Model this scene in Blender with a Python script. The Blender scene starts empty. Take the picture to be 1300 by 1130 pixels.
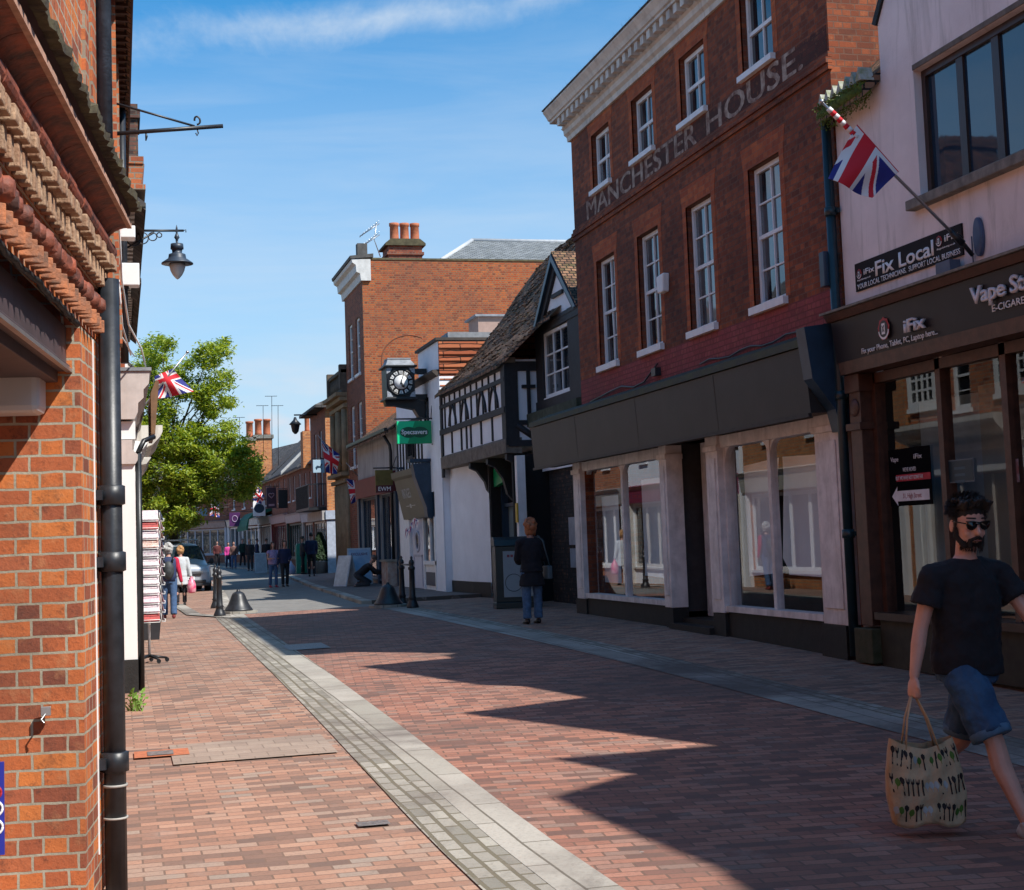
import bpy, bmesh, math, random
from mathutils import Vector, Matrix, Euler
random.seed(7)
S = bpy.context.scene
COL = S.collection
PI = math.pi

# ------------------------------------------------------------------ survey of the street (a 50 mm view)
CX, CY, FP, CZ = 650.0, 520.0, 1900.0, 1.65
YAW, PITCH, ROLL = math.radians(14.8679), math.radians(4.8627), -math.atan(0.0365)
_fw = Vector((math.sin(YAW)*math.cos(PITCH), math.cos(YAW)*math.cos(PITCH), math.sin(PITCH)))
_r0 = Vector((math.cos(YAW), -math.sin(YAW), 0)); _u0 = _r0.cross(_fw)
_r = math.cos(ROLL)*_r0 + math.sin(ROLL)*_u0
_u = -math.sin(ROLL)*_r0 + math.cos(ROLL)*_u0
def sight(px, py): return (px-CX)/FP*_r - (py-CY)/FP*_u + _fw
def onX(px, py, X):
    d = sight(px, py); t = X/d.x; return Vector((X, d.y*t, CZ+d.z*t))
def onY(px, py, Y):
    d = sight(px, py); t = Y/d.y; return Vector((d.x*t, Y, CZ+d.z*t))
PROF = [(-30, -.02), (8, -.02), (13, .06), (18, .12), (26, .17), (32, .19), (40, .14), (55, .05), (62, 0.02), (75, .06), (90, .18), (120, .40), (200, .8), (4000, .8)]
def gz(x, y):
    z = PROF[-1][1]
    for (a, p), (b, q) in zip(PROF, PROF[1:]):
        if y <= b:
            z = p+(q-p)*max(0, (y-a)/(b-a)); break
    return z + (.015*min(1, max(0, (y-8)/12))+.015*min(1, max(0, (y-36)/12)))*(max(-2, min(x, 12))-2.5)
def onG(px, py, up=0):
    d = sight(px, py); t = 2.0
    while t < 300:
        x, y, z = d.x*t, d.y*t, CZ+d.z*t
        if z <= gz(x, y)+up: break
        t += .02
    return Vector((x, y, gz(x, y)+up))
def onP(px, py): return onG(px, py, .088)     # on the raised right-hand pavement

# ------------------------------------------------------------------ mesh collector
class Frame:
    def __init__(s, o, u, n):
        s.o = Vector(o); s.u = Vector(u).normalized(); s.n = Vector(n).normalized()
    def __call__(s, u, w, v): return s.o + s.u*u + s.n*w + Vector((0, 0, v))
WORLD = Frame((0, 0, 0), (1, 0, 0), (0, 1, 0))
class MB:
    def __init__(s, fr=WORLD): s.v = []; s.f = []; s.m = []; s.fr = fr; s.mi = 0; s.sm = []; s.smooth = False
    def add(s, pts, faces, raw=False):
        b = len(s.v)
        s.v += [tuple(p) if raw else tuple(s.fr(*p)) for p in pts]
        for f in faces:
            s.f.append([b+i for i in f]); s.m.append(s.mi); s.sm.append(s.smooth)
    def box(s, u0, u1, w0, w1, v0, v1):
        p = [(u, w, v) for v in (v0, v1) for w in (w0, w1) for u in (u0, u1)]
        s.add(p, [(0, 2, 3, 1), (4, 5, 7, 6), (0, 1, 5, 4), (2, 6, 7, 3), (0, 4, 6, 2), (1, 3, 7, 5)])
    def quad(s, a, b, c, d): s.add([a, b, c, d], [(0, 1, 2, 3)])
    def prism(s, poly, fn, a, b):
        n = len(poly)
        s.add([fn(p, a) for p in poly]+[fn(p, b) for p in poly],
              [tuple(range(n))[::-1], tuple(range(n, 2*n))]+[(i, (i+1) % n, n+(i+1) % n, n+i) for i in range(n)])
    def prof_u(s, poly, u0, u1):   # poly of (w, v) swept along u
        s.prism(poly, lambda p, a: (a, p[0], p[1]), u0, u1)
    def prof_w(s, poly, w0, w1):   # poly of (u, v) swept along w
        s.prism(poly, lambda p, a: (p[0], a, p[1]), w0, w1)
    def prof_v(s, poly, v0, v1):
        s.prism(poly, lambda p, a: (p[0], p[1], a), v0, v1)
    def tube(s, pts, rad, n=8, raw=False, cap=True, flat=None):
        P = [Vector(p) if raw else s.fr(*p) for p in pts]
        R = rad if isinstance(rad, (list, tuple)) else [rad]*len(P)
        rings = []; up = None
        for i, p in enumerate(P):
            t = (P[min(i+1, len(P)-1)]-P[max(i-1, 0)])
            if t.length < 1e-9: t = Vector((0, 0, 1))
            t.normalize()
            if up is None:
                up = Vector((0, 0, 1)) if abs(t.z) < .9 else Vector((0, 1, 0))
            a = (up - t*up.dot(t)); a = a.normalized() if a.length > 1e-6 else t.orthogonal().normalized()
            b = t.cross(a); up = a
            r = R[i]; fa, fb = (r, r) if not isinstance(r, tuple) else r
            rings.append([p+a*math.cos(2*PI*k/n)*fa+b*math.sin(2*PI*k/n)*fb for k in range(n)])
        base = []; 
        for r in rings: base += r
        F = []
        for i in range(len(P)-1):
            for k in range(n):
                F.append((i*n+k, i*n+(k+1) % n, (i+1)*n+(k+1) % n, (i+1)*n+k))
        if cap: F += [tuple(range(n))[::-1], tuple(range((len(P)-1)*n, len(P)*n))]
        o = s.smooth; s.smooth = True; s.add(base, F, raw=True); s.smooth = o
        if cap: s.sm[-1] = s.sm[-2] = False
    def lathe(s, c, prof, n=20, axis=Vector((0, 0, 1)), raw=True):
        c = Vector(c); axis = Vector(axis).normalized(); a = axis.orthogonal().normalized(); b = axis.cross(a)
        pts = []; F = []
        for r, h in prof:
            for k in range(n):
                pts.append(c+axis*h+(a*math.cos(2*PI*k/n)+b*math.sin(2*PI*k/n))*max(r, 1e-4))
        for i in range(len(prof)-1):
            for k in range(n): F.append((i*n+k, i*n+(k+1) % n, (i+1)*n+(k+1) % n, (i+1)*n+k))
        F += [tuple(range(n))[::-1], tuple(range((len(prof)-1)*n, len(prof)*n))]
        o = s.smooth; s.smooth = True; s.add(pts, F, raw=True); s.smooth = o
    def ball(s, c, r, n=12, m=8, rot=None):
        c = Vector(c); r = r if isinstance(r, (tuple, list, Vector)) else (r, r, r)
        pts = []; F = []
        for i in range(m+1):
            th = PI*i/m
            for k in range(n):
                ph = 2*PI*k/n
                q = Vector((r[0]*math.sin(th)*math.cos(ph), r[1]*math.sin(th)*math.sin(ph), r[2]*math.cos(th)))
                if rot is not None: q = rot @ q
                pts.append(c+q)
        for i in range(m):
            for k in range(n): F.append((i*n+k, (i+1)*n+k, (i+1)*n+(k+1) % n, i*n+(k+1) % n))
        o = s.smooth; s.smooth = True; s.add(pts, F, raw=True); s.smooth = o
    def build(s, name, mats, parent=None, bevel=0, merge=True):
        if not isinstance(mats, (list, tuple)): mats = [mats]
        me = bpy.data.meshes.new(name); me.from_pydata(s.v, [], s.f)
        for m in mats: me.materials.append(m)
        me.polygons.foreach_set('material_index', s.m); me.polygons.foreach_set('use_smooth', s.sm)
        bm = bmesh.new(); bm.from_mesh(me)
        if merge: bmesh.ops.remove_doubles(bm, verts=bm.verts, dist=1e-5)
        bmesh.ops.recalc_face_normals(bm, faces=bm.faces)
        bm.to_mesh(me); bm.free(); me.update()
        o = bpy.data.objects.new(name, me); COL.objects.link(o)
        if parent is not None: adopt(o, parent)
        if bevel:
            md = o.modifiers.new('b', 'BEVEL'); md.width = bevel; md.segments = 2; md.limit_method = 'ANGLE'; md.angle_limit = math.radians(40)
        return o
def world_mat(o):
    m = Matrix.Translation(o.location) @ o.rotation_euler.to_matrix().to_4x4()
    return m
def adopt(o, p):
    o.parent = p
    root = p
    # roots carry only a location, parts of parts sit at the identity of their part
    if p.parent is None and p.type == 'EMPTY': o.matrix_parent_inverse = world_mat(p).inverted()
    return o
def thing(name, label, cat, loc=(0, 0, 0), group=None, kind=None):
    o = bpy.data.objects.new(name, None); COL.objects.link(o); o.location = loc; o.empty_display_size = .2
    o['label'] = label; o['category'] = cat
    if group: o['group'] = group
    if kind: o['kind'] = kind
    return o
def tag(o, label, cat, group=None, kind=None):
    o['label'] = label; o['category'] = cat
    if group: o['group'] = group
    if kind: o['kind'] = kind
    return o
def struct(o, cat=None):
    o['kind'] = 'structure'; return o
def dup(root, loc, rz=0, label=None, group=None):
    r = root.copy(); COL.objects.link(r); r.location = loc; r.rotation_euler = (0, 0, rz)
    if label: r['label'] = label
    if group: r['group'] = group
    for ch in [c for c in bpy.data.objects if c.parent == root]:
        c = ch.copy(); COL.objects.link(c); c.parent = r; c.matrix_parent_inverse = ch.matrix_parent_inverse.copy()
        for g in [q for q in bpy.data.objects if q.parent == ch]:
            d = g.copy(); COL.objects.link(d); d.parent = c; d.matrix_parent_inverse = g.matrix_parent_inverse.copy()
    return r

# ------------------------------------------------------------------ materials
def new_mat(name):
    m = bpy.data.materials.new(name); m.use_nodes = True; nt = m.node_tree
    return m, nt, nt.nodes['Principled BSDF']
def N(nt, t, **k):
    n = nt.nodes.new(t)
    for a, b in k.items():
        if a.startswith('i_'): n.inputs[a[2:].replace('_', ' ')].default_value = b
        else: setattr(n, a, b)
    return n
def L(nt, a, b): nt.links.new(a, b)
def ramp(nt, stops, fac=None, interp='LINEAR'):
    r = N(nt, 'ShaderNodeValToRGB'); e = r.color_ramp.elements; r.color_ramp.interpolation = interp
    while len(e) < len(stops): e.new(.5)
    for q, (p, c) in zip(e, stops): q.position = p; q.color = (*c, 1) if len(c) == 3 else c
    if fac is not None: L(nt, fac, r.inputs['Fac'])
    return r
def mix(nt, a, b, fac, mode='MIX'):
    m = N(nt, 'ShaderNodeMix', data_type='RGBA', blend_type=mode)
    for sock, val in ((m.inputs[6], a), (m.inputs[7], b), (m.inputs[0], fac)):
        if hasattr(val, 'links'): L(nt, val, sock)
        elif isinstance(val, (int, float)): sock.default_value = val
        else: sock.default_value = (*val, 1)
    return m.outputs[2]
def noise(nt, scale, detail=4, rough=.55, vec=None, dist=0):
    n = N(nt, 'ShaderNodeTexNoise'); n.inputs['Scale'].default_value = scale; n.inputs['Detail'].default_value = detail
    n.inputs['Roughness'].default_value = rough; n.inputs['Distortion'].default_value = dist
    if vec is None:
        vec = N(nt, 'ShaderNodeTexCoord').outputs['Object']
    L(nt, vec, n.inputs['Vector']); return n.outputs['Fac']
def math_n(nt, op, a, b=None, clamp=False):
    n = N(nt, 'ShaderNodeMath', operation=op, use_clamp=clamp)
    for i, v in enumerate((a, b)):
        if v is None: continue
        if hasattr(v, 'links'): L(nt, v, n.inputs[i])
        else: n.inputs[i].default_value = v
    return n.outputs[0]
def bump(nt, bs, h, strength=.4, dist=.01, normal=None):
    b = N(nt, 'ShaderNodeBump'); b.inputs['Strength'].default_value = strength; b.inputs['Distance'].default_value = dist
    L(nt, h, b.inputs['Height'])
    if normal is not None: L(nt, normal, b.inputs['Normal'])
    L(nt, b.outputs[0], bs.inputs['Normal']); return b.outputs[0]
def scaled(nt, sx, sy, sz):
    tc = N(nt, 'ShaderNodeTexCoord'); mp = N(nt, 'ShaderNodeMapping'); mp.inputs['Scale'].default_value = (sx, sy, sz)
    L(nt, tc.outputs['Object'], mp.inputs['Vector']); return mp.outputs[0]
def M(name, col, rough=.6, metal=0, var=.25, scale=6, bmp=.0, col2=None, spec=.5, streak=0, dirt=None, bscale=None):
    m, nt, bs = new_mat(name)
    col2 = col2 or tuple(c*(1-var) for c in col)
    f = noise(nt, scale, 6, .6)
    c = ramp(nt, [(.35, col2), (.65, col)], f).outputs[0]
    if streak:
        f2 = noise(nt, 1, 6, .65, scaled(nt, 3.4, 3.4, .55), 1.2)
        c = mix(nt, c, dirt or tuple(x*.4 for x in col), math_n(nt, 'MULTIPLY', ramp(nt, [(.5, (0, 0, 0)), (.72, (1, 1, 1))], f2).outputs[0], streak))
    L(nt, c, bs.inputs['Base Color']); bs.inputs['Roughness'].default_value = rough
    bs.inputs['Metallic'].default_value = metal; bs.inputs['Specular IOR Level'].default_value = spec
    if bmp: bump(nt, bs, noise(nt, bscale or scale*6, 4), bmp, .01)
    return m
def wall_uv(nt):
    """vector (run along the wall, height) for any upright face"""
    tc = N(nt, 'ShaderNodeTexCoord'); ge = N(nt, 'ShaderNodeNewGeometry')
    cr = N(nt, 'ShaderNodeVectorMath', operation='CROSS_PRODUCT'); cr.inputs[1].default_value = (0, 0, 1)
    L(nt, ge.outputs['True Normal'], cr.inputs[0])
    nr = N(nt, 'ShaderNodeVectorMath', operation='NORMALIZE'); L(nt, cr.outputs[0], nr.inputs[0])
    dt = N(nt, 'ShaderNodeVectorMath', operation='DOT_PRODUCT'); L(nt, nr.outputs[0], dt.inputs[0]); L(nt, tc.outputs['Object'], dt.inputs[1])
    sp = N(nt, 'ShaderNodeSeparateXYZ'); L(nt, tc.outputs['Object'], sp.inputs[0])
    cb = N(nt, 'ShaderNodeCombineXYZ'); L(nt, dt.outputs['Value'], cb.inputs[0]); L(nt, sp.outputs[2], cb.inputs[1])
    return cb.outputs[0]
def brick_tex(nt, vec, bw=.225, rh=.075, ms=.009, off=.5, sq=1.0, sqf=2):
    b = N(nt, 'ShaderNodeTexBrick'); b.offset = off; b.squash = sq; b.squash_frequency = sqf
    b.inputs['Scale'].default_value = 1; b.inputs['Brick Width'].default_value = bw; b.inputs['Row Height'].default_value = rh
    b.inputs['Mortar Size'].default_value = ms; b.inputs['Mortar Smooth'].default_value = .08; b.inputs['Bias'].default_value = 0
    b.inputs['Color1'].default_value = (0, 0, 0, 1); b.inputs['Color2'].default_value = (1, 1, 1, 1); b.inputs['Mortar'].default_value = (.5, .5, .5, 1)
    L(nt, vec, b.inputs['Vector']); return b
def brick(name, stops, mortar, bw=.225, rh=.075, ms=.009, sq=.5, bmp=.5, grime=(.05, .035, .03), gr=.4, rough=.85, wob=.004, gs=.8, warm=(.5, .2, .08), soot=.35):
    m, nt, bs = new_mat(name); vec = wall_uv(nt)
    if wob:
        nn = N(nt, 'ShaderNodeTexNoise'); nn.inputs['Scale'].default_value = 9; nn.inputs['Detail'].default_value = 3; L(nt, vec, nn.inputs['Vector'])
        sb = N(nt, 'ShaderNodeVectorMath', operation='SUBTRACT'); L(nt, nn.outputs['Color'], sb.inputs[0]); sb.inputs[1].default_value = (.5, .5, .5)
        sc = N(nt, 'ShaderNodeVectorMath', operation='SCALE'); L(nt, sb.outputs[0], sc.inputs[0]); sc.inputs['Scale'].default_value = wob*4
        ad = N(nt, 'ShaderNodeVectorMath', operation='ADD'); L(nt, vec, ad.inputs[0]); L(nt, sc.outputs[0], ad.inputs[1]); vec = ad.outputs[0]
    b = brick_tex(nt, vec, bw, rh, ms, .5, sq)
    c = ramp(nt, stops, b.outputs['Color']).outputs[0]
    fine = noise(nt, 60, 6, .7)
    c = mix(nt, c, (.05, .03, .03), ramp(nt, [(.52, (0, 0, 0)), (.8, (.55, .55, .55))], fine).outputs[0])
    md = noise(nt, 11, 5, .65)
    c = mix(nt, c, warm, ramp(nt, [(.55, (0, 0, 0)), (.8, (.6, .6, .6))], md).outputs[0])
    c = mix(nt, c, (.07, .035, .028), math_n(nt, 'MULTIPLY', ramp(nt, [(.52, (0, 0, 0)), (.66, (1, 1, 1))], noise(nt, 7.5, 7, .75)).outputs[0], soot))
    mo = mix(nt, mortar, tuple(x*.55 for x in mortar), noise(nt, 14, 4))
    c = mix(nt, c, mo, b.outputs['Fac'])
    big = noise(nt, gs, 6, .62)
    c = mix(nt, c, grime, math_n(nt, 'MULTIPLY', ramp(nt, [(.45, (0, 0, 0)), (.7, (1, 1, 1))], big).outputs[0], gr))
    L(nt, c, bs.inputs['Base Color']); bs.inputs['Roughness'].default_value = rough; bs.inputs['Specular IOR Level'].default_value = .25
    inv = math_n(nt, 'SUBTRACT', 1.0, b.outputs['Fac'])
    h = math_n(nt, 'ADD', math_n(nt, 'MULTIPLY', inv, 1.0), math_n(nt, 'MULTIPLY', fine, .45))
    h = math_n(nt, 'ADD', h, math_n(nt, 'MULTIPLY', md, .5))
    bump(nt, bs, h, bmp, .008)
    return m
def tiles(name, c1, c2, bw=.17, rh=.11, moss=.4, mosscol=(.10, .13, .03), rough=.85):
    """roof tiles: rows run along the ridge (position dotted with the level direction of the slope) """
    m, nt, bs = new_mat(name)
    tc = N(nt, 'ShaderNodeTexCoord'); ge = N(nt, 'ShaderNodeNewGeometry')
    cr = N(nt, 'ShaderNodeVectorMath', operation='CROSS_PRODUCT'); cr.inputs[1].default_value = (0, 0, 1); L(nt, ge.outputs['True Normal'], cr.inputs[0])
    nr = N(nt, 'ShaderNodeVectorMath', operation='NORMALIZE'); L(nt, cr.outputs[0], nr.inputs[0])
    c2n = N(nt, 'ShaderNodeVectorMath', operation='CROSS_PRODUCT'); L(nt, nr.outputs[0], c2n.inputs[0]); L(nt, ge.outputs['True Normal'], c2n.inputs[1])
    d1 = N(nt, 'ShaderNodeVectorMath', operation='DOT_PRODUCT'); L(nt, nr.outputs[0], d1.inputs[0]); L(nt, tc.outputs['Object'], d1.inputs[1])
    d2 = N(nt, 'ShaderNodeVectorMath', operation='DOT_PRODUCT'); L(nt, c2n.outputs[0], d2.inputs[0]); L(nt, tc.outputs['Object'], d2.inputs[1])
    nz = N(nt, 'ShaderNodeTexNoise'); nz.inputs['Scale'].default_value = 2; L(nt, tc.outputs['Object'], nz.inputs['Vector'])
    w = math_n(nt, 'MULTIPLY', math_n(nt, 'SUBTRACT', nz.outputs['Fac'], .5), .12)
    cb = N(nt, 'ShaderNodeCombineXYZ'); L(nt, d1.outputs['Value'], cb.inputs[0]); L(nt, math_n(nt, 'ADD', d2.outputs['Value'], w), cb.inputs[1])
    b = brick_tex(nt, cb.outputs[0], bw, rh, .012)
    c = ramp(nt, [(0, c1), (1, c2)], b.outputs['Color']).outputs[0]
    c = mix(nt, c, mosscol, math_n(nt, 'MULTIPLY', ramp(nt, [(.5, (0, 0, 0)), (.66, (1, 1, 1))], noise(nt, 5, 6, .7)).outputs[0], moss))
    c = mix(nt, c, (.33, .31, .26), math_n(nt, 'MULTIPLY', ramp(nt, [(.62, (0, 0, 0)), (.7, (1, 1, 1))], noise(nt, 19, 4, .7)).outputs[0], .3))
    c = mix(nt, c, (.012, .011, .01), b.outputs['Fac'])
    L(nt, c, bs.inputs['Base Color']); bs.inputs['Roughness'].default_value = rough; bs.inputs['Specular IOR Level'].default_value = .3
    bump(nt, bs, math_n(nt, 'SUBTRACT', 1.0, b.outputs['Fac']), .9, .02)
    return m
def paving(name, stops, mortar, bw, rh, ms, ang=0, gr=.35, bmp=.35, off=.5, wv=.10):
    m, nt, bs = new_mat(name)
    tc = N(nt, 'ShaderNodeTexCoord'); mp = N(nt, 'ShaderNodeMapping'); mp.inputs['Rotation'].default_value = (0, 0, ang)
    L(nt, tc.outputs['Object'], mp.inputs['Vector'])
    sx = N(nt, 'ShaderNodeSeparateXYZ'); L(nt, mp.outputs[0], sx.inputs[0]); cb = N(nt, 'ShaderNodeCombineXYZ'); L(nt, sx.outputs[0], cb.inputs[0])
    wob = math_n(nt, 'MULTIPLY', math_n(nt, 'SUBTRACT', noise(nt, .7, 2), .5), wv)
    L(nt, math_n(nt, 'ADD', sx.outputs[1], wob), cb.inputs[1])
    b = brick_tex(nt, cb.outputs[0], bw, rh, ms, off)
    c = ramp(nt, stops, b.outputs['Color']).outputs[0]
    fine = noise(nt, 45, 5, .7)
    c = mix(nt, c, tuple(x*.5 for x in stops[0][1]), ramp(nt, [(.5, (0, 0, 0)), (.8, (.6, .6, .6))], fine).outputs[0])
    c = mix(nt, c, mortar, math_n(nt, 'MULTIPLY', b.outputs['Fac'], .8))
    c = mix(nt, c, (.13, .105, .09), math_n(nt, 'MULTIPLY', ramp(nt, [(.45, (0, 0, 0)), (.72, (1, 1, 1))], noise(nt, .45, 7, .65)).outputs[0], gr))
    c = mix(nt, c, (.36, .30, .26), math_n(nt, 'MULTIPLY', ramp(nt, [(.57, (0, 0, 0)), (.72, (1, 1, 1))], noise(nt, 1.7, 7, .7)).outputs[0], .4))
    vo = N(nt, 'ShaderNodeTexVoronoi'); vo.inputs['Scale'].default_value = 1.6; L(nt, tc.outputs['Object'], vo.inputs['Vector'])
    c = mix(nt, c, (.07, .06, .055), ramp(nt, [(.045, (.75, .75, .75)), (.06, (0, 0, 0))], vo.outputs['Distance']).outputs[0])
    vo2 = N(nt, 'ShaderNodeTexVoronoi'); vo2.inputs['Scale'].default_value = 2.7; L(nt, tc.outputs['Object'], vo2.inputs['Vector'])
    c = mix(nt, c, (.46, .43, .40), ramp(nt, [(.028, (.6, .6, .6)), (.04, (0, 0, 0))], vo2.outputs['Distance']).outputs[0])
    c = mix(nt, c, (.10, .08, .07), math_n(nt, 'MULTIPLY', ramp(nt, [(.5, (0, 0, 0)), (.62, (1, 1, 1))], noise(nt, .22, 8, .72, None, .8)).outputs[0], gr*1.1))
    L(nt, c, bs.inputs['Base Color']); bs.inputs['Roughness'].default_value = .8; bs.inputs['Specular IOR Level'].default_value = .3
    h = math_n(nt, 'ADD', math_n(nt, 'SUBTRACT', 1.0, b.outputs['Fac']), math_n(nt, 'MULTIPLY', fine, .5))
    h = math_n(nt, 'ADD', h, math_n(nt, 'MULTIPLY', b.outputs['Color'], .35))
    bump(nt, bs, h, bmp, .006)
    return m
def glass(name, tint=(.8, .88, .9), refl=1.0, wav=.02):
    m, nt, bs = new_mat(name); nt.nodes.remove(bs); out = nt.nodes['Material Output']
    tr = N(nt, 'ShaderNodeBsdfTransparent'); tr.inputs[0].default_value = (*tint, 1)
    gl = N(nt, 'ShaderNodeBsdfGlossy'); gl.inputs['Roughness'].default_value = .01; gl.inputs['Color'].default_value = (.95, .97, 1, 1)
    ge = N(nt, 'ShaderNodeNewGeometry'); dp = N(nt, 'ShaderNodeVectorMath', operation='DOT_PRODUCT'); L(nt, ge.outputs['Incoming'], dp.inputs[0]); L(nt, ge.outputs['True Normal'], dp.inputs[1])
    oc = math_n(nt, 'SUBTRACT', 1.0, math_n(nt, 'ABSOLUTE', dp.outputs['Value']))
    fres = math_n(nt, 'ADD', .05, math_n(nt, 'MULTIPLY', math_n(nt, 'POWER', oc, 4.4), .95))   # both faces of the pane, either side
    b = N(nt, 'ShaderNodeBump'); b.inputs['Strength'].default_value = wav; b.inputs['Distance'].default_value = .05
    L(nt, noise(nt, 1.1, 2), b.inputs['Height']); L(nt, b.outputs[0], gl.inputs['Normal'])
    ms = N(nt, 'ShaderNodeMixShader'); L(nt, math_n(nt, 'MULTIPLY', fres, refl, True), ms.inputs[0]); L(nt, tr.outputs[0], ms.inputs[1]); L(nt, gl.outputs[0], ms.inputs[2])
    L(nt, ms.outputs[0], out.inputs[0]); return m
def dark_glass(name, col=(.012, .016, .02), wav=.05, ws=2.0, curtain=None):
    m, nt, bs = new_mat(name)
    if curtain:
        f = noise(nt, 1, 2, .5, scaled(nt, 1.3, 1.3, .5))
        c = ramp(nt, [(.5, col), (.56, curtain)], f).outputs[0]; L(nt, c, bs.inputs['Base Color'])
    else: bs.inputs['Base Color'].default_value = (*col, 1)
    bs.inputs['Roughness'].default_value = .03; bs.inputs['IOR'].default_value = 1.75
    bs.inputs['Specular IOR Level'].default_value = .6
    bump(nt, bs, noise(nt, ws, 2), wav, .05); return m

BR_NEAR = brick('brick_orange_old', [(0, (.22, .07, .045)), (.2, (.38, .105, .05)), (.5, (.54, .145, .05)), (.8, (.66, .205, .055)), (1, (.42, .12, .06))], (.52, .46, .35), ms=.006, bw=.20, bmp=.9, gr=.35, gs=1.6, wob=.0035, sq=.55, warm=(.56, .27, .13), soot=.45)
BR_LEFT = brick('brick_orange_upper', [(0, (.26, .06, .03)), (.5, (.5, .13, .05)), (1, (.62, .2, .07))], (.40, .33, .25), bmp=.5)
BR_MH = brick('brick_dark_red', [(0, (.15, .044, .024)), (.3, (.21, .055, .025)), (.65, (.28, .07, .028)), (1, (.35, .095, .038))], (.22, .11, .075), ms=.007, gr=.6, gs=.55, grime=(.025, .018, .018))
BR_RUB = brick('brick_rubbed_orange', [(0, (.34, .075, .03)), (.5, (.44, .10, .035)), (1, (.52, .135, .045))], (.32, .16, .10), ms=.004, gr=.35, gs=1.5)
BR_TALL = brick('brick_orange_tall', [(0, (.18, .04, .02)), (.4, (.38, .075, .022)), (.75, (.46, .115, .03)), (1, (.28, .07, .035))], (.30, .17, .09), ms=.012, gr=.4, gs=.35, grime=(.13, .06, .045))
BR_ROW = brick('brick_terrace', [(0, (.16, .045, .03)), (.5, (.26, .065, .035)), (1, (.34, .10, .05))], (.26, .18, .13), gr=.3)
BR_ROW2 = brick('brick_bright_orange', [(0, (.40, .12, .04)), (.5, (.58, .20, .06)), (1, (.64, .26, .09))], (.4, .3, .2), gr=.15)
PINKBAND = M('old_pink_masonry_paint', (.36, .085, .085), .75, var=.35, scale=2.5, bmp=.4, bscale=14, streak=.5, dirt=(.12, .05, .045))
RENDER_PINK = M('pale_pink_render', (.86, .77, .75), .9, var=.16, scale=1.1, bmp=.3, bscale=30, streak=.6, dirt=(.36, .33, .29))
WHITE = M('white_paint', (.86, .86, .86), .5, var=.10, scale=5, streak=.2, dirt=(.4, .38, .34))
WHITE_WALL = M('white_render', (.86, .88, .92), .85, var=.10, scale=1.6, bmp=.25, bscale=24)
WHITE_SUN = M('white_gloss_pilaster', (.84, .84, .82), .45, var=.05, scale=3, streak=.08, dirt=(.5, .48, .44))
CREAM = M('weathered_cream_paint', (.70, .65, .58), .6, var=.22, scale=4, streak=.5, dirt=(.22, .17, .14), bmp=.2)
SHOPGREY = M('worn_pinkish_grey_shopfront_paint', (.84, .79, .77), .6, var=.25, scale=5, streak=.45, dirt=(.30, .24, .21), bmp=.2)
BLACK = M('black_paint', (.012, .013, .016), .4, var=.4, scale=9, bmp=.1)
BLACK_ROUGH = M('tarred_black_plinth', (.015, .014, .013), .7, var=.5, scale=8, bmp=.4)
TIMBER = M('black_timber', (.018, .018, .022), .65, var=.5, scale=9, bmp=.4)
TIMBER_GREY = M('weathered_oak', (.20, .165, .13), .85, var=.45, scale=7, bmp=.5, streak=.4)
FASCIA = M('dark_brown_grey_fascia', (.024, .022, .022), .55, var=.35, scale=2, streak=.55, dirt=(.02, .018, .018), bmp=.1)
NAVY = M('dark_blue_gloss_paint', (.02, .05, .09), .4, var=.3, scale=6)
BROWN = M('stained_brown_joinery', (.10, .042, .026), .45, var=.45, scale=8, bmp=.15)
BROWN_D = M('dark_brown_upvc', (.050, .024, .017), .4, var=.3, scale=8)
BROWN_N = M('near_fascia_aubergine', (.085, .058, .062), .55, var=.25, scale=3, streak=.5, dirt=(.04, .03, .03), bmp=.15)
IRON = M('cast_iron_black_paint', (.022, .025, .032), .42, var=.5, scale=14, bmp=.07, bscale=45)
PIPE_BLUE = M('grey_blue_painted_pipe', (.085, .11, .15), .4, var=.45, scale=10, bmp=.2, bscale=50)
PIPE_TEAL = M('teal_black_pipe', (.012, .035, .045), .35, var=.3, scale=8)
LEAD = M('lead_flashing', (.28, .29, .31), .6, var=.35, scale=6, bmp=.3)
STONE = M('sandstone', (.36, .25, .145), .9, var=.35, scale=3, bmp=.4, streak=.45, dirt=(.13, .09, .06))
STONE_G = M('mossy_stone_sill', (.25, .235, .20), .9, var=.45, scale=8, bmp=.5)
SLATE = tiles('slate_roof', (.13, .14, .145), (.24, .25, .255), .25, .2, .35, (.22, .22, .17))
SLATE_D = tiles('dark_slate_roof', (.055, .05, .05), (.14, .125, .12), .25, .2, .35, (.14, .13, .07))
TILE_T = tiles('old_clay_tiles', (.085, .048, .03), (.32, .17, .10), .14, .095, .45)
TILE_R = tiles('red_tile_hanging', (.38, .10, .045), (.55, .18, .08), .9, .17, .1)
TERRA = M('terracotta', (.50, .15, .065), .75, var=.35, scale=9, bmp=.2)
CHIMB = BR_TALL
TERRA_D = M('soot_stained_moulded_terracotta', (.34, .085, .042), .7, scale=9, bmp=.7, bscale=36, col2=(.075, .032, .025), streak=.6, dirt=(.05, .03, .025))
CORBEL_O = M('weathered_orange_corbel', (.50, .17, .07), .85, scale=15, bmp=.8, bscale=45, col2=(.17, .085, .055), streak=.5, dirt=(.08, .055, .04))
CORBEL = M('pale_weathered_corbel_brick', (.50, .33, .21), .85, var=.5, scale=13, bmp=.8, bscale=50, col2=(.26, .13, .075), streak=.5, dirt=(.09, .065, .045))
MOSSY = M('mossy_ledge', (.10, .085, .045), .95, scale=11, bmp=.9, bscale=30, col2=(.03, .022, .018))
MOSS = M('bright_moss', (.14, .20, .03), .95, var=.6, scale=20, bmp=.8)
GLASS = glass('shop_glass', (.92, .96, .98), 1.0, .006)
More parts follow.
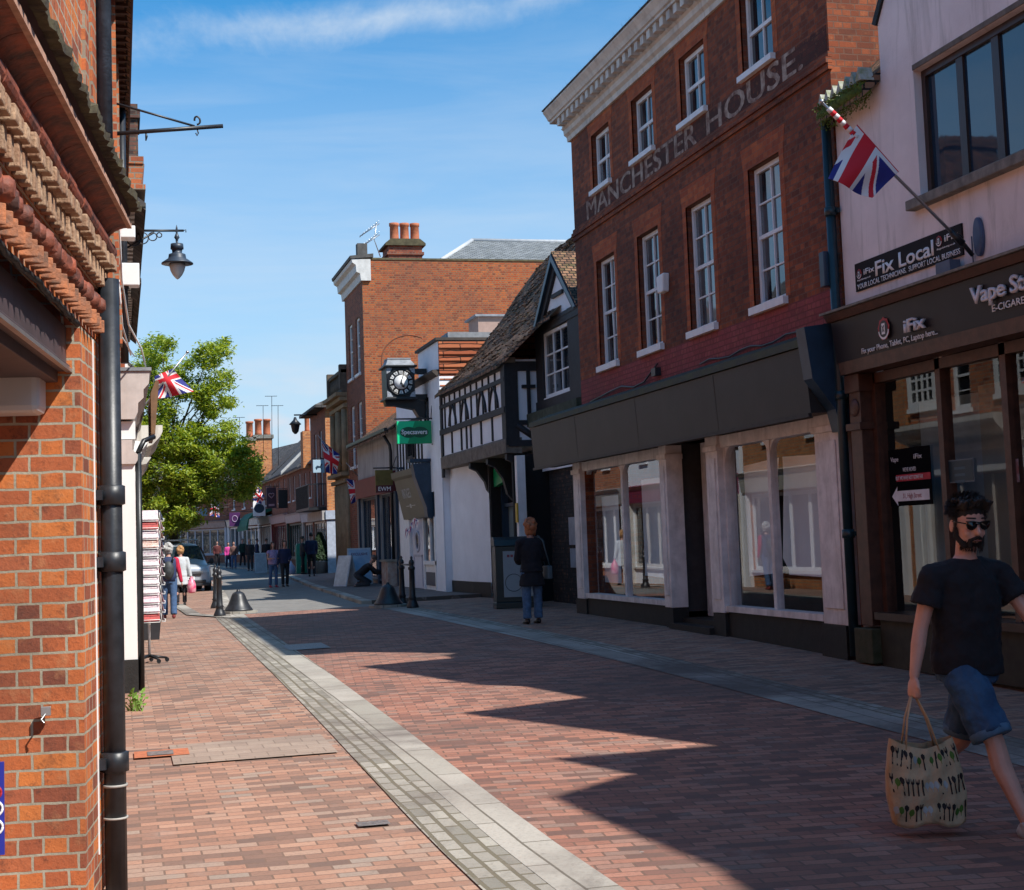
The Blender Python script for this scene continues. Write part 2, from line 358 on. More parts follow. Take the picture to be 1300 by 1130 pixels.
GLASS_D = dark_glass('window_glass', wav=.05)
GLASS_C = dark_glass('window_glass_curtained', col=(.015, .02, .026), curtain=(.10, .11, .12))
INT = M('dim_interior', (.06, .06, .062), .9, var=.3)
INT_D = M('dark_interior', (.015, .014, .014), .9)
SHEET = M('grey_dust_sheet_behind_glass', (.85, .88, .90), .8, var=.12, scale=1.2)
RED = M('red_paint', (.42, .02, .025), .5, var=.1)
GREEN = M('green_sign', (.0, .30, .11), .35, var=.06)
GREEN_L = M('light_green_sign', (.01, .62, .26), .35, var=.04)
GREEN_DD = M('deep_green_sign', (.0, .085, .04), .4, var=.04)
WHT = M('flat_white_lettering', (.80, .80, .80), .5, var=.02)
SILV = M('raised_white_letters', (.70, .70, .74), .35, var=.05)
GREY_T = M('faint_grey_letters', (.23, .21, .19), .8, var=.3, scale=9)
GOLD = M('brass_gold', (.33, .24, .06), .35, metal=.6, var=.4)
STEEL = M('galvanised_steel', (.5, .5, .5), .35, metal=.8, var=.25)
YEL = M('yellow_plastic', (.65, .42, .04), .5)
SUN_E, SKY_S, EXPO = 4.4, .10, 0.6
SKY_TINT, CLOUD = (.22, .88, 1.20), (4.4, 5.1, 5.9)
# ------------------------------------------------------------------ camera, sky, sun
cam = bpy.data.cameras.new('camera'); co = bpy.data.objects.new('camera', cam); COL.objects.link(co); S.camera = co
R3 = Matrix((_r, _u, -_fw)).transposed()
co.matrix_world = Matrix.Translation((0, 0, CZ)) @ R3.to_4x4()
cam.sensor_width = 36; cam.lens = FP/1300*36; cam.shift_y = -45/1300; cam.clip_end = 6000; cam.clip_start = .05
SUN = Vector((.583, -.655, 1)).normalized()
sl = bpy.data.lights.new('sun', 'SUN'); sl.energy = SUN_E; sl.angle = math.radians(.53); sl.color = (1, .945, .87)
so = bpy.data.objects.new('sun', sl); COL.objects.link(so); so.rotation_euler = SUN.to_track_quat('Z', 'Y').to_euler(); so.location = (20, -20, 40)
W = bpy.data.worlds.new('World'); S.world = W; W.use_nodes = True; nt = W.node_tree; bg = nt.nodes['Background']
sky = N(nt, 'ShaderNodeTexSky', sky_type='NISHITA'); sky.sun_disc = False; sky.sun_elevation = math.asin(SUN.z)
sky.sun_rotation = math.atan2(SUN.x, SUN.y); sky.air_density = 1.0; sky.dust_density = .7; sky.ozone_density = 2.2
tc = N(nt, 'ShaderNodeTexCoord')
# thin cirrus: streaked noise over the sky direction
mp = N(nt, 'ShaderNodeMapping'); mp.inputs['Rotation'].default_value = (0, math.radians(-14), math.radians(-15)); mp.inputs['Scale'].default_value = (2.2, 2.2, 22)
L(nt, tc.outputs['Generated'], mp.inputs['Vector'])
n1 = noise(nt, 1.5, 7, .62, mp.outputs[0], .6)
mp2 = N(nt, 'ShaderNodeMapping'); mp2.inputs['Scale'].default_value = (1.5, 1.5, 6); L(nt, tc.outputs['Generated'], mp2.inputs['Vector'])
n2 = noise(nt, 1.3, 5, .6, mp2.outputs[0], .3)
# one bright streak high up on the left: height above a slanted line over the sky direction
dt = N(nt, 'ShaderNodeVectorMath', operation='DOT_PRODUCT'); L(nt, tc.outputs['Generated'], dt.inputs[0])
_a = sight(165, 50).normalized(); _b = sight(620, -2).normalized(); _n = _a.cross(_b).normalized()
dt.inputs[1].default_value = _n
off = math_n(nt, 'ADD', dt.outputs['Value'], math_n(nt, 'MULTIPLY', math_n(nt, 'SUBTRACT', noise(nt, 6, 8, .68, tc.outputs['Generated'], .5), .5), .055))
ab = math_n(nt, 'ABSOLUTE', off)
st = ramp(nt, [(0, (.75, .75, .75)), (.004, (.6, .6, .6)), (.014, (0, 0, 0))], ab).outputs[0]
st = math_n(nt, 'MULTIPLY', st, ramp(nt, [(.30, (0, 0, 0)), (.60, (1, 1, 1))], noise(nt, 7, 6, .7, tc.outputs['Generated'])).outputs[0])
c1 = ramp(nt, [(.44, (0, 0, 0)), (.80, (.30, .30, .30))], math_n(nt, 'MULTIPLY', math_n(nt, 'ADD', n1, n2), .5)).outputs[0]
sepz = N(nt, 'ShaderNodeSeparateXYZ'); L(nt, tc.outputs['Generated'], sepz.inputs[0])
low = ramp(nt, [(.0, (.95, .95, .95)), (.10, (.72, .72, .72)), (.24, (.38, .38, .38)), (.34, (.03, .03, .03)), (.5, (0, 0, 0))], sepz.outputs[2]).outputs[0]
cl = math_n(nt, 'ADD', math_n(nt, 'ADD', c1, math_n(nt, 'MULTIPLY', st, .8)), math_n(nt, 'MULTIPLY', low, math_n(nt, 'ADD', math_n(nt, 'MULTIPLY', n2, .5), .68)), True)
# small fair-weather clouds near the horizon
mp3 = N(nt, 'ShaderNodeMapping'); mp3.inputs['Scale'].default_value = (5, 5, 14); L(nt, tc.outputs['Generated'], mp3.inputs['Vector'])
cu = math_n(nt, 'MULTIPLY', ramp(nt, [(.55, (0, 0, 0)), (.68, (1, 1, 1))], noise(nt, 1.7, 6, .55, mp3.outputs[0])).outputs[0], ramp(nt, [(.02, (1, 1, 1)), (.14, (0, 0, 0))], sepz.outputs[2]).outputs[0])
cl = math_n(nt, 'ADD', cl, math_n(nt, 'MULTIPLY', cu, .6), True)
tint = mix(nt, sky.outputs[0], SKY_TINT, 1.0, 'MULTIPLY')
L(nt, mix(nt, tint, CLOUD, cl), bg.inputs['Color']); bg.inputs['Strength'].default_value = SKY_S
S.view_settings.view_transform = 'Standard'; S.view_settings.look = 'None'; S.view_settings.gamma = 1; S.view_settings.exposure = EXPO
S.cycles.max_bounces = 6; S.cycles.transparent_max_bounces = 12; S.cycles.glossy_bounces = 4; S.cycles.diffuse_bounces = 3
S.cycles.use_denoising = True; S.cycles.caustics_reflective = False; S.cycles.caustics_refractive = False; S.cycles.sample_clamp_indirect = 8

# ------------------------------------------------------------------ ground
def ribbon(name, edge, mat, lift, raw_z=None, nx=6, skirt=0):
    """edge: list of (y, xL, xR); follows the ground"""
    ys = []
    for (a, b) in zip(edge, edge[1:]):
        n = max(1, int((b[0]-a[0])/1.0))
        for i in range(n):
            t = i/n; ys.append(tuple(a[k]+(b[k]-a[k])*t for k in range(3)))
    ys.append(edge[-1]); mb = MB(); pts = []; F = []
    for (y, l, r) in ys:
        for i in range(nx+1):
            x = l+(r-l)*i/nx; pts.append((x, y, gz(x, y)+lift))
    w = nx+1
    for j in range(len(ys)-1):
        for i in range(nx): F.append((j*w+i, j*w+i+1, (j+1)*w+i+1, (j+1)*w+i))
    mb.add(pts, F, raw=True)
    if skirt:
        for i in range(nx):
            a = pts[i]; b = pts[i+1]; mb.add([a, b, (b[0], b[1], b[2]-skirt), (a[0], a[1], a[2]-skirt)], [(0, 1, 2, 3)], raw=True)
        for side in (0, nx):
            for j in range(len(ys)-1):
                a = pts[j*w+side]; b = pts[(j+1)*w+side]
                mb.add([a, b, (b[0], b[1], b[2]-skirt), (a[0], a[1], a[2]-skirt)], [(0, 1, 2, 3)], raw=True)
    o = mb.build(name, mat); o['kind'] = 'structure'; return o
PAV = paving('paving_brick_sidewalk', [(0, (.19, .125, .10)), (.3, (.31, .18, .13)), (.6, (.41, .22, .15)), (.82, (.46, .27, .19)), (1, (.34, .27, .22))], (.15, .105, .08), .21, .105, .006, 0, .3, .25)
ROADB = paving('paving_brick_road', [(0, (.15, .09, .075)), (.3, (.28, .13, .095)), (.6, (.38, .17, .115)), (.82, (.43, .21, .15)), (1, (.27, .18, .145))], (.13, .085, .065), .2, .1, .007, .12, .45, .35)
TARMAC = M('asphalt', (.22, .21, .195), .9, var=.3, scale=3, bmp=.5, bscale=90, streak=0)
GRAN = paving('granite_slabs', [(0, (.33, .31, .265)), (.5, (.41, .38, .33)), (1, (.47, .44, .39))], (.10, .085, .06), 1.15, .30, .008, PI/2, .75, .5, wv=.03)
SETT = paving('granite_setts', [(0, (.24, .225, .19)), (.5, (.34, .315, .27)), (1, (.42, .395, .34))], (.13, .11, .065), .24, .105, .013, PI/2, .7, .8, wv=.05)
xs = [-3000, -300, -60, -20, -8, -4, -2, -1, 0, 1, 2, 3, 4, 5, 6, 7, 8, 9, 12, 20, 60, 300, 3000]
ys = [-600, -100, -30, -10, -2, 0, 2, 4, 6] + [8+1.25*i for i in range(60)] + [90, 100, 110, 120, 140, 200, 500, 4000]
mb = MB(); F = []
mb.add([(x, y, gz(x, y)) for y in ys for x in xs], [(j*len(xs)+i, j*len(xs)+i+1, (j+1)*len(xs)+i+1, (j+1)*len(xs)+i) for j in range(len(ys)-1) for i in range(len(xs)-1)], raw=True)
struct(mb.build('ground', PAV))
KL = [(-8, 1.70), (9, 1.78), (15, 1.86), (31, 2.05), (33.2, 2.12)]     # left gutter, outer edge
KR = [(-8, 6.45), (9.5, 6.42), (13.7, 6.35), (22, 6.22), (31, 6.05), (33.2, 5.95)]
ribbon('road', [(-8, 1.9, 6.2), (9, 1.95, 6.2), (31, 2.2, 5.8), (33.2, 2.3, 5.7)], ROADB, .004)
ribbon('gutter_setts', [(y, x-.12, x+.20) for y, x in KL], SETT, .008, nx=2)
ribbon('gutter_slabs', [(y, x+.20, x+.50) for y, x in KL], GRAN, .010, nx=2)
ribbon('gutter_setts', [(y, x-.22, x+.02) for y, x in KR], SETT, .009, nx=2)
ribbon('gutter_slabs', [(y, x-.62, x-.22) for y, x in KR], GRAN, .010, nx=2)
ribbon('asphalt_road', [(33.2, 2.5, 5.5), (41, 2.9, 5.75), (50, 3.4, 6.2), (60, 3.9, 6.9), (70, 4.6, 7.5), (90, 4.4, 7.3), (104, 2.5, 5.8), (116, -2.5, 1.5)], TARMAC, .006)
ribbon('kerb', [(33.2, 2.1, 2.5), (41, 2.55, 2.9), (50, 3.1, 3.4), (60, 3.65, 3.9), (70, 4.1, 4.3)], GRAN, .012, nx=1)
ribbon('kerb_right', [(34.6, 5.42, 5.66), (41, 5.75, 5.99), (50, 6.2, 6.44), (60, 6.9, 7.14), (70, 7.5, 7.74), (90, 7.3, 7.54), (104, 5.8, 6.04)], GRAN, .09, nx=1, skirt=.1)
ribbon('pavement_right', [(34.6, 5.66, 8.9), (41, 5.99, 8.9), (50, 6.44, 8.9), (56, 6.87, 9.8), (60, 7.14, 9.8), (70, 7.74, 9.8), (90, 7.54, 9.8), (104, 6.04, 9.8)], paving('pavement_slabs', [(0, (.14, .11, .10)), (1, (.24, .19, .17))], (.07, .06, .05), .2, .1, .006), .088, nx=2, skirt=.1)
# curved granite kerb across the brick parking bay on the left
c0, c1_, c2_ = onG(225, 768), onG(246, 781), onG(300, 785)
mb = MB()
for a, b in ((c0, c1_), (c1_, c2_)):
    d = (b-a).normalized(); n = Vector((-d.y, d.x, 0))*.16
    mb.add([(a-n)+Vector((0, 0, .02)), (b-n)+Vector((0, 0, .02)), (b+n)+Vector((0, 0, .02)), (a+n)+Vector((0, 0, .02))], [(0, 1, 2, 3)], raw=True)
struct(mb.build('kerb_crossing', GRAN))
# worn concrete patch and drain cover in the brick pavement
def patch(name, x0, x1, y0, y1, mat, lift=.012):
    mb = MB(); pts = [(x, y, gz(x, y)+lift) for y in (y0, (y0+y1)/2, y1) for x in (x0, x1)]
    mb.add(pts, [(0, 1, 3, 2), (2, 3, 5, 4)], raw=True); return mb.build(name, mat)
struct(patch('concrete_patch', .38, 1.62, 11.7, 12.75, paving('concrete_block', [(0, (.33, .25, .20)), (1, (.41, .32, .255))], (.22, .165, .13), .22, .2, .006)))
DRAINM = M('drain_cover_metal', (.36, .31, .28), .5, metal=.4, var=.5, scale=30, bmp=.6)
ORB = M('bright_orange_paver', (.52, .17, .08), .85, var=.3, scale=20)
struct(patch('orange_pavers', .10, .52, 12.15, 12.5, ORB, .016))
tag(patch('drain_cover', .2, .40, 12.2, 12.42, DRAINM, .021), 'small grated drain cover set in orange pavers on the left pavement', 'drain cover')
tag(patch('drain_cover', 1.33, 1.52, 8.83, 8.96, DRAINM, .014), 'grey access cover in the pavement at the bottom edge beside the gutter', 'drain cover')
g = onG(365, 826); tag(patch('manhole_cover', g.x, g.x+.6, g.y-.2, g.y+.9, DRAINM, .016), 'shaded square manhole cover in the brick road near the left gutter', 'manhole cover')
g = onG(390, 735)
# ------------------------------------------------------------------ building helpers
def facade(mb, u0, u1, v0, v1, ops=(), d=.1, w=0):
    us = sorted({u0, u1, *[o[0] for o in ops], *[o[1] for o in ops]}); vs = sorted({v0, v1, *[o[2] for o in ops], *[o[3] for o in ops]})
    for a, b in zip(us, us[1:]):
        for c, e in zip(vs, vs[1:]):
            mu, mv = (a+b)/2, (c+e)/2
            if any(o[0] < mu < o[1] and o[2] < mv < o[3] for o in ops): continue
            mb.quad((a, w, c), (b, w, c), (b, w, e), (a, w, e))
    for (a, b, c, e) in ops:
        mb.quad((a, w, c), (a, w-d, c), (a, w-d, e), (a, w, e)); mb.quad((b, w, c), (b, w, e), (b, w-d, e), (b, w-d, c))
        mb.quad((a, w, c), (b, w, c), (b, w-d, c), (a, w-d, c)); mb.quad((a, w, e), (a, w-d, e), (b, w-d, e), (b, w, e))
def shell(mb, u0, u1, v0, v1, depth, top=True, w=0, ends=(1, 1)):
    """side, back and top walls behind a facade"""
    if ends[0]: mb.quad((u0, w, v0), (u0, w, v1), (u0, -depth, v1), (u0, -depth, v0))
    if ends[1]: mb.quad((u1, w, v0), (u1, -depth, v0), (u1, -depth, v1), (u1, w, v1))
    mb.quad((u0, -depth, v0), (u0, -depth, v1), (u1, -depth, v1), (u1, -depth, v0))
    if top: mb.quad((u0, w, v1), (u1, w, v1), (u1, -depth, v1), (u0, -depth, v1))
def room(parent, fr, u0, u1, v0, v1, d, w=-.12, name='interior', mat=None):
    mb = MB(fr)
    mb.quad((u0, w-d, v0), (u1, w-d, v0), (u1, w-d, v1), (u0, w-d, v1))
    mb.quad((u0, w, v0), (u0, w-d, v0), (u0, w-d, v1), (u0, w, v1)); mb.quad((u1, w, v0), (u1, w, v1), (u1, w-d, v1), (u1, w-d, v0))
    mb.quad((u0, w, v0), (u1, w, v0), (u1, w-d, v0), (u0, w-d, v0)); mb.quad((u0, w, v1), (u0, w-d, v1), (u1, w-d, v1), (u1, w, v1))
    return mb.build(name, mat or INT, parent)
def window(parent, fr, u0, u1, v0, v1, w=-.1, cols=2, rows=2, sash=True, fm=None, gm=None, sill=.08, st=.055, sillm=None, name='window', bar=.022, frames=1):
    fm = fm or WHITE; gm = gm or GLASS_D
    mb = MB(fr); t = st
    mb.box(u0, u0+t, w, w+.05, v0, v1); mb.box(u1-t, u1, w, w+.05, v0, v1)
    mb.box(u0+t, u1-t, w, w+.05, v1-t, v1); mb.box(u0+t, u1-t, w, w+.05, v0, v0+t)
    iu0, iu1, iv0, iv1 = u0+t, u1-t, v0+t, v1-t
    vm = (iv0+iv1)/2
    if sash:
        mb.box(iu0, iu1, w-.006, w+.043, vm-.025, vm+.025)
        spans = ((iv0, vm-.025), (vm+.025, iv1))
    else: spans = ((iv0, iv1),)
    for i in range(1, cols):
        u = iu0+(iu1-iu0)*i/cols; bb = bar*(1.8 if frames > 1 else 1)
        for a, b in spans: mb.box(u-bb/2, u+bb/2, w+.004, w+.038, a, b)
    for a, b in spans:
        for j in range(1, rows):
            v = a+(b-a)*j/rows
            for i in range(cols):
                x0 = iu0+(iu1-iu0)*i/cols; x1 = iu0+(iu1-iu0)*(i+1)/cols
                mb.box(x0+bar/2, x1-bar/2, w+.008, w+.034, v-bar/2, v+bar/2)
    f = mb.build(name, fm, parent)
    g = MB(fr); g.quad((u0+.01, w+.012, v0+.01), (u1-.01, w+.012, v0+.01), (u1-.01, w+.012, v1-.01), (u0+.01, w+.012, v1-.01)); g.build('pane', gm, f)
    if sill:
        s = MB(fr); s.box(u0-.06, u1+.06, w+.052, .07, v0-sill, v0-.003); s.build('sill', sillm or fm, f)
    return f
FONT_CACHE = {}
def text(parent, fr, s, u, v, h, w, mat, dirn=1, xs=.8, th=.004, name='lettering', align='LEFT', bold=0, width=None):
    """raised lettering on a frame; dirn -1 reads towards falling u"""
    cu = bpy.data.curves.new('t', 'FONT'); cu.body = s; cu.size = 1; cu.extrude = 0; cu.offset = bold; cu.resolution_u = 3
    o = bpy.data.objects.new('t', cu); COL.objects.link(o)
    dg = bpy.context.evaluated_depsgraph_get(); me = bpy.data.meshes.new_from_object(o.evaluated_get(dg)); COL.objects.unlink(o); bpy.data.objects.remove(o)
    xs_ = [q.co.x for q in me.vertices]; x0, x1 = min(xs_), max(xs_)
    ch = .70  # cap height of the built-in face at size 1
    k = h/ch; kx = k*xs if width is None else width/(x1-x0)
    al = {'LEFT': x0, 'CENTER': (x0+x1)/2, 'RIGHT': x1}[align]
    bm = bmesh.new(); bm.from_mesh(me); bpy.data.meshes.remove(me)
    if th:
        r = bmesh.ops.extrude_face_region(bm, geom=bm.faces[:])
        for q in r['geom']:
            if isinstance(q, bmesh.types.BMVert): q.co.z += 1
    for q in bm.verts:
        q.co = fr(u+dirn*(q.co.x-al)*kx, w+(q.co.z*th), v+q.co.y*k)
    bmesh.ops.recalc_face_normals(bm, faces=bm.faces)
    m2 = bpy.data.meshes.new(name); bm.to_mesh(m2); bm.free(); m2.materials.append(mat)
    ob = bpy.data.objects.new(name, m2); COL.objects.link(ob); adopt(ob, parent); return ob
def pipe(parent, fr, u, w, v0, v1, r=.05, mat=None, collars=(), name='downpipe'):
    mb = MB(fr); mb.tube([(u, w, v0), (u, w, v1)], r, 14)
    for c in collars: mb.tube([(u, w, c-.05), (u, w, c-.045), (u, w, c+.045), (u, w, c+.05)], [r*1.02, r*1.28, r*1.28, r*1.02], 14); mb.box(u-r*1.9, u+r*1.9, w-r*1.2, w-r*.6, c-.025, c+.025)
    return mb.build(name, mat or IRON, parent)
def gable_roof(parent, fr, u0, u1, w0, depth, ve, vr, mat, over=.2, th=.08, name='roof', rw=None):
    """ridge along u"""
    wr = -depth/2 if rw is None else rw
    s = (vr-ve)/(w0-wr)
    mb = MB(fr)
    mb.prof_u([(w0+over, ve-over*s), (wr, vr), (-depth-.1, ve), (-depth-.1, ve-th), (wr, vr-th), (w0+over, ve-over*s-th)], u0, u1)
    return mb.build(name, mat, parent)

RX = 7.97
FR = Frame((RX, 0, 0), (0, 1, 0), (-1, 0, 0))

# ================================================================== Manchester House
Y0, Y1 = 15.25, 25.2
mh = thing('brick_building', 'tall dark red brick building with MANCHESTER HOUSE painted below its top windows', 'building', (RX, 20, .2))
LOWW = [(16.71, 17.66), (18.92, 19.87), (21.02, 21.97), (23.1, 24.05)]
ops = [(a, b, 4.47, 6.28) for a, b in LOWW]+[(a, b, 7.5, 8.47) for a, b in LOWW]
ops[4+0] = (16.71, 17.66, 7.52, 8.6)
mb = MB(FR); facade(mb, Y0, Y1, 3.4, 9.0, ops, .14); shell(mb, Y0, Y1, 0, 9.0, 9)
mb.mi = 0; mb.build('wall', BR_MH, mh)
# ground floor recess wall of the shop
for i, (a, b) in enumerate(LOWW):
    window(mh, FR, a+.01, b-.01, 4.475, 6.27, -.135, 2, 2, True, WHITE, GLASS_C, .10, .06)
for i, (a, b) in enumerate(LOWW):
    o = ops[4+i]; window(mh, FR, a+.01, b-.01, o[2]+.005, o[3]-.01, -.135, 2, 1, True, WHITE, GLASS_C, .08, .06)
# rubbed brick dressings, 3 mm proud
mb = MB(FR)
for (a, b, c, e) in ops:
    hh = .30 if e < 7 else .22
    mb.box(a-.13, a-.0, -.02, .004, c, e); mb.box(b, b+.13, -.02, .004, c, e)
    mb.prof_w([(a-.13, e), (b+.13, e), (b+.2, e+hh), (a-.2, e+hh)], -.02, .004)
mb.build('brick_dressings', BR_RUB, mh)
mb = MB(FR)
mb.box(Y0-.02, Y1+.02, -.02, .035, 6.86, 6.93); mb.box(Y0-.02, Y1+.02, -.02, .06, 6.935, 7.0); mb.box(Y0-.02, Y1+.02, -.02, .03, 7.005, 7.07)
mb.build('string_course', BR_MH, mh)
# painted ghost lettering fixed on a dark painted band between the floors
LET = M('worn_cream_painted_lettering', (.46, .37, .30), .9, var=.4, scale=8, col2=(.15, .075, .055))
mb = MB(FR); mb.box(Y0+.05, Y1-.05, -.02, .0045, 7.085, 7.40); mb.build('painted_band', brick('faded_dark_painted_band', [(0, (.07, .027, .021)), (1, (.13, .04, .028))], (.08, .045, .035), ms=.005, gr=.5, gs=1.2), mh)
nL = onX(757, 275, RX); nR = onX(985, 135, RX)
for k_ in range(4): text(mh, FR, 'MANCHESTER', 24.45-.012*k_, 7.09+.004*(k_ % 2), .325, .0055+.0007*k_, LET, -1, width=5.1, th=0); text(mh, FR, 'HOUSE.', 18.95-.012*k_, 7.09+.004*(k_ % 2), .325, .0055+.0007*k_, LET, -1, width=3.0, th=0)
# pink painted band above the fascia
mb = MB(FR); mb.box(Y0+.02, Y1-.02, -.02, .005, 3.5, 4.36)
mb.build('pink_painted_brick', brick('pink_painted_brick', [(0, (.27, .055, .06)), (1, (.34, .08, .08))], (.24, .06, .06), gr=.5, gs=.9, bmp=.5, grime=(.09, .045, .04)), mh)
# cornice with dentils
mb = MB(FR)
mb.prof_u([(-.3, 8.70), (.04, 8.70), (.05, 8.78), (.10, 8.82), (.11, 8.90), (.15, 8.93), (-.3, 8.93)], Y0-.1, Y1+.1)
mb.prof_u([(-.3, 8.932), (.13, 8.932), (.13, 9.075), (-.3, 9.075)], Y0-.1, Y1+.1)
mb.prof_u([(-.3, 9.077), (.30, 9.077), (.30, 9.12), (.33, 9.13), (.36, 9.19), (.42, 9.27), (.42, 9.30), (-.3, 9.34)], Y0-.35, Y1+.3)
n = 36
for i in range(n):
    u = Y0+(Y1-Y0)*(i+.5)/n; mb.box(u-.07, u+.07, .131, .27, 8.94, 9.074)
co_ = mb.build('cornice', CREAM, mh)
mb = MB(FR); mb.prof_u([(-8.9, 9.30), (-.3, 9.342), (.44, 9.302), (.44, 9.325), (-.3, 9.37), (-4.5, 10.2), (-8.9, 9.4)], Y0-.36, Y1+.31); mb.build('roof', SLATE_D, mh)
# dry grass along the gutter
mb = MB(FR)
for i in range(160):
    u = random.uniform(Y0, Y1); h = random.uniform(.03, .12); l = random.uniform(-.05, .05)
    mb.add([(u-.004, .40, 9.325), (u+.004, .40, 9.325), (u+l, .40+random.uniform(-.03, .05), 9.325+h)], [(0, 1, 2)])
o = mb.build('gutter_grass', M('dry_grass', (.12, .13, .05), .9), mh)
# fascia box
FW = .37
mb = MB(FR); f0, f1 = Y0+.25, 27.2
mb.prof_u([(-.05, 2.93), (FW-.02, 2.93), (FW+.03, 3.68), (-.05, 3.75)], f0, f1)
fa_ = mb.build('fascia', FASCIA, mh)
mb = MB(FR)
for u in (18.2, 21.3, 24.4): mb.prof_u([(FW-.018, 2.94), (FW-.017, 2.94), (FW+.033, 3.67), (FW+.03, 3.67)], u-.006, u+.006)
mb.box(f0, f1, FW-.03, FW+.012, 2.885, 2.928); mb.build('fascia_trim', M('dark_worn_trim', (.03, .024, .022), .6, var=.5, scale=7), fa_)
mb = MB(FR); mb.prof_u([(-.02, 3.755), (FW+.06, 3.69), (FW+.06, 3.78), (FW, 3.80), (.02, 3.93), (-.02, 3.93)], f0, f1); mb.build('fascia_cornice', M('green_black_cornice', (.035, .04, .035), .7, col2=(.05, .06, .025), scale=4, bmp=.5), mh)
mb = MB(FR)  # blue-black end console at the near end
mb.prof_u([(-.05, 2.7), (.10, 2.7), (.16, 2.95), (FW+.05, 3.3), (FW+.12, 3.88), (-.05, 3.95)], Y0+.02, Y0+.245); mb.build('console', NAVY, mh)
# loose cables and old brackets on the ledge
mb = MB(FR)
pts = [(24.6, .03, 3.93), (23.5, .05, 3.99), (22.9, .04, 4.02), (22.3, .05, 3.94), (21.8, .05, 3.97), (21.2, .04, 4.18)]; mb.tube(pts, .014, 6)
mb.tube([(19.5+i*-.35, .04, 3.97+.03*math.sin(i*1.7)) for i in range(12)], .012, 6); mb.box(21.15, 21.33, .0, .1, 4.0, 4.12)
mb.build('cable', IRON, mh)
mb = MB(FR); p = onX(846, 360, RX); mb.prof_w([(p.y-.11, p.z-.14), (p.y+.11, p.z-.14), (p.y+.15, p.z+.12), (p.y-.15, p.z+.14)], .0, .11); mb.build('burglar_alarm', WHITE, mh, bevel=.02)
# shopfront
S0, S1 = 15.42, 25.75
mb = MB(FR)
for (a, b) in ((S0, S0+.62), (19.0, 19.42), (20.98, 21.28), (25.3, 25.72)):    # pilasters
    mb.box(a, b, -.2, .06, .52, 2.93); mb.box(a-.03, b+.03, -.2, .09, 2.72, 2.80)
    mb.box(a+.08, b-.08, .06, .075, .7, 2.62)
pil = mb.build('pilasters', SHOPGREY, mh, bevel=.006)
def shopwin(u0, u1, n, name='shop_window'):
    mb = MB(FR); z0, z1 = .62, 2.76
    mb.box(u0, u1, -.16, .04, z0-.08, z0)                        # sill
    mb.box(u0, u1, -.16, .02, z1, 2.92)
    us = [u0+(u1-u0)*i/n for i in range(n+1)]
    for i, u in enumerate(us): mb.box(u-.045, u+.045, -.13, -.03, z0, z1)
    for a, b in zip(us, us[1:]):                                    # rounded upper corners
        for s, e in ((a+.045, 1), (b-.045, -1)):
            k = 6; R = .2
            arc = [(s+e*(R-R*math.cos(t*PI/2/k)), z1-R+R*math.sin(t*PI/2/k)) for t in range(k+1)]
            mb.prof_w([(s, z1)]+arc, -.12, -.04)
    w = mb.build(name, SHOPGREY, mh)
    g = MB(FR)
    g.quad((u0, -.08, z0), (u1, -.08, z0), (u1, -.08, z1), (u0, -.08, z1)); g.build('pane', GLASS, w)
shopwin(16.08, 19.0, 2); shopwin(21.3, 25.3, 2)
mb = MB(FR)
for a, b in ((16.0, 19.0), (21.28, 25.4)): mb.box(a, b, -.18, .0, .1, .53)
mb.box(S0, S0+.62, -.2, .10, .05, .52); mb.box(19.0, 19.42, -.2, .05, .1, .51); mb.box(20.98, 21.28, -.2, .05, .1, .51); mb.box(25.3, 25.9, -.2, .03, .1, .51)
mb.build('stall_riser', BLACK_ROUGH, mh)
mb = MB(FR); mb.box(19.42, 20.98, -.55, -.5, .38, 2.95)
for k in range(4): mb.box(19.45+k*.385, 19.50+k*.385, -.5, -.485, .45, 2.85)
d_ = mb.build('door', SHOPGREY, mh)
h = MB(FR); h.box(20.0, 20.2, -.485, -.45, 1.52, 1.72); h.build('letter_plate', BLACK, d_)
mb = MB(FR); mb.box(19.42, 20.98, -.6, .12, .05, .30); mb.box(19.42, 20.98, -.55, -.1, .30, .37); mb.build('door_step', BLACK_ROUGH, mh)
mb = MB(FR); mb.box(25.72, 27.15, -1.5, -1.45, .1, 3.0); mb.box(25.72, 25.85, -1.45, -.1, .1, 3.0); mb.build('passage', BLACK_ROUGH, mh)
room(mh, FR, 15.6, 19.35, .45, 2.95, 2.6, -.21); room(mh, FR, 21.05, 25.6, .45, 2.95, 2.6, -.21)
# dust sheets hung inside the windows
mb = MB(FR); w = -.30
mb.quad((16.15, w, 1.02), (17.7, w-.01, 1.04), (17.7, w, 2.55), (16.15, w, 2.5)); mb.add([(17.68, w-.03, 1.05), (17.95, w-.05, 1.25), (17.78, w-.05, 2.45), (17.68, w-.03, 2.5)], [(0, 1, 2, 3)])
mb.add([(18.0, w, 1.06), (18.95, w-.01, 1.0), (18.95, w, 2.5), (17.85, w-.02, 2.55), (18.12, w-.02, 1.6)], [(0, 1, 2, 3, 4)])
mb.quad((21.4, w, .9), (23.1, w, .95), (23.1, w, 2.5), (21.4, w, 2.5)); mb.quad((24.3, w, .8), (25.2, w, .8), (25.2, w, 2.3), (24.3, w, 2.3))
mb.build('dust_sheet', SHEET, mh)

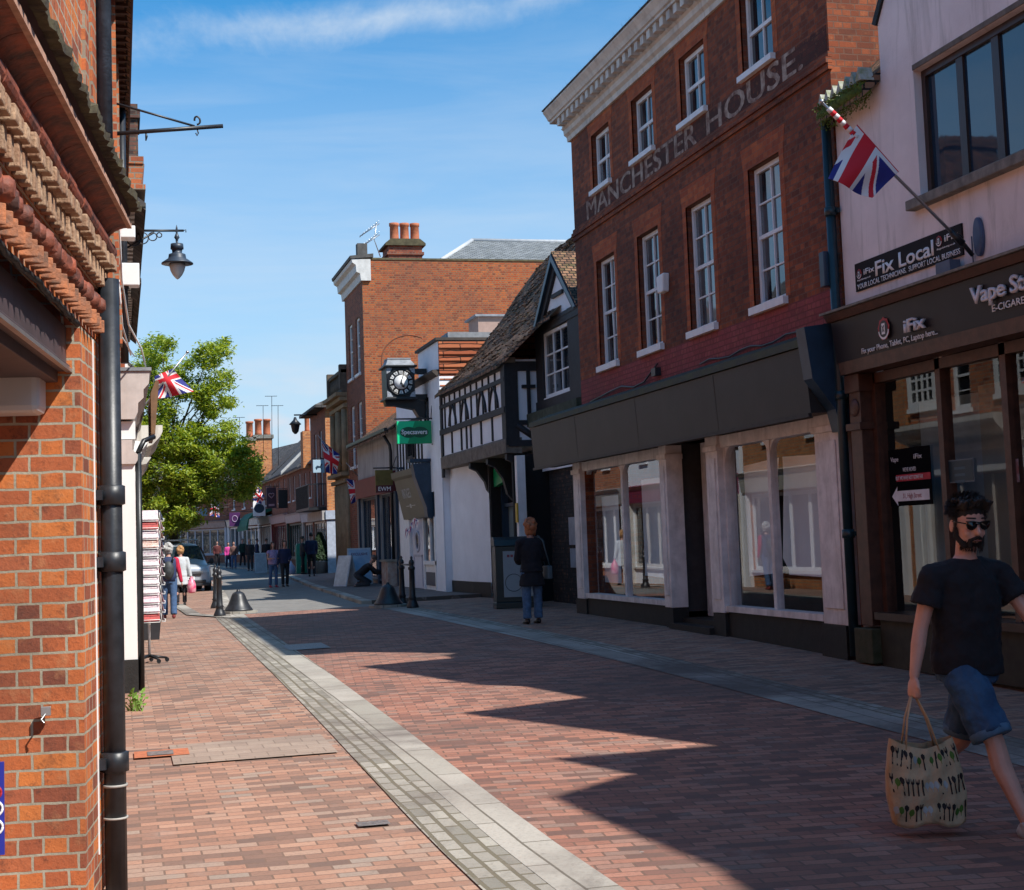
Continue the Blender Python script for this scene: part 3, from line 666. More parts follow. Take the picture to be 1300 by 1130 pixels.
# ================================================================== pink rendered building (phone shop)
P1 = 15.2
pk = thing('rendered_building', 'pale pink rendered building with brown windows above a dark phone repair shopfront', 'building', (RX, 12.5, .15))
prof = [(9.75, 0), (P1, 0), (P1, 6.35), (14.12, 6.45), (14.12, 7.0), (12.7, 8.9), (10.75, 7.5), (10.75, 6.85), (9.75, 6.3)]
wl, wr_ = 11.45, 13.46
mb = MB(FR); 
facade(mb, 9.75, P1, 3.9, 6.3, [(wl, wr_, 4.94, 6.27)], .14)
mb.add([(u, 0, v) for u, v in prof[2:]]+[(9.75, 0, 6.3), (P1, 0, 6.3)], [(0, 1, 2, 3, 4, 5, 6, 7, 8)])
mb.add([(9.75, 0, 3.9), (9.75, -9, 3.9), (9.75, -9, 6.3), (9.75, 0, 6.3)], [(0, 1, 2, 3)])
mb.quad((9.75, 0, 0), (9.75, -9, 0), (9.75, -9, 3.9), (9.75, 0, 3.9)); mb.quad((P1, 0, 0), (P1, -9, 0), (P1, -9, 6.3), (P1, 0, 6.3))
mb.build('wall', RENDER_PINK, pk)
mb = MB(FR)   # roofs: mossy eaves slope beside Manchester House, then the gable roof
mb.prism([(.22, 6.32), (-2.2, 8.3), (-2.2, 8.2), (.22, 6.2)], lambda p, a: (a, p[0], p[1]), 14.13, P1+.03)
mb.prof_w([(14.14, 6.9), (12.7, 8.82), (12.7, 8.95), (14.2, 7.0)], -9, -.12); mb.prof_w([(10.75, 7.4), (12.7, 8.82), (12.7, 8.95), (10.72, 7.5)], -9, -.12); mb.prof_w([(9.72, 6.3), (10.75, 6.8), (10.75, 6.95), (9.72, 6.42)], -9, -.12)
mb.build('roof', TILE_T, pk)
mb = MB(FR)   # dark verge board of the gable
mb.prof_w([(14.13, 6.98), (12.7, 8.88), (12.7, 8.98), (14.2, 7.02)], -.115, .03); mb.build('verge', BLACK_ROUGH, pk)
mb = MB(FR)   # scalloped tile ends
for i in range(7):
    t = i/6; mb.prof_w([(15.15-i*.15, 6.38+i*.001), (15.15-i*.15-.13, 6.38), (15.15-i*.15-.08, 6.50+.03*t)], .08, .24)
mb.build('tile_ends', M('pale_lichened_tile', (.42, .42, .38), .9, col2=(.22, .24, .12), scale=12), pk)
mb = MB(FR)
rr = random.Random(3)
for i in range(1400):
    u = rr.uniform(14.15, 15.2); w = rr.uniform(.08, .26); v = 6.34-rr.random()**2*.26+.04; d = Vector((rr.uniform(-1, 1), rr.uniform(-1, 1), rr.uniform(-1.6, 1))).normalized()*rr.uniform(.02, .05)
    mb.add([(u, w, v), (u+d.x, w+d.y*.5, v+d.z), (u+d.x*.4+.012, w+d.y*.7+.012, v+d.z*.6)], [(0, 1, 2)])
mb.tube([(14.15, .17, 6.30), (14.6, .18, 6.30), (15.2, .16, 6.28)], .075, 8)
mb.build('moss', MOSS, pk)
window(pk, FR, wl+.005, wr_-.005, 4.945, 6.265, -.135, 3, 1, False, BROWN_D, dark_glass('blue_reflecting_glass', (.01, .03, .06), .03), 0, .07, bar=.065, frames=2)
mb = MB(FR); mb.box(wl-.12, wr_+.13, -.03, .11, 4.83, 4.935); mb.build('window_sill', STONE_G, pk, bevel=.01)
mb = MB(FR); mb.box(wl-.0, wr_+.0, -.02, .012, 6.275, 6.33); mb.build('lintel', TIMBER_GREY, pk)
pipe(pk, FR, 15.26, .09, .2, 6.35, .055, PIPE_TEAL, (1.55, 3.1, 5.2))
mb = MB(FR); mb.box(15.28, 15.4, .05, .2, 4.35, 4.75); mb.build('junction_box', NAVY, pk, bevel=.01)
# banner
BA, BB, BZ0, BZ1 = 12.72, 14.9, 4.215, 4.525
mb = MB(FR); mb.box(BA, BB, .0, .02, BZ0, BZ1); ban = mb.build('banner', M('banner_black', (.016, .011, .011), .7, var=.3, spec=.2), pk)
text(ban, FR, 'Fix Local', 14.44, 4.315, .155, .021, WHT, -1, width=1.20, th=.002, bold=.02)
text(ban, FR, 'YOUR LOCAL TECHNICIANS.  SUPPORT LOCAL BUSINESS', 14.86, 4.235, .055, .021, WHT, -1, width=2.10, th=.002, bold=.008)
def crest(parent, fr, u, v, r, w):
    a = MB(fr)
    ring = [(u+r*math.sin(t*PI/9)*(.95 if t % 2 else 1.08), v+r*math.cos(t*PI/9)*(.95 if t % 2 else 1.08)) for t in range(18)]
    a.mi = 0; a.prof_w(ring, w, w+.004)
    a.mi = 1; a.prof_w([(u+r*.98*math.sin(t*PI/9), v-r*abs(.98*math.cos(t*PI/9))) for t in range(-4, 5)]+[(u+r*.7*math.sin(t*PI/9), v-r*.7*math.cos(t*PI/9)) for t in range(4, -5, -1)], w+.0042, w+.006)
    a.mi = 2; a.prof_w([(u+r*.78*math.sin(t*PI/9), v+r*.78*math.cos(t*PI/9)) for t in range(18)], w+.0063, w+.008)
    a.mi = 1; a.prof_w([(u-r*.3, v-r*.5), (u+r*.3, v-r*.5), (u+r*.3, v+r*.5), (u-r*.3, v+r*.5)], w+.0083, w+.010)
    a.mi = 2; a.prof_w([(u-r*.22, v-r*.3), (u-r*.05, v), (u-r*.22, v+r*.3), (u-r*.1, v+r*.3), (u+r*.02, v+.1*r), (u+r*.14, v+r*.3), (u+r*.22, v+r*.3), (u+r*.08, v), (u+r*.22, v-r*.3), (u+.1*r, v-r*.3), (u, v-.1*r), (u-.1*r, v-r*.3)], w+.0103, w+.012)
    a.build('emblem', [RED, WHT, BLACK], parent)
crest(ban, FR, 14.80, 4.40, .052, .021); text(ban, FR, 'iFix', 14.70, 4.375, .06, .021, WHT, -1, width=.24, th=.002, bold=.015)
crest(ban, FR, 13.13, 4.43, .052, .021); text(ban, FR, 'iFix', 13.03, 4.405, .065, .021, WHT, -1, width=.25, th=.002, bold=.015)
text(ban, FR, 'ifixgodalming.co.uk', 14.85, 4.325, .018, .021, WHT, -1, width=.30, th=.002); text(ban, FR, 'ifixgodalming.co.uk', 13.18, 4.345, .018, .021, WHT, -1, width=.34, th=.002)
# flood light under the banner
mb = MB(FR); mb.box(12.72, 12.98, .05, .17, 3.99, 4.17); mb.tube([(12.8, .1, 4.0), (12.85, .05, 3.9), (12.95, .02, 3.93)], .012, 6); mb.tube([(12.55, .02, 4.36), (12.55, .02, 4.0), (12.35, .05, 3.92)], .008, 6); mb.tube([(12.55, .02, 4.02), (12.75, .04, 3.92)], .008, 6)
mb.build('flood_light', M('blue_grey_plastic', (.09, .11, .17), .5), pk, bevel=.008)
# fascia and cornice
A0 = 9.8
mb = MB(FR); mb.prof_u([(-.05, 3.44), (.17, 3.44), (.22, 3.90), (-.05, 3.90)], A0, 15.15)
fas = mb.build('fascia', M('black_gloss_fascia', (.022, .021, .026), .42, var=.3, scale=1.5, spec=.3), pk)
mb = MB(FR); mb.prof_u([(-.05, 3.905), (.25, 3.905), (.30, 3.98), (-.05, 4.0)], A0, 15.18); mb.prof_u([(-.05, 3.30), (.20, 3.30), (.22, 3.435), (-.05, 3.435)], A0, 15.02); mb.build('timber_moulding', BROWN, pk)
mb = MB(FR); mb.prof_u([(-.02, 4.003), (.34, 3.985), (.34, 4.01), (0.0, 4.075)], A0, 15.19); mb.build('lead_ledge', STONE_G, pk)
FT = Frame((RX-.17, 0, 0), (0, 1, 0), (-1, 0, 0))
def ft(s, px, py, h, width, m, **k):
    p = onX(px, py, RX-.195); return text(fas, FR, s, p.y, p.z, h, .235-.045+.0+(.0), m, -1, width=width, **k)
p = onX(1152, 427, RX-.2); text(fas, FR, 'iFix', p.y, p.z+.035, .13, .212, SILV, -1, width=.40, th=.03, bold=.02)
p = onX(1124, 421, RX-.2); crest(fas, FR, p.y, p.z+.03, .115, .215)
p = onX(1094, 455, RX-.2); text(fas, FR, 'Fix your Phone, Tablet, PC, Laptop here...', p.y, 3.475, .060, .194, WHT, -1, width=1.55, th=.004, bold=.008)
p = onX(1238, 402, RX-.2); text(fas, FR, 'Vape Store', p.y, 3.655, .155, .216, SILV, -1, width=1.25, th=.03, bold=.02)
p = onX(1262, 418, RX-.2); text(fas, FR, 'E-CIGARETTE LIQUIDS', p.y, 3.54, .065, .205, WHT, -1, width=1.2, th=.004, bold=.008)
# shopfront joinery
mb = MB(FR)
mb.box(14.80, 15.05, -.2, .10, .55, 3.30); mb.box(14.76, 15.09, -.2, .14, 2.68, 2.76); mb.box(14.76, 15.09, -.2, .13, 3.1, 3.295)
mb.lathe(FR(14.925, .10, 2.93), [(.10, 0), (.10, .012), (.06, .03), (.001, .035)], 16, (-1, 0, 0))
jb = mb.build('pilaster', BROWN, pk, bevel=.006)
mb = MB(FR); mb.box(14.72, 15.12, -.2, .16, .15, .52); mb.build('plinth', M('mossy_green_brown_stone', (.07, .06, .03), .9, col2=(.035, .04, .012), scale=9, bmp=.5), pk, bevel=.01)
mb = MB(FR); mb.box(A0, 14.72, -.25, .05, .12, .62); mb.build('stall_riser', M('dark_green_brown_riser', (.035, .032, .018), .7, var=.5, scale=7), pk)
mb = MB(FR); mb.box(A0, 14.75, -.25, .10, .622, .70); mb.build('shop_sill', BROWN_D, pk)
mb = MB(FR)
for u, t in ((14.76, .05), (13.42, .045), (12.27, .05), (10.9, .05)): mb.box(u-t, u+t, -.16, -.04, .70, 3.30)
mb.box(A0, 14.75, -.16, -.04, 3.18, 3.29)
jn = mb.build('window_frame', BROWN, pk)
mb = MB(FR); mb.quad((A0, -.1, .70), (14.75, -.1, .70), (14.75, -.1, 3.25), (A0, -.1, 3.25)); mb.build('pane', GLASS, jn)
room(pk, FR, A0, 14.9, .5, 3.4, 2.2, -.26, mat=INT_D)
mb = MB(FR)   # display boards inside
mb.mi = 0; mb.quad((13.5, -.55, .75), (14.6, -.5, .75), (14.6, -.5, 2.95), (13.5, -.55, 2.95)); mb.mi = 1; mb.quad((12.4, -.45, .75), (13.35, -.45, .75), (13.35, -.45, 3.0), (12.4, -.45, 3.0)); mb.mi = 2; mb.quad((11.0, -.6, 1.0), (12.2, -.6, 1.0), (12.2, -.6, 2.3), (11.0, -.6, 2.3))
mb.build('display_board', [M('teal_grey_board', (.17, .25, .28), .8, var=.4, scale=1), M('olive_grey_board', (.14, .15, .12), .8, var=.3, scale=1), M('yellowish_board', (.30, .28, .14), .8, var=.3)], pk)
# posters in the window
def panel(parent, fr, u0, u1, v0, v1, w, mat, name='poster', th=.006):
    mb = MB(fr); mb.box(u0, u1, w, w+th, v0, v1); return mb.build(name, mat, parent)
a = onX(1127, 572, RX+.08); b = onX(1184, 640, RX+.08); w = -.088
po = panel(pk, FR, b.y, a.y, b.z, a.z, w, M('matt_black_notice', (.004, .004, .005), .95, spec=.05), 'moved_notice')
WD = a.y-b.y; HT = a.z-b.z
PWHT = M('poster_white', (.80, .80, .82), .8)
text(po, FR, 'Vape', a.y-.05, a.z-.13, .05, w+.007, PWHT, -1, width=.16, th=.001); text(po, FR, 'iFix', a.y-WD*.62, a.z-.12, .05, w+.007, PWHT, -1, width=.17, th=.001, bold=.01)
text(po, FR, "WE'VE MOVED", a.y-WD*.5, a.z-.245, .042, w+.007, PWHT, -1, width=.27, th=.001, align='CENTER', bold=.01)
panel(po, FR, b.y+.01, a.y-.15, a.z-.345, a.z-.275, w+.002, M('poster_red', (.50, .02, .04), .7), 'red_band')
text(po, FR, 'BUT WE HAVE NOT GONE FAR', a.y-WD*.5, a.z-.33, .04, w+.012, PWHT, -1, width=.56, th=.001, align='CENTER', bold=.01)
mb = MB(FR); zc = a.z-.50; mb.prof_w([(a.y-.04, zc), (a.y-.16, zc+.10), (a.y-.15, zc+.055), (a.y-WD+.05, zc+.055), (a.y-WD+.05, zc-.055), (a.y-.15, zc-.055), (a.y-.16, zc-.10)], w+.0065, w+.009); mb.build('arrow', PWHT, po)
text(po, FR, '31, High Street', a.y-WD*.54, zc-.025, .05, w+.0095, M('poster_ink_red', (.30, .02, .04), .6), -1, width=.38, th=.001, align='CENTER', bold=.005)
text(po, FR, 'NEXT DOOR TO BOOTS OPTICIANS', a.y-WD*.5, b.z+.05, .035, w+.007, PWHT, -1, width=.56, th=.001, align='CENTER', bold=.01)
a = onX(1201, 585, RX+.08); b = onX(1237, 611, RX+.08); po = panel(pk, FR, b.y, a.y, b.z, a.z, w, M('pale_edge_card', (.12, .16, .18), .6), 'closed_sign'); po2 = MB(FR); po2.box(b.y+.012, a.y-.012, w+.0062, w+.009, b.z+.012, a.z-.012); po2.build('sign_face', M('dark_teal_card', (.01, .035, .05), .5), po)
mb = MB(FR)
for k in range(3): mb.box((a.y+b.y)/2-.10+.01*k, (a.y+b.y)/2+.10, w+.0092, w+.010, a.z-.10-k*.065, a.z-.075-k*.065)
mb.build('faint_print', M('dim_teal_ink', (.05, .10, .13), .6), po)
a = onX(1277, 584, RX+.08); b = onX(1294, 612, RX+.08); po = panel(pk, FR, b.y, a.y, b.z, a.z, w, M('blue_white_poster', (.32, .36, .42), .6, col2=(.2, .08, .08), scale=9), 'window_poster')
# clutter on the display shelf
mb = MB(FR)
for i in range(5): mb.box(13.6+i*.18, 13.72+i*.18, -.45, -.3, .72, .9+.2*random.random())
mb.build('shelf_box', M('pale_card_box', (.16, .17, .19), .8), pk)

# ================================================================== row of houses beside and behind the viewer (their gables throw the shadows)
def off_house(u0, u1, apex, ze0, ze1, za, lab, mat, z=0):
    h = thing('gabled_house', lab, 'house', (RX, (u0+u1)/2, 0))
    mb = MB(FR); mb.prof_w([(u0, 0), (u1, 0), (u1, ze1), (apex, za), (u0, ze0)], -9, -.12)
    mb.build('wall', mat, h)
    mb = MB(FR); ops = [(u0+.5, u0+1.3, 4.3, 5.6), (u1-1.3, u1-.5, 4.3, 5.6)] if u1-u0 > 2.9 else [((u0+u1)/2-.4, (u0+u1)/2+.4, 4.3, 5.5)]
    facade(mb, u0, u1, 0, min(ze0, ze1), ops+[(u0+.3, u1-.3, .7, 2.9)], .11)
    mb.add([(u0, 0, min(ze0, ze1)), (u1, 0, min(ze0, ze1)), (u1, 0, ze1), (apex, 0, za), (u0, 0, ze0)], [(0, 1, 2, 3, 4)]); mb.build('front_wall', mat, h)
    for o in ops: window(h, FR, *o, -.105, 2, 2)
    window(h, FR, u0+.3, u1-.3, .7, 2.9, -.105, 3, 1, False, NAVY)
    mb = MB(FR); mb.prof_w([(u0-.02, ze0), (apex, za), (apex, za+.1), (u0-.1, ze0+.06)], -9, .05); mb.prof_w([(u1+.02, ze1), (apex, za), (apex, za+.1), (u1+.1, ze1+.06)], -9, .05); mb.build('roof', TILE_T, h)
    return h
off_house(6.5, 9.70, 7.9, 5.7, 6.3, 8.45, 'gabled brick house next to the phone shop, outside the right edge', BR_ROW)
off_house(4.55, 6.45, 5.2, 7.55, 5.7, 8.3, 'narrow rendered gabled house second along from the phone shop', WHITE_WALL)
off_house(1.2, 4.5, 3.3, 8.6, 7.9, 9.0, 'high gabled brick house third along from the phone shop', BR_ROW)
off_house(-12, 1.15, -5, 8.8, 8.7, 9.3, 'long unseen brick shop building behind the viewer on the right, kept high for its shade', BR_ROW)  # never in view; continued at this height to shade the walking man
# ================================================================== timber framed building
tf = thing('timber_framed_building', 'black and white timber framed building with jettied upper floor and mossy tiled roof', 'building', (RX, 31, .25))
Ja, Jb = 30.45, 37.0          # jettied wing on the street line
BX = .73                      # bay stands back by this much
mb = MB(FR)
facade(mb, Ja, Jb, 3.55, 5.4, (), .1, w=0)
mb.quad((Ja, 0, 3.55), (Ja, -BX, 3.55), (Ja, -BX, 5.4), (Ja, 0, 5.4)); mb.quad((Ja, 0, 3.56), (Jb, 0, 3.56), (Jb, -1, 3.56), (Ja, -1, 3.56))
facade(mb, 25.25, Ja, 3.0, 6.1, [(28.05, 29.85, 4.5, 5.85)], .1, w=-BX)
mb.add([(27.5, -BX, 6.1), (30.05, -BX, 6.1), (28.78, -BX, 7.2)], [(0, 1, 2)])
# ground floor: white corner walls and recessed entrance
gx = .25
mb.quad((35.1, -gx+.0, .2), (Jb, -gx+.1, .2), (Jb, -gx+.1, 3.5), (35.1, -gx, 3.5)); mb.quad((35.1, -gx, .2), (33.9, -gx-.15, .2), (33.9, -gx-.15, 3.5), (35.1, -gx, 3.5))
mb.quad((Jb, .0, 0), (Jb, -9, 0), (Jb, -9, 5.5), (Jb, 0, 5.5)); mb.quad((25.25, -9, 0), (Jb, -9, 0), (Jb, -9, 5.5), (25.25, -9, 5.5)); mb.quad((25.25, -BX, 0), (25.25, -9, 0), (25.25, -9, 6.1), (25.25, -BX, 6.1))
mb.build('wall', WHITE_WALL, tf)
mb = MB(FR)   # heavy frame
J = .035
mb.box(Ja-.0, Jb, .0, J+.03, 4.27, 4.40)                     # mid rail
mb.box(Ja, Jb, .0, J+.02, 4.93, 5.02)
mb.box(Ja-.05, Ja+.28, -.05, J+.01, 3.58, 5.3); mb.box(Jb-.2, Jb, 0, J+.01, 3.2, 5.3)
mb.box(Ja-.02, Jb, -.02, J, 5.2, 5.34)
rr = random.Random(5)
for i in range(1, 12):                                             # lower studs
    u = Ja+.2+(Jb-Ja-.4)*i/12+rr.uniform(-.04, .04)
    if i % 2 == 0 or i == 7: mb.box(u-.035, u+.035, 0, J, 3.75, 4.27)
for i in range(0, 11):
    u = Ja+.3+(Jb-Ja-.5)*i/10.5
    mb.box(u-.026, u+.026, 0, J, 4.40, 5.2)
# ogee braces (arched lozenges)
for c in (35.65, 34.35, 32.6, 31.5):
    for s in (-1, 1):
        pts = [(c+s*(.02+.36*math.sin(t/6*PI/2)), J*.6, 4.95-.52*t/6) for t in range(7)]
        mb.tube(pts, .032, 6)
# side of the jetty and the bay beyond
SJ = Frame((RX, Ja, 0), (1, 0, 0), (0, -1, 0))
mb.fr = SJ
mb.box(.0, .25, 0, .04, 3.58, 5.3); mb.box(.0, BX+.1, .0, .05, 5.15, 5.35); mb.box(0, BX, 0, .05, 3.55, 3.68); mb.box(.45, .52, .0, .06, 4.1, 5.2); mb.box(.34, .63, 0, .07, 4.78, 4.85); mb.tube([(.2, .02, 4.0), (.7, .02, 3.65)], .07, 6)
mb.box(.25, BX, 0, .045, 4.0, 4.1)
BY = Frame((RX+BX, 0, 0), (0, 1, 0), (-1, 0, 0)); mb.fr = BY
mb.box(27.2, 28.03, 0, .07, 4.0, 6.1); mb.box(29.87, 30.4, 0, .07, 4.0, 6.1); mb.box(27.2, 30.4, 0, .09, 5.87, 6.08); mb.box(27.2, 30.4, .0, .10, 4.28, 4.46); mb.box(27.2, 30.4, 0, .06, 3.9, 4.0)
mb.prof_w([(27.5, 6.1), (27.72, 6.1), (28.78, 7.0), (29.84, 6.1), (30.05, 6.1), (28.78, 7.2)], 0, .07); mb.box(28.4, 29.15, .0, .05, 6.48, 6.56)
mb.build('timber_frame', TIMBER, tf)
mb = MB(BY); mb.prof_w([(27.42, 6.03), (28.78, 7.19), (28.78, 7.34), (27.25, 6.03)], -2.2, .14); mb.prof_w([(30.14, 6.03), (28.78, 7.19), (28.78, 7.34), (30.3, 6.03)], -2.2, .14)
mb.build('dormer_verge', NAVY, tf)
mb = MB(BY); mb.prof_w([(27.24, 6.035), (28.78, 7.345), (28.78, 7.40), (27.2, 6.06)], -2.6, .12); mb.prof_w([(30.31, 6.035), (28.78, 7.345), (28.78, 7.40), (30.35, 6.06)], -2.6, .12); mb.build('dormer_roof', TILE_T, tf)
window(tf, BY, 28.05, 29.85, 4.5, 5.85, -.02, 3, 3, False, WHITE, GLASS_C, .06, .06, bar=.03)
mb = MB(BY); mb.box(26.9, 30.45, .0, .30, 3.95, 4.22); mb.build('bay_ledge', M('green_stained_ledge', (.07, .08, .055), .9, col2=(.03, .04, .02), scale=5, bmp=.5), tf)
mb = MB(FR); mb.prof_u([(-.3, 3.40), (.05, 3.42), (.06, 3.70), (.02, 3.74), (-.3, 3.74)], Ja-.02, Jb); mb.build('jetty_beam', TIMBER_GREY, tf)
mb = MB(FR); mb.prof_u([(-.2, 5.32), (.06, 5.32), (.07, 5.42), (-.2, 5.44)], Ja-.1, Jb); mb.build('wall_plate', TIMBER_GREY, tf)
# curved jetty brackets
mb = MB(FR)
for u in (30.6, 32.3, 34.0):
    mb.prof_u([(.02, 3.4), (-.55, 3.4), (-.55, 2.45), (-.42, 2.6), (-.33, 2.95), (-.15, 3.2), (.02, 3.28)], u-.09, u+.09)
mb.build('jetty_bracket', TIMBER, tf)
mb = MB(FR); mb.quad((35.1, -gx+.02, .2), (Jb, -gx+.12, .2), (Jb, -gx+.12, .62), (35.1, -gx+.02, .62)); mb.quad((35.1, -gx+.02, .2), (33.9, -gx-.13, .2), (33.9, -gx-.13, .62), (35.1, -gx+.02, .62)); mb.build('plinth', BLACK_ROUGH, tf)
# main roof: sweeping eave
mb = MB(FR)
us = [28.6+i*(Jb+.12-28.6)/16 for i in range(17)]
def roofpt(u, t):      # t 0 eave .. 1 ridge ; the eave is lower over the jetty, sags and swells like an old roof
    k = min(1, max(0, (u-29.0)/1.6)); k = k*k*(3-2*k)
    w = (.14)*k + (-BX+.25)*(1-k); v = 5.30*k+6.05*(1-k)
    W2, V2 = -4.0, 9.42
    TX_ = (0, .242, .436, .549, .673, .801, .93, 1); TZ_ = (0, .2275, .4675, .6375, .795, .92, .985, 1)
    q = t*7; i_ = min(6, int(q)); fx_ = TX_[i_]+(TX_[i_+1]-TX_[i_])*(q-i_); fz_ = TZ_[i_]+(TZ_[i_+1]-TZ_[i_])*(q-i_)
    s = math.sin(u*1.3)*.03+math.sin(u*3.1+1)*.015
    return (u, w+(W2-w)*fx_, v+(V2-v)*fz_+s*math.sin(t*PI))
T = 14; pts = []; F = []
for u in us:
    for j in range(T+1): pts.append(roofpt(u, j/T))
for i in range(len(us)-1):
    for j in range(T): F.append((i*(T+1)+j, (i+1)*(T+1)+j, (i+1)*(T+1)+j+1, i*(T+1)+j+1))
mb.add(pts, F)
for i in range(len(us)-1):      # tile edge thickness at the eave and verge
    a, b = roofpt(us[i], 0), roofpt(us[i+1], 0); mb.add([a, b, (b[0], b[1], b[2]-.07), (a[0], a[1], a[2]-.07)], [(0, 1, 2, 3)])
for j in range(T):
    a, b = roofpt(us[-1], j/T), roofpt(us[-1], (j+1)/T); mb.add([a, b, (b[0], b[1], b[2]-.09), (a[0], a[1], a[2]-.09)], [(0, 1, 2, 3)])
# taller roof behind, running on to Manchester House
mb.add([(25.22, -BX+.1, 6.0), (29.2, -BX+.1, 6.0), (30.2, -4.0, 9.42), (25.22, -4.0, 9.42)], [(0, 1, 2, 3)])
mb.add([(25.22, -4.0, 9.42), (Jb+.12, -4.0, 9.42), (Jb+.12, -8.9, 5.5), (25.22, -8.9, 5.5)], [(0, 1, 2, 3)])
mb.build('roof', TILE_T, tf)
mb = MB(FR)   # gable end triangle closing the far side
mb.add([(Jb+.05, -.0, 5.3), (Jb+.05, -4.1, 8.95), (Jb+.05, -8.8, 5.4)], [(0, 1, 2)]); mb.build('gable_end', TILE_R, tf)
# individual tile courses as small lips so the roof reads rough
mb = MB(FR); rr = random.Random(9)
for i in range(1500):
    u = rr.uniform(28.9, Jb+.05); t = rr.random(); p = Vector(roofpt(u, t)); q = Vector(roofpt(u, min(1, t+.03))); d = (q-p).normalized(); n = Vector((0, -d.z, d.y)); n = -n if n.z < 0 else n
    h = rr.uniform(.012, .04); a = p+n*h; b = p+n*.004+d*.13
    x = Vector((.075, 0, 0)); mb.add([tuple(a-x), tuple(a+x), tuple(b+x), tuple(b-x), tuple(p-x), tuple(p+x)], [(0, 1, 2, 3), (0, 4, 5, 1)])
mb.build('lifted_tiles', TILE_T, tf)
# optician entrance under the jetty
mb = MB(FR); mb.box(30.6, 33.9, -.88, -.85, .2, 3.4); mb.box(33.8, 33.89, -.85, -.42, .2, 3.4); mb.box(30.5, 30.62, -.95, -.1, .2, 3.4)
mb.build('entrance_recess', INT_D, tf)
mb = MB(FR); 
for u in (33.75, 32.65, 32.2, 31.35): mb.box(u-.06, u+.06, -.85, -.66, .2, 3.0)
mb.box(31.41, 33.69, -.85, -.70, 2.35, 2.43); mb.build('door_frame', NAVY, tf)
mb = MB(FR); mb.box(32.72, 33.68, -.84, -.8, .25, 2.34); dd = mb.build('door', M('pale_blue_grey_door', (.17, .23, .25), .4, var=.2, scale=1), tf)
mb = MB(FR); mb.box(32.72, 33.68, -.84, -.8, 2.45, 2.95); 
for k in range(4): mb.box(32.75+k*.22, 32.79+k*.22, -.8, -.78, 2.45, 2.95)
mb.build('fanlight', GLASS_D, tf)
mb = MB(FR); mb.prof_w([(32.45, 2.95), (33.8, 2.82), (33.85, 3.38), (32.45, 3.38)], -.62, -.5); mb.prof_w([(30.75, 2.75), (32.1, 2.85), (32.1, 3.38), (30.75, 3.38)], -.62, -.5); mb.build('green_shop_sign', GREEN, tf)
mb = MB(FR); mb.box(30.25, 30.42, -.3, -.12, .25, 3.35); mb.build('white_post', WHITE, tf)
mb = MB(FR); mb.box(30.24, 30.40, -.115, -.09, 1.95, 2.35); mb.build('yellow_plate', YEL, tf)
mb = MB(FR); mb.box(27.2, 30.2, -.9, -.8, .2, 3.9); mb.build('side_passage_wall', brick('near_black_brick', [(0, (.012, .016, .02)), (1, (.03, .035, .04))], (.02, .022, .025), gr=.1), tf)  # passage wall in one near-black brick tone
mb = MB(FR); mb.box(28.35, 28.85, -.79, -.775, 1.45, 2.0); mb.box(28.3, 28.8, -.79, -.77, 1.0, 1.38); mb.build('notice', M('pale_notice', (.36, .40, .46), .7), tf)

# small rendered chimney and stack behind the roof
# ================================================================== white building with the clock and the tearoom door
cb = thing('white_rendered_building', 'white building with stepped parapet that carries the projecting clock', 'building', (RX, 40, .2))
W0, W1 = 37.15, 43.3
mb = MB(FR); facade(mb, W0, W1, 2.9, 5.85, [(38.6, 38.95, 4.4, 5.3)], .1); facade(mb, W0+.1, 39.9, 5.85, 6.72, (), w=-.02)
mb.quad((W0, 0, 0), (W0, -8, 0), (W0, -8, 5.8), (W0, 0, 5.8)); mb.quad((W1, 0, 0), (W1, -8, 0), (W1, -8, 5.8), (W1, 0, 5.8)); mb.quad((W0, -8, 0), (W1, -8, 0), (W1, -8, 6), (W0, -8, 6)); mb.quad((W0, 0, 5.85), (W1, 0, 5.85), (W1, -8, 5.85), (W0, -8, 5.85))
mb.quad((W0, -.0, .2), (38.2, .0, .2), (38.2, 0, 2.9), (W0, 0, 2.9))
mb.build('wall', WHITE_WALL, cb)
mb = MB(FR)   # tile-hung cheek of the raised parapet, facing the viewer
for k in range(-3, 6):
    v = 5.72+k*.165; mb.prism([(-.02, v), (-3.2, v), (-3.2, v+.15), (-.02, v+.15)], lambda p, a: (a, p[0], p[1]), W0+.02-.03*(k % 1), W0+.10)
    mb.prism([(-.02, v-.012), (-3.2, v-.012), (-3.2, v+.02), (-.02, v+.02)], lambda p, a: (a, p[0], p[1]), W0-.02, W0+.02)
mb.build('tile_hung_cheek', TILE_R, cb)
mb = MB(FR); mb.prof_u([(-.1, 5.82), (.05, 5.82), (.16, 5.92), (.16, 5.97), (-.1, 5.99)], W0+.05, W1); mb.box(W0+.0, 39.95, -3.2, .06, 6.73, 6.80); mb.build('parapet_cornice', M('dark_weathered_cornice', (.07, .055, .045), .8, var=.4, scale=4), cb)
mb = MB(FR); mb.box(W0+.6, 39.0, -3.0, -.4, 6.805, 7.02); mb.build('roof_light', LEAD, cb)
mb = MB(FR)
for u in (39.6, 40.05, 40.5, 40.95, 41.4, 41.85, 42.3, 42.75, 43.2): mb.box(u-.07, u+.07, 0, .03, 3.0, 4.9)
mb.box(39.5, W1, 0, .04, 4.9, 5.0); mb.box(38.55, 38.6, 0, .05, 4.3, 5.4); mb.box(38.95, 39.0, 0, .05, 4.3, 5.4); mb.box(38.55, 39.0, 0, .05, 5.3, 5.4)
mb.build('timber_frame', TIMBER, cb)
window(cb, FR, 40.6, 41.35, 3.95, 4.75, .032, 2, 2, False, TIMBER, GLASS_D, .05, .05)
window(cb, FR, 38.6, 38.95, 4.4, 5.3, -.09, 1, 1, False, TIMBER, GLASS_D, 0, .04)
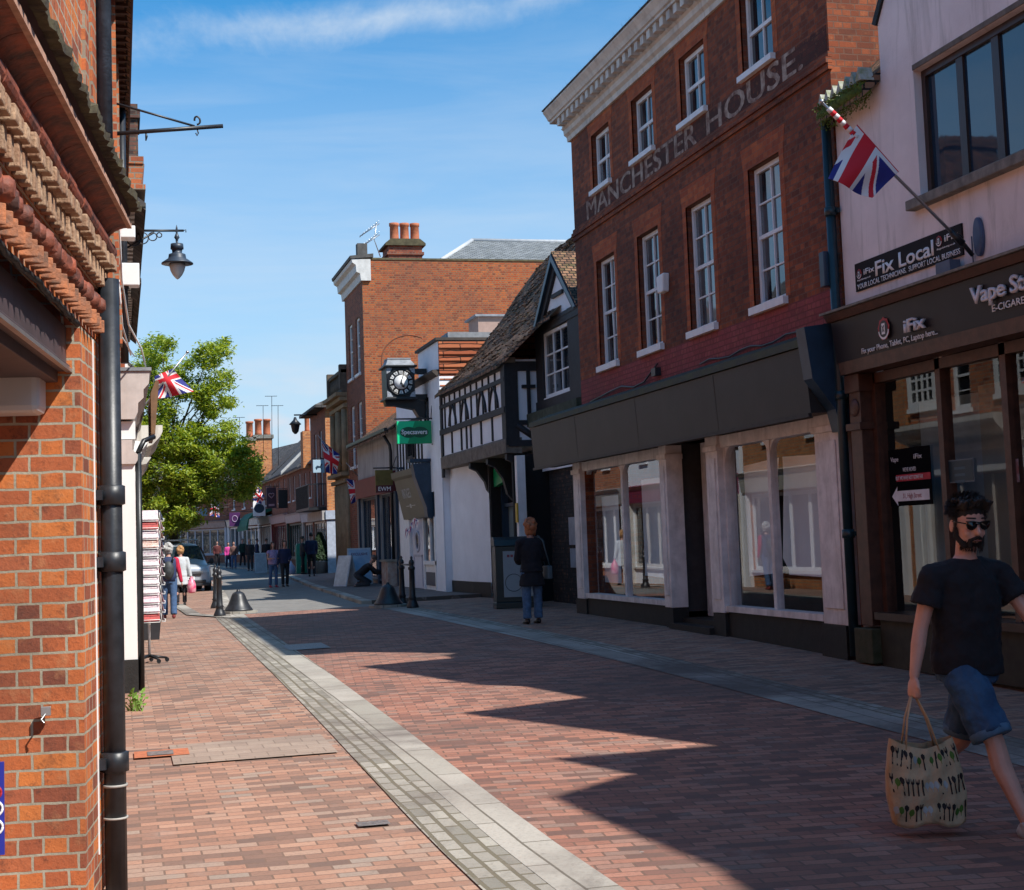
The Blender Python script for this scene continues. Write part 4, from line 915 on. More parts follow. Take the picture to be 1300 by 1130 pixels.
# olive fascia leaning out over the white door
mb = MB(FR); OLV = M('olive_grey_fascia', (.155, .14, .095), .6, var=.15, scale=2)
mb.prof_u([(-.05, 2.25), (.06, 2.25), (.30, 3.35), (.38, 3.42), (.40, 3.58), (-.05, 3.6)], 39.0, 42.3); of = mb.build('fascia', OLV, cb)
SL = (.30-.06)/1.1
class Slope(Frame):
    def __call__(s, u, w, v): return s.o+s.u*u+s.n*(w+.06+(v-2.25)*SL)+Vector((0, 0, v))
FS = Slope((RX, 0, 0), (0, 1, 0), (-1, 0, 0))
text(of, FS, "VINTAGE'S", 41.6, 2.83, .26, .004, M('cream_sign_letters', (.5, .48, .44), .6), -1, width=1.25, th=.004)
mb = MB(FS); mb.box(40.1, 40.6, .004, .008, 2.60, 2.62); mb.box(40.65, 40.85, .004, .008, 2.55, 2.66); mb.box(40.9, 41.4, .004, .008, 2.60, 2.62); mb.build('sign_line', M('cream_sign_line', (.5, .48, .44), .6), of)
mb = MB(FR); 
mb.prof_u([(-.05, 2.2), (.12, 2.25), (.14, 2.5), (.42, 3.3), (.48, 3.65), (-.05, 3.7)], 38.55, 38.95); mb.prof_u([(-.05, 2.5), (.06, 2.6), (.16, 3.4), (.18, 3.65), (-.05, 3.7)], 42.32, 42.46)
mb.box(38.5, 38.98, 0, .56, 3.7, 3.78); mb.box(42.28, 42.5, 0, .22, 3.7, 3.76); mb.build('console', NAVY, cb)
mb = MB(FR); mb.box(39.9, 41.7, -.1, -.05, .28, 2.25); dr = mb.build('door', M('lilac_white_door', (.62, .62, .70), .5, var=.06), cb)
mb = MB(FR); mb.lathe(FR(40.85, -.05, 1.62), [(.30, 0), (.30, .03), (.22, .035), (.22, .01), (.001, .01)], 24, (-1, 0, 0)); dw = mb.build('round_window', M('lilac_white_moulding', (.6, .6, .68), .5), dr)
mb = MB(FR); mb.lathe(FR(40.85, -.038, 1.62), [(.215, 0), (.215, .006), (.001, .007)], 24, (-1, 0, 0)); mb.build('pane', M('dark_red_glass', (.035, .012, .012), .1), dr)
mb = MB(FR)
for a, b in ((40.25, 40.31), (41.4, 41.46)): mb.box(a, b, -.05, -.03, .4, 1.25)
mb.box(40.25, 41.46, -.05, -.03, 1.2, 1.26); mb.build('door_moulding', M('lilac_white_beading', (.5, .5, .58), .5), dr)
mb = MB(FR); mb.box(38.2, 39.88, -.12, .02, 1.0, 1.1); mb.box(38.2, 38.3, -.12, .02, .2, 2.25); mb.box(39.8, 39.89, -.12, .0, .25, 2.25); mb.box(41.71, 41.85, -.12, .03, .2, 2.25); mb.box(38.95, 39.02, -.1, -.01, 1.1, 2.25); mb.box(38.3, 39.8, -.1, -.04, .3, 1.0); mb.box(41.85, W1, -.1, .0, .2, 2.9)
mb.build('shopfront', WHITE, cb)
mb = MB(FR); mb.box(38.3, 39.8, -.08, -.06, 1.1, 2.24); mb.build('shop_window', GLASS_D, cb)
mb = MB(FR); mb.box(38.2, W1, -.12, .05, .12, .28); mb.build('plinth', BLACK_ROUGH, cb)
mb = MB(FR); mb.box(38.4, 39.7, -.03, -.015, .45, .8); mb.build('riser_grille', NAVY, cb)

# the clock (thing of its own, hung on the white building)
def clock():
    c = onY(508, 487, 42.0); X, Z = 7.215, 5.80; Yf = 38.45
    k = thing('bracket_clock', 'black square bracket clock with white skeleton dial high above the street', 'clock', (X, Yf+.5, Z-.8))
    mb = MB(); a = .41
    mb.box(X-a+.05, X+a-.02, Yf+.05, Yf+.8, Z-.40, Z+.40)
    mb.box(X-a-.02, X+a+.04, Yf-.04, Yf+.88, Z+.401, Z+.45); mb.box(X-a, X+a+.02, Yf-.02, Yf+.85, Z-.46, Z-.401)
    mb.build('case', BLACK, k, bevel=.01)
    mb = MB()
    s = [(X-a+.04, Yf+.02, Z+.452), (X+a, Yf+.02, Z+.452), (X+a, Yf+.84, Z+.452), (X-a+.04, Yf+.84, Z+.452), (X-a+.12, Yf+.2, Z+.62), (X+a-.1, Yf+.2, Z+.62), (X+a-.1, Yf+.7, Z+.62), (X-a+.12, Yf+.7, Z+.62)]
    mb.add(s, [(3, 2, 1, 0), (4, 5, 6, 7), (0, 1, 5, 4), (1, 2, 6, 5), (2, 3, 7, 6), (3, 0, 4, 7)]); mb.box(X-a+.11, X+a-.09, Yf+.18, Yf+.72, Z+.622, Z+.66); mb.build('roof', LEAD, k)
    mb = MB(); mb.prism([(X-a+.02, Z-.462), (X+a, Z-.462), (X+a+.25, Z-.47), (X+a+.30, Z-.95), (X+a+.1, Z-.9), (X+a-.02, Z-.70), (X-.1, Z-.60), (X-a+.06, Z-.60)], lambda p, b: (p[0], b, p[1]), Yf+.22, Yf+.55)
    mb.box(X+a-.021, RX-.001, Yf+.25, Yf+.5, Z-.45, Z-.3); mb.box(X+a-.021, RX-.001, Yf+.25, Yf+.5, Z+.25, Z+.38); mb.build('bracket', BLACK, k)
    mb = MB(); R = .36; cx_ = X+.02; yd = Yf+.045; q_ = R/.53
    mb.lathe((cx_, yd, Z), [(R, 0), (R, .02), (R-.03, .03), (R-.04, .005), (R-.04, .0)], 40, (0, -1, 0)); mb.lathe((cx_, yd+.004, Z), [(R-.03, 0), (R-.03, .012), (.001, .012)], 40, (0, -1, 0)); dial = mb.build('dial', BLACK, k)
    w = MB()
    w.lathe((cx_, yd-.010, Z), [(.183, 0), (.183, .003), (.001, .003)], 32, (0, -1, 0))
    for h in range(12):
        t = h*PI/6; A = math.radians(10.5)
        q = [(cx_+r*math.sin(t+s), Z+r*math.cos(t+s)) for r, s in ((.224, -A*.75), (.306, -A), (.306, A), (.224, A*.75))]
        w.prism(q, lambda p, b: (p[0], b, p[1]), yd-.010, yd-.014)
    w.build('hour_panels', M('opal_white_glass', (.80, .80, .78), .3), dial)
    n_ = MB()
    for h, nb in enumerate((3, 1, 2, 3, 4, 2, 2, 3, 4, 3, 1, 2)):
        t = h*PI/6
        for q in range(nb):
            s = (q-(nb-1)/2)*.085
            a_ = Vector((cx_+(.345*q_)*math.sin(t+s), yd-.016, Z+(.345*q_)*math.cos(t+s))); b_ = Vector((cx_+(.435*q_)*math.sin(t+s), yd-.016, Z+(.435*q_)*math.cos(t+s))); n_.tube([a_, b_], .0055, 4, raw=True)
    n_.build('numerals', BLACK, dial)
    h_ = MB()
    t = math.radians(20); h_.tube([(cx_-.055*math.sin(t), yd-.03, Z-.055*math.cos(t)), (cx_+.275*math.sin(t), yd-.03, Z+.275*math.cos(t))], [.015, .007], 6, raw=True)
    t = math.radians(152); h_.tube([(cx_, yd-.035, Z), (cx_+.07*math.sin(t), yd-.035, Z+.07*math.cos(t)), (cx_+.10*math.sin(t), yd-.035, Z+.10*math.cos(t)), (cx_+.17*math.sin(t), yd-.035, Z+.17*math.cos(t))], [.014, .014, .05, .006], 8, raw=True)
    h_.build('clock_hands', BLACK, dial)
    sp = MB()
    for sx in (-1, 1):
        for sz in (-1, 1):
            q = [(cx_+sx*.375, Z+sz*.385), (cx_+sx*.375, Z+sz*.22), (cx_+sx*.28, Z+sz*.28), (cx_+sx*.22, Z+sz*.385)]
            sp.prism(q, lambda p, b: (p[0], b, p[1]), Yf+.048, Yf+.035)
    sp.build('spandrels', M('silver_spandrel', (.42, .45, .50), .4, var=.5, scale=25), k)
clock()

# ================================================================== woollen shop with tiled eave
ew = thing('shop_building', 'low white shop with red fascia and old tiled eave next to the clock', 'building', (RX, 47, .2))
E0, E1 = 43.4, 50.9
mb = MB(FR); facade(mb, E0, E1, .1, 5.05, [(43.9, 46.6, .5, 3.1), (47.0, 50.4, .5, 3.1)], .15); mb.quad((E0, 0, 5.05), (E1, 0, 5.05), (E1, -1, 5.05), (E0, -1, 5.05))
mb.quad((E0, -8, 0), (E1, -8, 0), (E1, -8, 5), (E0, -8, 5)); mb.build('wall', M('stained_white_plaster', (.42, .40, .38), .85, var=.2, scale=1.4, streak=.6, dirt=(.10, .08, .06)), ew)
gable_roof(ew, FR, E0-.1, E1+.1, 0, 8, 5.12, 7.6, TILE_T, .35, .1, rw=-3.5)
mb = MB(FR); mb.box(E0-.1, E1, .28, .38, 4.88, 4.98); mb.tube([(44.0, .33, 4.9), (43.9, .12, 4.5), (43.9, .1, 4.3), (43.9, .1, .2)], .05, 8); mb.build('gutter', BLACK, ew)
mb = MB(FR); mb.prof_u([(-.05, 3.12), (.12, 3.12), (.16, 3.72), (-.05, 3.75)], 43.7, 50.7); ef = mb.build('fascia', M('dull_red_fascia', (.20, .03, .035), .5, var=.2, scale=3), ew)
for a, b in ((43.9, 46.6), (47.0, 50.4)): window(ew, FR, a, b, .5, 3.1, -.13, 3, 1, False, NAVY, GLASS, .06, .07, name='shop_window', bar=.05)
mb = MB(FR)
for u in (43.6, 46.8, 50.6): mb.box(u-.16, u+.16, 0, .08, .15, 3.12)
mb.build('pilaster', NAVY, ew)
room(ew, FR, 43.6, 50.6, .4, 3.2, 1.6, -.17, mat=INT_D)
mb = MB(FR); rr = random.Random(8)
for i in range(14): u = rr.uniform(44.1, 50.2); mb.box(u, u+.25, -.7, -.6, .6, rr.uniform(1.2, 1.9))
mb.build('window_display', M('clothes_on_display', (.18, .15, .16), .8, var=.6, scale=3, col2=(.05, .08, .12)), ew)
mb = MB(FR); mb.box(43.5, 44.6, -.1, .35, .15, 1.05); mb.build('stone_step_base', M('reddish_worn_plinth', (.25, .12, .09), .85, col2=(.35, .33, .3), scale=5, bmp=.4), ew)
mb = MB(FR); mb.box(43.45, 44.65, -.1, .40, 1.051, 1.12); mb.build('stone_cap', STONE_G, ew)
# flat panelled extension roof chimney of pink render behind the timber building
ch = thing('rendered_chimney', 'squat pinkish rendered chimney stack behind the old tiled roof', 'chimney', (10.2, 41, 6.5))
p = onY(592, 402, 42); q = onY(634, 440, 42)
mb = MB(); mb.box(p.x+.25, q.x+.5, 41.6, 42.8, 5.9, p.z-.06); mb.build('stack', M('pink_render_chimney', (.40, .27, .22), .9, var=.15, streak=.3), ch)
mb = MB(); mb.box(p.x+.15, q.x+.6, 41.5, 42.9, p.z-.058, p.z); mb.build('cap', LEAD, ch)

# ================================================================== tall orange brick building
TX = 8.32; FT_ = Frame((TX, 0, 0), (0, 1, 0), (-1, 0, 0)); SIDE = Frame((TX, 51.0, 0), (1, 0, 0), (0, -1, 0))
tb = thing('tall_brick_building', 'tall orange brick building with sunlit blank side wall and white cornice', 'building', (TX, 52, .1))
T0, T1, TZ = 51.0, 55.2, 11.45
mb = MB(FT_); ops = [(a, b, z0, z1) for (z0, z1) in ((7.6, 9.6), (4.4, 6.6)) for (a, b) in ((51.8, 52.75), (53.5, 54.45))]
facade(mb, T0, T1, 0, TZ-.2, ops, .12); mb.build('front_wall', BR_ROW, tb)
for o in ops: window(tb, FT_, *o, -.115, 1, 2, True, WHITE, GLASS_D, .1, .08)
mb = MB(SIDE); facade(mb, 0, 14, 0, TZ, [(9.0, 10.4, 9.0, 10.15)], .15); mb.build('side_wall', BR_TALL, tb)
mb = MB(SIDE); mb.quad((9, -.14, 9), (10.4, -.14, 9), (10.4, -.14, 10.15), (9, -.14, 10.15)); mb.build('side_window', GLASS_D, tb)
mb = MB(SIDE); mb.box(0, 14, -.3, .03, TZ+.002, TZ+.07); mb.build('coping', M('mossy_coping', (.12, .10, .05), .9, var=.5), tb)
mb = MB(SIDE)   # blocked relieving arch scar
arc = [(1.6+1.0*math.cos(t), 7.9+1.0*math.sin(t)*.9) for t in [PI*(.35+.65*k/10) for k in range(11)]]
mb.tube([(u, -.012, v) for u, v in arc]+[(.62, -.012, 6.9)], .03, 5); mb.build('old_arch', M('dark_mortar_scar', (.20, .07, .035), .9), tb)
mb = MB(FT_); mb.quad((T1, 0, 0), (T1, -14, 0), (T1, -14, TZ), (T1, 0, TZ)); mb.quad((T0, -14, 0), (T1, -14, 0), (T1, -14, TZ), (T0, -14, TZ)); mb.quad((T0, 0, TZ-.02), (T1, 0, TZ-.02), (T1, -14, TZ-.02), (T0, -14, TZ-.02)); mb.build('rear_wall', BR_ROW, tb)
mb = MB(FT_); mb.prof_u([(-.3, TZ-.75), (.05, TZ-.75), (.08, TZ-.5), (.2, TZ-.45), (.22, TZ-.2), (.34, TZ-.12), (.36, TZ), (-.3, TZ)], T0-.1, T1+.3)
mb.build('cornice', M('greyed_white_cornice', (.62, .61, .58), .6, var=.2, streak=.4, dirt=(.3, .28, .25)), tb)
mb = MB(FT_); mb.prof_u([(-.4, TZ+.075), (.40, TZ+.01), (.42, TZ+.11), (-.4, TZ+.2)], T0-.13, T1+.32); mb.box(T0+.2, T0+.55, -.25, .1, TZ+.2, TZ+.62); mb.build('parapet_top', M('dark_lead_capping', (.09, .085, .08), .8, var=.4), tb)
mb = MB(FT_); a, b = 3.8, 14  # hipped slate roof
def rp(s, y, z): return (TX+s, y, z)
q0 = onY(560, 305, 57.5); hh = q0.z-.2
pts = [rp(2.9, T0+.35, TZ+.07), rp(14.5, T0+.35, TZ+.07), rp(14.5, 61, TZ+.07), rp(2.9, 61, TZ+.07), rp(5.3, 56.5, hh), rp(14.5, 56.5, hh)]
mb.add(pts, [(0, 1, 5, 4), (3, 4, 5, 2), (0, 4, 3)], raw=True); mb.build('roof', SLATE, tb)
mb = MB(); mb.tube([pts[4], pts[5]], .09, 6, raw=True); mb.tube([pts[0], pts[4]], .09, 6, raw=True); mb.build('ridge_lead', M('pale_lead_ridge', (.5, .51, .52), .7, var=.2), tb)
p = onY(487, 313, 52.2); q = onY(538, 322, 52.2)
mb = MB(); mb.box(p.x+.12, q.x-.12, 51.9, 53.1, TZ-.5, p.z-.02); mb.box(p.x+.06, q.x-.06, 51.84, 53.16, p.z-.35, p.z-.25); st_ = mb.build('chimney', BR_ROW, tb)
mb = MB(); mb.prism([(p.x, p.z-.02), (q.x, p.z-.02), (q.x, p.z+.06), (q.x-.2, p.z+.22), (p.x+.2, p.z+.22), (p.x, p.z+.06)], lambda w, b: (w[0], b, w[1]), 51.8, 53.2); mb.build('chimney_cap', M('mossy_flaunching', (.10, .085, .045), .95, var=.5, scale=5), st_)
for k in range(3):
    x = onY(500+13*k, 283, 52.4).x; z1 = onY(500, 283, 52.4).z
    mb = MB(); h_ = z1-p.z-.22; mb.lathe((x, 52.4, p.z+.2), [(.19, 0), (.165, .12), (.155, h_-.12), (.18, h_-.10), (.18, h_), (.13, h_)], 16); mb.build('chimney_pot', TERRA, st_)
mb = MB(); x = onY(488, 318, 52).x; z = TZ; t = onY(478, 282, 52)
mb.tube([(x-.15, 52, z+.3), (x-.35, 52, z+.9), (t.x, 52, t.z)], .018, 5, raw=True)
for dz in (-.05, -.45): mb.tube([(t.x+.1, 52, t.z+dz), (t.x-.62, 52, t.z+dz-.48)], .018, 4, raw=True)
for k in range(7):
    for dz in (-.05, -.45): c = Vector((t.x-.09*k, 52, t.z+dz-.07*k)); mb.tube([c+Vector((.05, -.2, .06)), c+Vector((-.05, .2, -.06))], .008, 4, raw=True)
mb.build('aerial', STEEL, tb)

# ================================================================== sandstone bank front
FS_ = Frame((TX, 0, 0), (0, 1, 0), (-1, 0, 0))
sb = thing('sandstone_building', 'narrow tan sandstone building with columns and balustrade beyond the tall brick one', 'building', (TX, 57, .1))
U0, U1 = 55.25, 58.9
mb = MB(FS_); ops = [(56.0, 56.6, 4.7, 6.4), (57.5, 58.1, 4.7, 6.4)]; facade(mb, U0, U1, 0, 7.2, ops+[(55.6, 57.1, .9, 3.4)], .2); mb.quad((U0, -8, 0), (U1, -8, 0), (U1, -8, 7), (U0, -8, 7)); mb.quad((U0, 0, 7.19), (U1, 0, 7.19), (U1, -8, 7.19), (U0, -8, 7.19)); mb.build('wall', STONE, sb)
for o in ops: window(sb, FS_, *o, -.19, 1, 2, True, CREAM, GLASS_D, 0, .06)
window(sb, FS_, 55.6, 57.1, .9, 3.4, -.18, 2, 2, False, WHITE, GLASS_D, .08, .07)
mb = MB(FS_)
for v, w in ((3.9, .16), (4.15, .3), (6.7, .14), (6.95, .28), (7.12, .42)): mb.box(U0-.02, U1+.1, -.1, w, v, v+.14)
mb.build('cornice', STONE, sb)
mb = MB(FS_)
for u in (55.5, 56.85, 57.15, 58.6): mb.tube([(u, .08, 4.3), (u, .08, 6.65)], [.14, .11], 10)
for k in range(9): u = 55.4+k*.37; mb.tube([(u, .03, .3), (u, .03, 3.85)], .09, 8)
mb.build('columns', STONE, sb)
mb = MB(FS_); mb.box(U0, U1, -.05, .2, 7.27, 7.4); mb.box(U0, U1, -.05, .2, 8.0, 8.12)
for k in range(14): u = U0+.15+k*.26; mb.tube([(u, .08, 7.4), (u, .08, 7.6), (u, .08, 8.0)], [.05, .09, .05], 6)
mb.box(U0, U0+.3, -.1, .25, 7.4, 8.3); mb.box(U1-.3, U1, -.1, .25, 7.4, 8.3); mb.build('balustrade', M('dark_weathered_stone', (.13, .10, .075), .9, var=.4), sb)

# ================================================================== orange building with balcony
OX = 9.2; FO = Frame((OX, 0, 0), (0, 1, 0), (-1, 0, 0)); OS = Frame((OX, 67.9, 0), (1, 0, 0), (0, -1, 0))
ob = thing('balcony_house', 'brick house with iron balcony and a bright orange sunlit flank wall', 'house', (OX, 70, .3))
O0, O1, OZ = 67.9, 73.4, 7.95
mb = MB(FO); ops = [(69.2, 70.0, 3.45, 6.9), (71.2, 72.0, 3.45, 6.9)]
facade(mb, O0, O1, 0, OZ, ops+[(68.6, 73.0, .8, 2.7)], .12); mb.quad((O1, 0, 0), (O1, -8, 0), (O1, -8, OZ), (O1, 0, OZ)); mb.quad((O0, -8, 0), (O1, -8, 0), (O1, -8, OZ), (O0, -8, OZ)); mb.build('wall', BR_ROW, ob)
for o in ops: window(ob, FO, *o, -.115, 1, 3, True, WHITE, GLASS_C, 0, .09)
window(ob, FO, 68.6, 73.0, .8, 2.7, -.1, 4, 1, False, WHITE, GLASS_D, .06, .07)
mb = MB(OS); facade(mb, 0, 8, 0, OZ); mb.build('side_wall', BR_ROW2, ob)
mb = MB(OS); mb.box(-.1, .8, 0, .12, 2.75, 3.15); mb.box(-.05, .6, 0, .05, .3, 2.7); mb.build('shopfront_return', M('pale_blue_white_paint', (.45, .5, .6), .5), ob)
mb = MB(FO); mb.box(O0-.05, O1, 0, .25, 2.72, 3.15); mb.build('fascia', M('cream_fascia', (.45, .42, .4), .6), ob)
mb = MB(FO); mb.add([(O0-.3, .5, OZ), (O1+.3, .5, OZ), (O1+.3, -8, OZ), (O0-.3, -8, OZ), (O0+1.6, -3, 9.6), (O1-1.6, -3, 9.6)], [(0, 1, 5, 4), (3, 0, 4), (1, 2, 5), (2, 3, 4, 5), (0, 3, 2, 1)]); mb.box(O0-.3, O1+.3, -8, .5, OZ-.12, OZ-.005); mb.build('roof', SLATE_D, ob)
mb = MB(FO); mb.box(68.3, 73.3, 0, .8, 3.2, 3.32)
for k in range(31): u = 68.32+k*.165; mb.box(u-.014, u+.014, .77, .795, 3.32, 4.35)
for w in (.1, .3, .5): mb.box(68.31, 68.335, w, w+.025, 3.32, 4.35)
mb.box(68.3, 73.3, .765, .80, 4.351, 4.40); mb.box(68.3, 68.34, 0, .764, 4.351, 4.40); mb.build('balcony', IRON, ob)
mb = MB(FO); mb.tube([(70.6, 0, 7.75), (70.6, 1.1, 7.75)], .035, 6); mb.lathe(FO(70.6, 1.05, 6.85), [(.05, 0), (.16, .12), (.22, .42), (.30, .46), (.10, .66), (.05, .80)], 10); mb.build('wall_lantern', IRON, ob)
ch2 = thing('brick_chimney', 'orange brick chimney with clay pots beside the balcony house roof', 'chimney', (10.2, 76, 7))
p = onY(386, 545, 67); q = onY(424, 545, 67)
for nm, a, b in (('stack', 383, 392), ('stack', 417, 426)):
    p = onY(a, 548, 76); q = onY(b, 548, 76); mb = MB(); mb.box(p.x, q.x+.3, 75.6, 76.6, 5.5, p.z); s_ = mb.build(nm, BR_ROW2, ch2)
    mb = MB(); mb.lathe(((p.x+q.x)/2+.1, 76, p.z), [(.16, 0), (.13, .1), (.13, .8), (.16, .85), (.11, .86)], 10); mb.build('chimney_pot', TERRA, s_)

# ================================================================== terrace beyond
tints = [BR_ROW, BR_ROW, brick('brick_terrace_brown', [(0, (.15, .05, .035)), (.5, (.22, .07, .045)), (1, (.3, .11, .06))], (.22, .16, .12)), BR_ROW]
SHC = {'white': WHITE, 'red': M('maroon_shopfront', (.20, .015, .025), .4, var=.15), 'green': M('dark_green_shopfront', (.02, .07, .06), .4), 'cream': CREAM, 'grey': M('blue_grey_shutter', (.33, .38, .45), .6, var=.08)}
TX2 = 9.6; FE = Frame((TX2, 0, 0), (0, 1, 0), (-1, 0, 0))
def terrace(fr, u0, u1, z0, ze, zr, mat, shop, fcol, label, wins, name='terrace_house', sign=None, rmat=None, loc=None, depth=7):
    h = thing(name, label, 'house', fr((u0+u1)/2, 0, z0))
    zs = z0+2.95; ops = [(w-.34, w+.34, zs+.75, zs+2.1) for w in wins]; so_ = (u0+.35, u1-.35, z0+.45, z0+2.4)
    mb = MB(fr); facade(mb, u0, u1, z0-.4, ze, ops+[so_], .12); shell(mb, u0, u1, z0-.4, ze, depth, False); mb.build('wall', mat, h)
    for o in ops: window(h, fr, *o, -.11, 1, 2, True, WHITE, GLASS_D, .08, .10)
    n = max(2, int((u1-u0)/1.1)); window(h, fr, *so_, -.1, n, 1, False, SHC[shop], GLASS_D, .06, .10, name='shop_window', bar=.14)
    mb = MB(fr); mb.prof_u([(0, z0+2.45), (.14, z0+2.45), (.2, z0+2.85), (.28, z0+2.95), (0, z0+3.0)], u0+.1, u1-.1); f_ = mb.build('fascia', fcol, h)
    mb = MB(fr)
    for u in (u0+.2, u1-.2): mb.box(u-.14, u+.14, 0, .1, z0-.3, z0+2.45)
    mb.build('pilaster', SHC[shop], h)
    s = (zr-ze)/(depth/2)
    mb = MB(fr); mb.prof_u([(.3, ze-.3*s), (-depth/2, zr), (-depth, ze), (-depth, ze-.1), (-depth/2, zr-.1), (.3, ze-.3*s-.1)], u0, u1); mb.build('roof', rmat or SLATE_D, h)
    mb = MB(fr); mb.prof_u([(0, ze-.36), (.06, ze-.36), (.10, ze-.16), (0, ze-.12)], u0, u1)
    for k in range(int((u1-u0)/.32)): mb.box(u0+.1+k*.32, u0+.24+k*.32, .06, .16, ze-.32, ze-.16)
    mb.build('eaves_cornice', CREAM, h)
    mb = MB(fr); mb.add([(u0, 0, ze), (u0, -depth/2, zr-.1), (u0, -depth, ze)], [(0, 1, 2)]); mb.add([(u1, 0, ze), (u1, -depth/2, zr-.1), (u1, -depth, ze)], [(0, 1, 2)]); mb.build('gable_wall', mat, h)
    if sign: text(f_, fr, sign, (u0+u1)/2, z0+2.55, .22, .20, WHT, -1, width=(u1-u0)*.5, th=.01, align='CENTER')
    return h
gz_ = lambda y: gz(8.5, y)
h1 = terrace(FE, 73.5, 80.3, .36, 6.05, 9.4, tints[0], 'cream', M('white_blue_fascia', (.5, .52, .56), .5), 'brick terrace house with dark green shop windows next to the balcony house', [74.8, 77.0, 79.2], sign=None)
h2 = terrace(FE, 80.35, 88.0, .45, 6.1, 9.4, tints[2], 'green', M('white_red_fascia', (.5, .42, .42), .5), 'brick terrace house with white fascia and two dark upper windows, mid terrace', [81.8, 84.4, 86.8])
h3 = terrace(FE, 88.05, 97.0, .55, 6.15, 9.5, tints[0], 'red', M('pink_white_fascia', (.45, .3, .3), .5), 'brick terrace house above the maroon shopfront', [89.6, 92.4, 95.4])
h4 = terrace(FE, 97.05, 105.5, .65, 6.2, 9.55, tints[2], 'white', M('pale_fascia', (.5, .5, .48), .5), 'last straight terrace house, above the green awning', [98.4, 101.2, 104.2])
# party wall copings and chimneys on the terrace roofs
tc_ = thing('terrace_chimney', 'large brick chimney with three clay pots on the far terrace roof', 'chimney', (10.5, 105, 7))
for a, b, top, pots in ((313, 322, 556, (317,)), (322.5, 344, 553, (328, 339))):
    p = onY(a, top, 105.2); q = onY(b, top, 105.2); mb = MB(); mb.box(p.x, q.x, 104.6, 106.2, 6.0, p.z-.25); s_ = mb.build('stack', BR_ROW2, tc_)
    mb = MB(); mb.box(p.x-.12, q.x+.12, 104.5, 106.3, p.z-.248, p.z); mb.build('chimney_cap', STONE_G, s_)
    for x_ in pots:
        c = onY(x_, top, 105.4); t = onY(x_, top-21, 105.4).z-c.z; mb = MB(); mb.lathe((c.x, 105.4, c.z-.01), [(.28, 0), (.24, .2), (.23, t-.15), (.28, t-.13), (.28, t), (.18, t)], 12); mb.build('chimney_pot', TERRA, s_)
mb = MB(FE); mb.prof_u([(.35, 5.95), (-3.5, 9.68), (-3.5, 9.5), (.35, 5.75)], 87.8, 88.25); tag(mb.build('party_wall_coping', M('pale_coping', (.5, .5, .48), .8)), 'pale sloping parapet coping between two of the far slate roofs', 'coping')
for a, b, t in ((390, 545, 370), (0, 0, 0))[:1]: pass
ar = thing('tv_aerials', 'thin television aerials on masts above the far terrace roofs', 'aerial', (12, 100, 8))
for px, top, bot in ((345, 503, 578), (353, 515, 578), (334, 515, 560), (304, 530, 575)):
    a = onY(px, top, 100); b = onY(px, bot, 100); mb = MB(); mb.tube([(b.x, 100, b.z-1), (a.x, 100, a.z)], .02, 5, raw=True); mb.tube([(a.x-.45, 100, a.z), (a.x+.35, 100, a.z)], .016, 4, raw=True)
    for k in range(6): mb.tube([(a.x-.4+k*.14, 99.8, a.z), (a.x-.4+k*.14, 100.2, a.z)], .012, 4, raw=True)
    mb.build('mast', IRON, ar)
# bend of the street: three houses facing back down it
def seg(a, b):
    a = Vector((a[0], a[1], 0)); b = Vector((b[0], b[1], 0)); d = (b-a).normalized(); return Frame(a, d, (-d.y, d.x, 0) if False else Vector((d.y, -d.x, 0)) if Vector((d.y, -d.x, 0)).y < 0 or Vector((d.y, -d.x, 0)).x < -.5 and False else Vector((-d.y, d.x, 0))), (b-a).length
def seg2(a, b):
    a = Vector((a[0], a[1], 0)); b = Vector((b[0], b[1], 0)); d = (b-a).normalized(); n = Vector((-d.y, d.x, 0))
    if n.dot(Vector((2, 60, 0))-a) < 0: n = -n
    return Frame(a, d, n), (b-a).length
f1_, l1 = seg2((9.6, 105.6), (8.0, 114)); terrace(f1_, .0, l1, .7, 6.2, 9.0, tints[0], 'white', CREAM, 'brick house with tall white sash windows beside the tree', [1.6, 4.1, 6.9])
f2_, l2 = seg2((8.0, 114.1), (3.4, 122)); terrace(f2_, .05, l2, .7, 6.2, 9.0, tints[2], 'grey', M('mushroom_fascia', (.30, .24, .22), .6), 'brick house with pale shuttered shop where the street bends', [1.5, 4.2, 6.9])
f3_, l3 = seg2((3.4, 122.1), (-6, 125)); terrace(f3_, .05, l3, .6, 5.8, 9.0, tints[0], 'white', CREAM, 'low house closing the view behind the parked van', [1.5, 4.6, 7.6])
f4_, l4 = seg2((-6, 125.1), (-30, 128)); terrace(f4_, .05, l4, .6, 7, 10.0, tints[2], 'white', CREAM, 'long brick row behind the tree at the end of the street', [3, 8, 13, 18])
# ================================================================== near brick building on the left
FL = Frame((-.16, 7.2, 0), (.1133, 1, 0), (1, -.1133, 0))
lb = thing('corbelled_brick_building', 'old orange brick building at the left edge with corbelled courses and mossy moulded cornice', 'building', (-.5, 7, 0))
UE = .70
mb = MB(FL)
REV = -2.6
mb.quad((0, 0, 0), (0, -1.4, 0), (0, -1.4, 2.75), (0, 0, 2.75))          # reveal facing the viewer
mb.quad((0, 0, 0), (UE, 0, 0), (UE, 0, 2.72), (0, 0, 2.72)); mb.quad((UE, 0, 0), (UE, -3, 0), (UE, -3, 9), (UE, 0, 9))
mb.quad((REV-6, 0, 3.4), (UE, 0, 3.4), (UE, 0, 9), (REV-6, 0, 9)); mb.quad((REV-6, -.02, 2.7), (UE, -.02, 2.7), (UE, -.02, 3.4), (REV-6, -.02, 3.4))
mb.quad((REV-6, -3, 0), (UE, -3, 0), (UE, -3, 9), (REV-6, -3, 9)); mb.quad((REV-6, 0, 9), (UE, 0, 9), (UE, -3, 9), (REV-6, -3, 9))
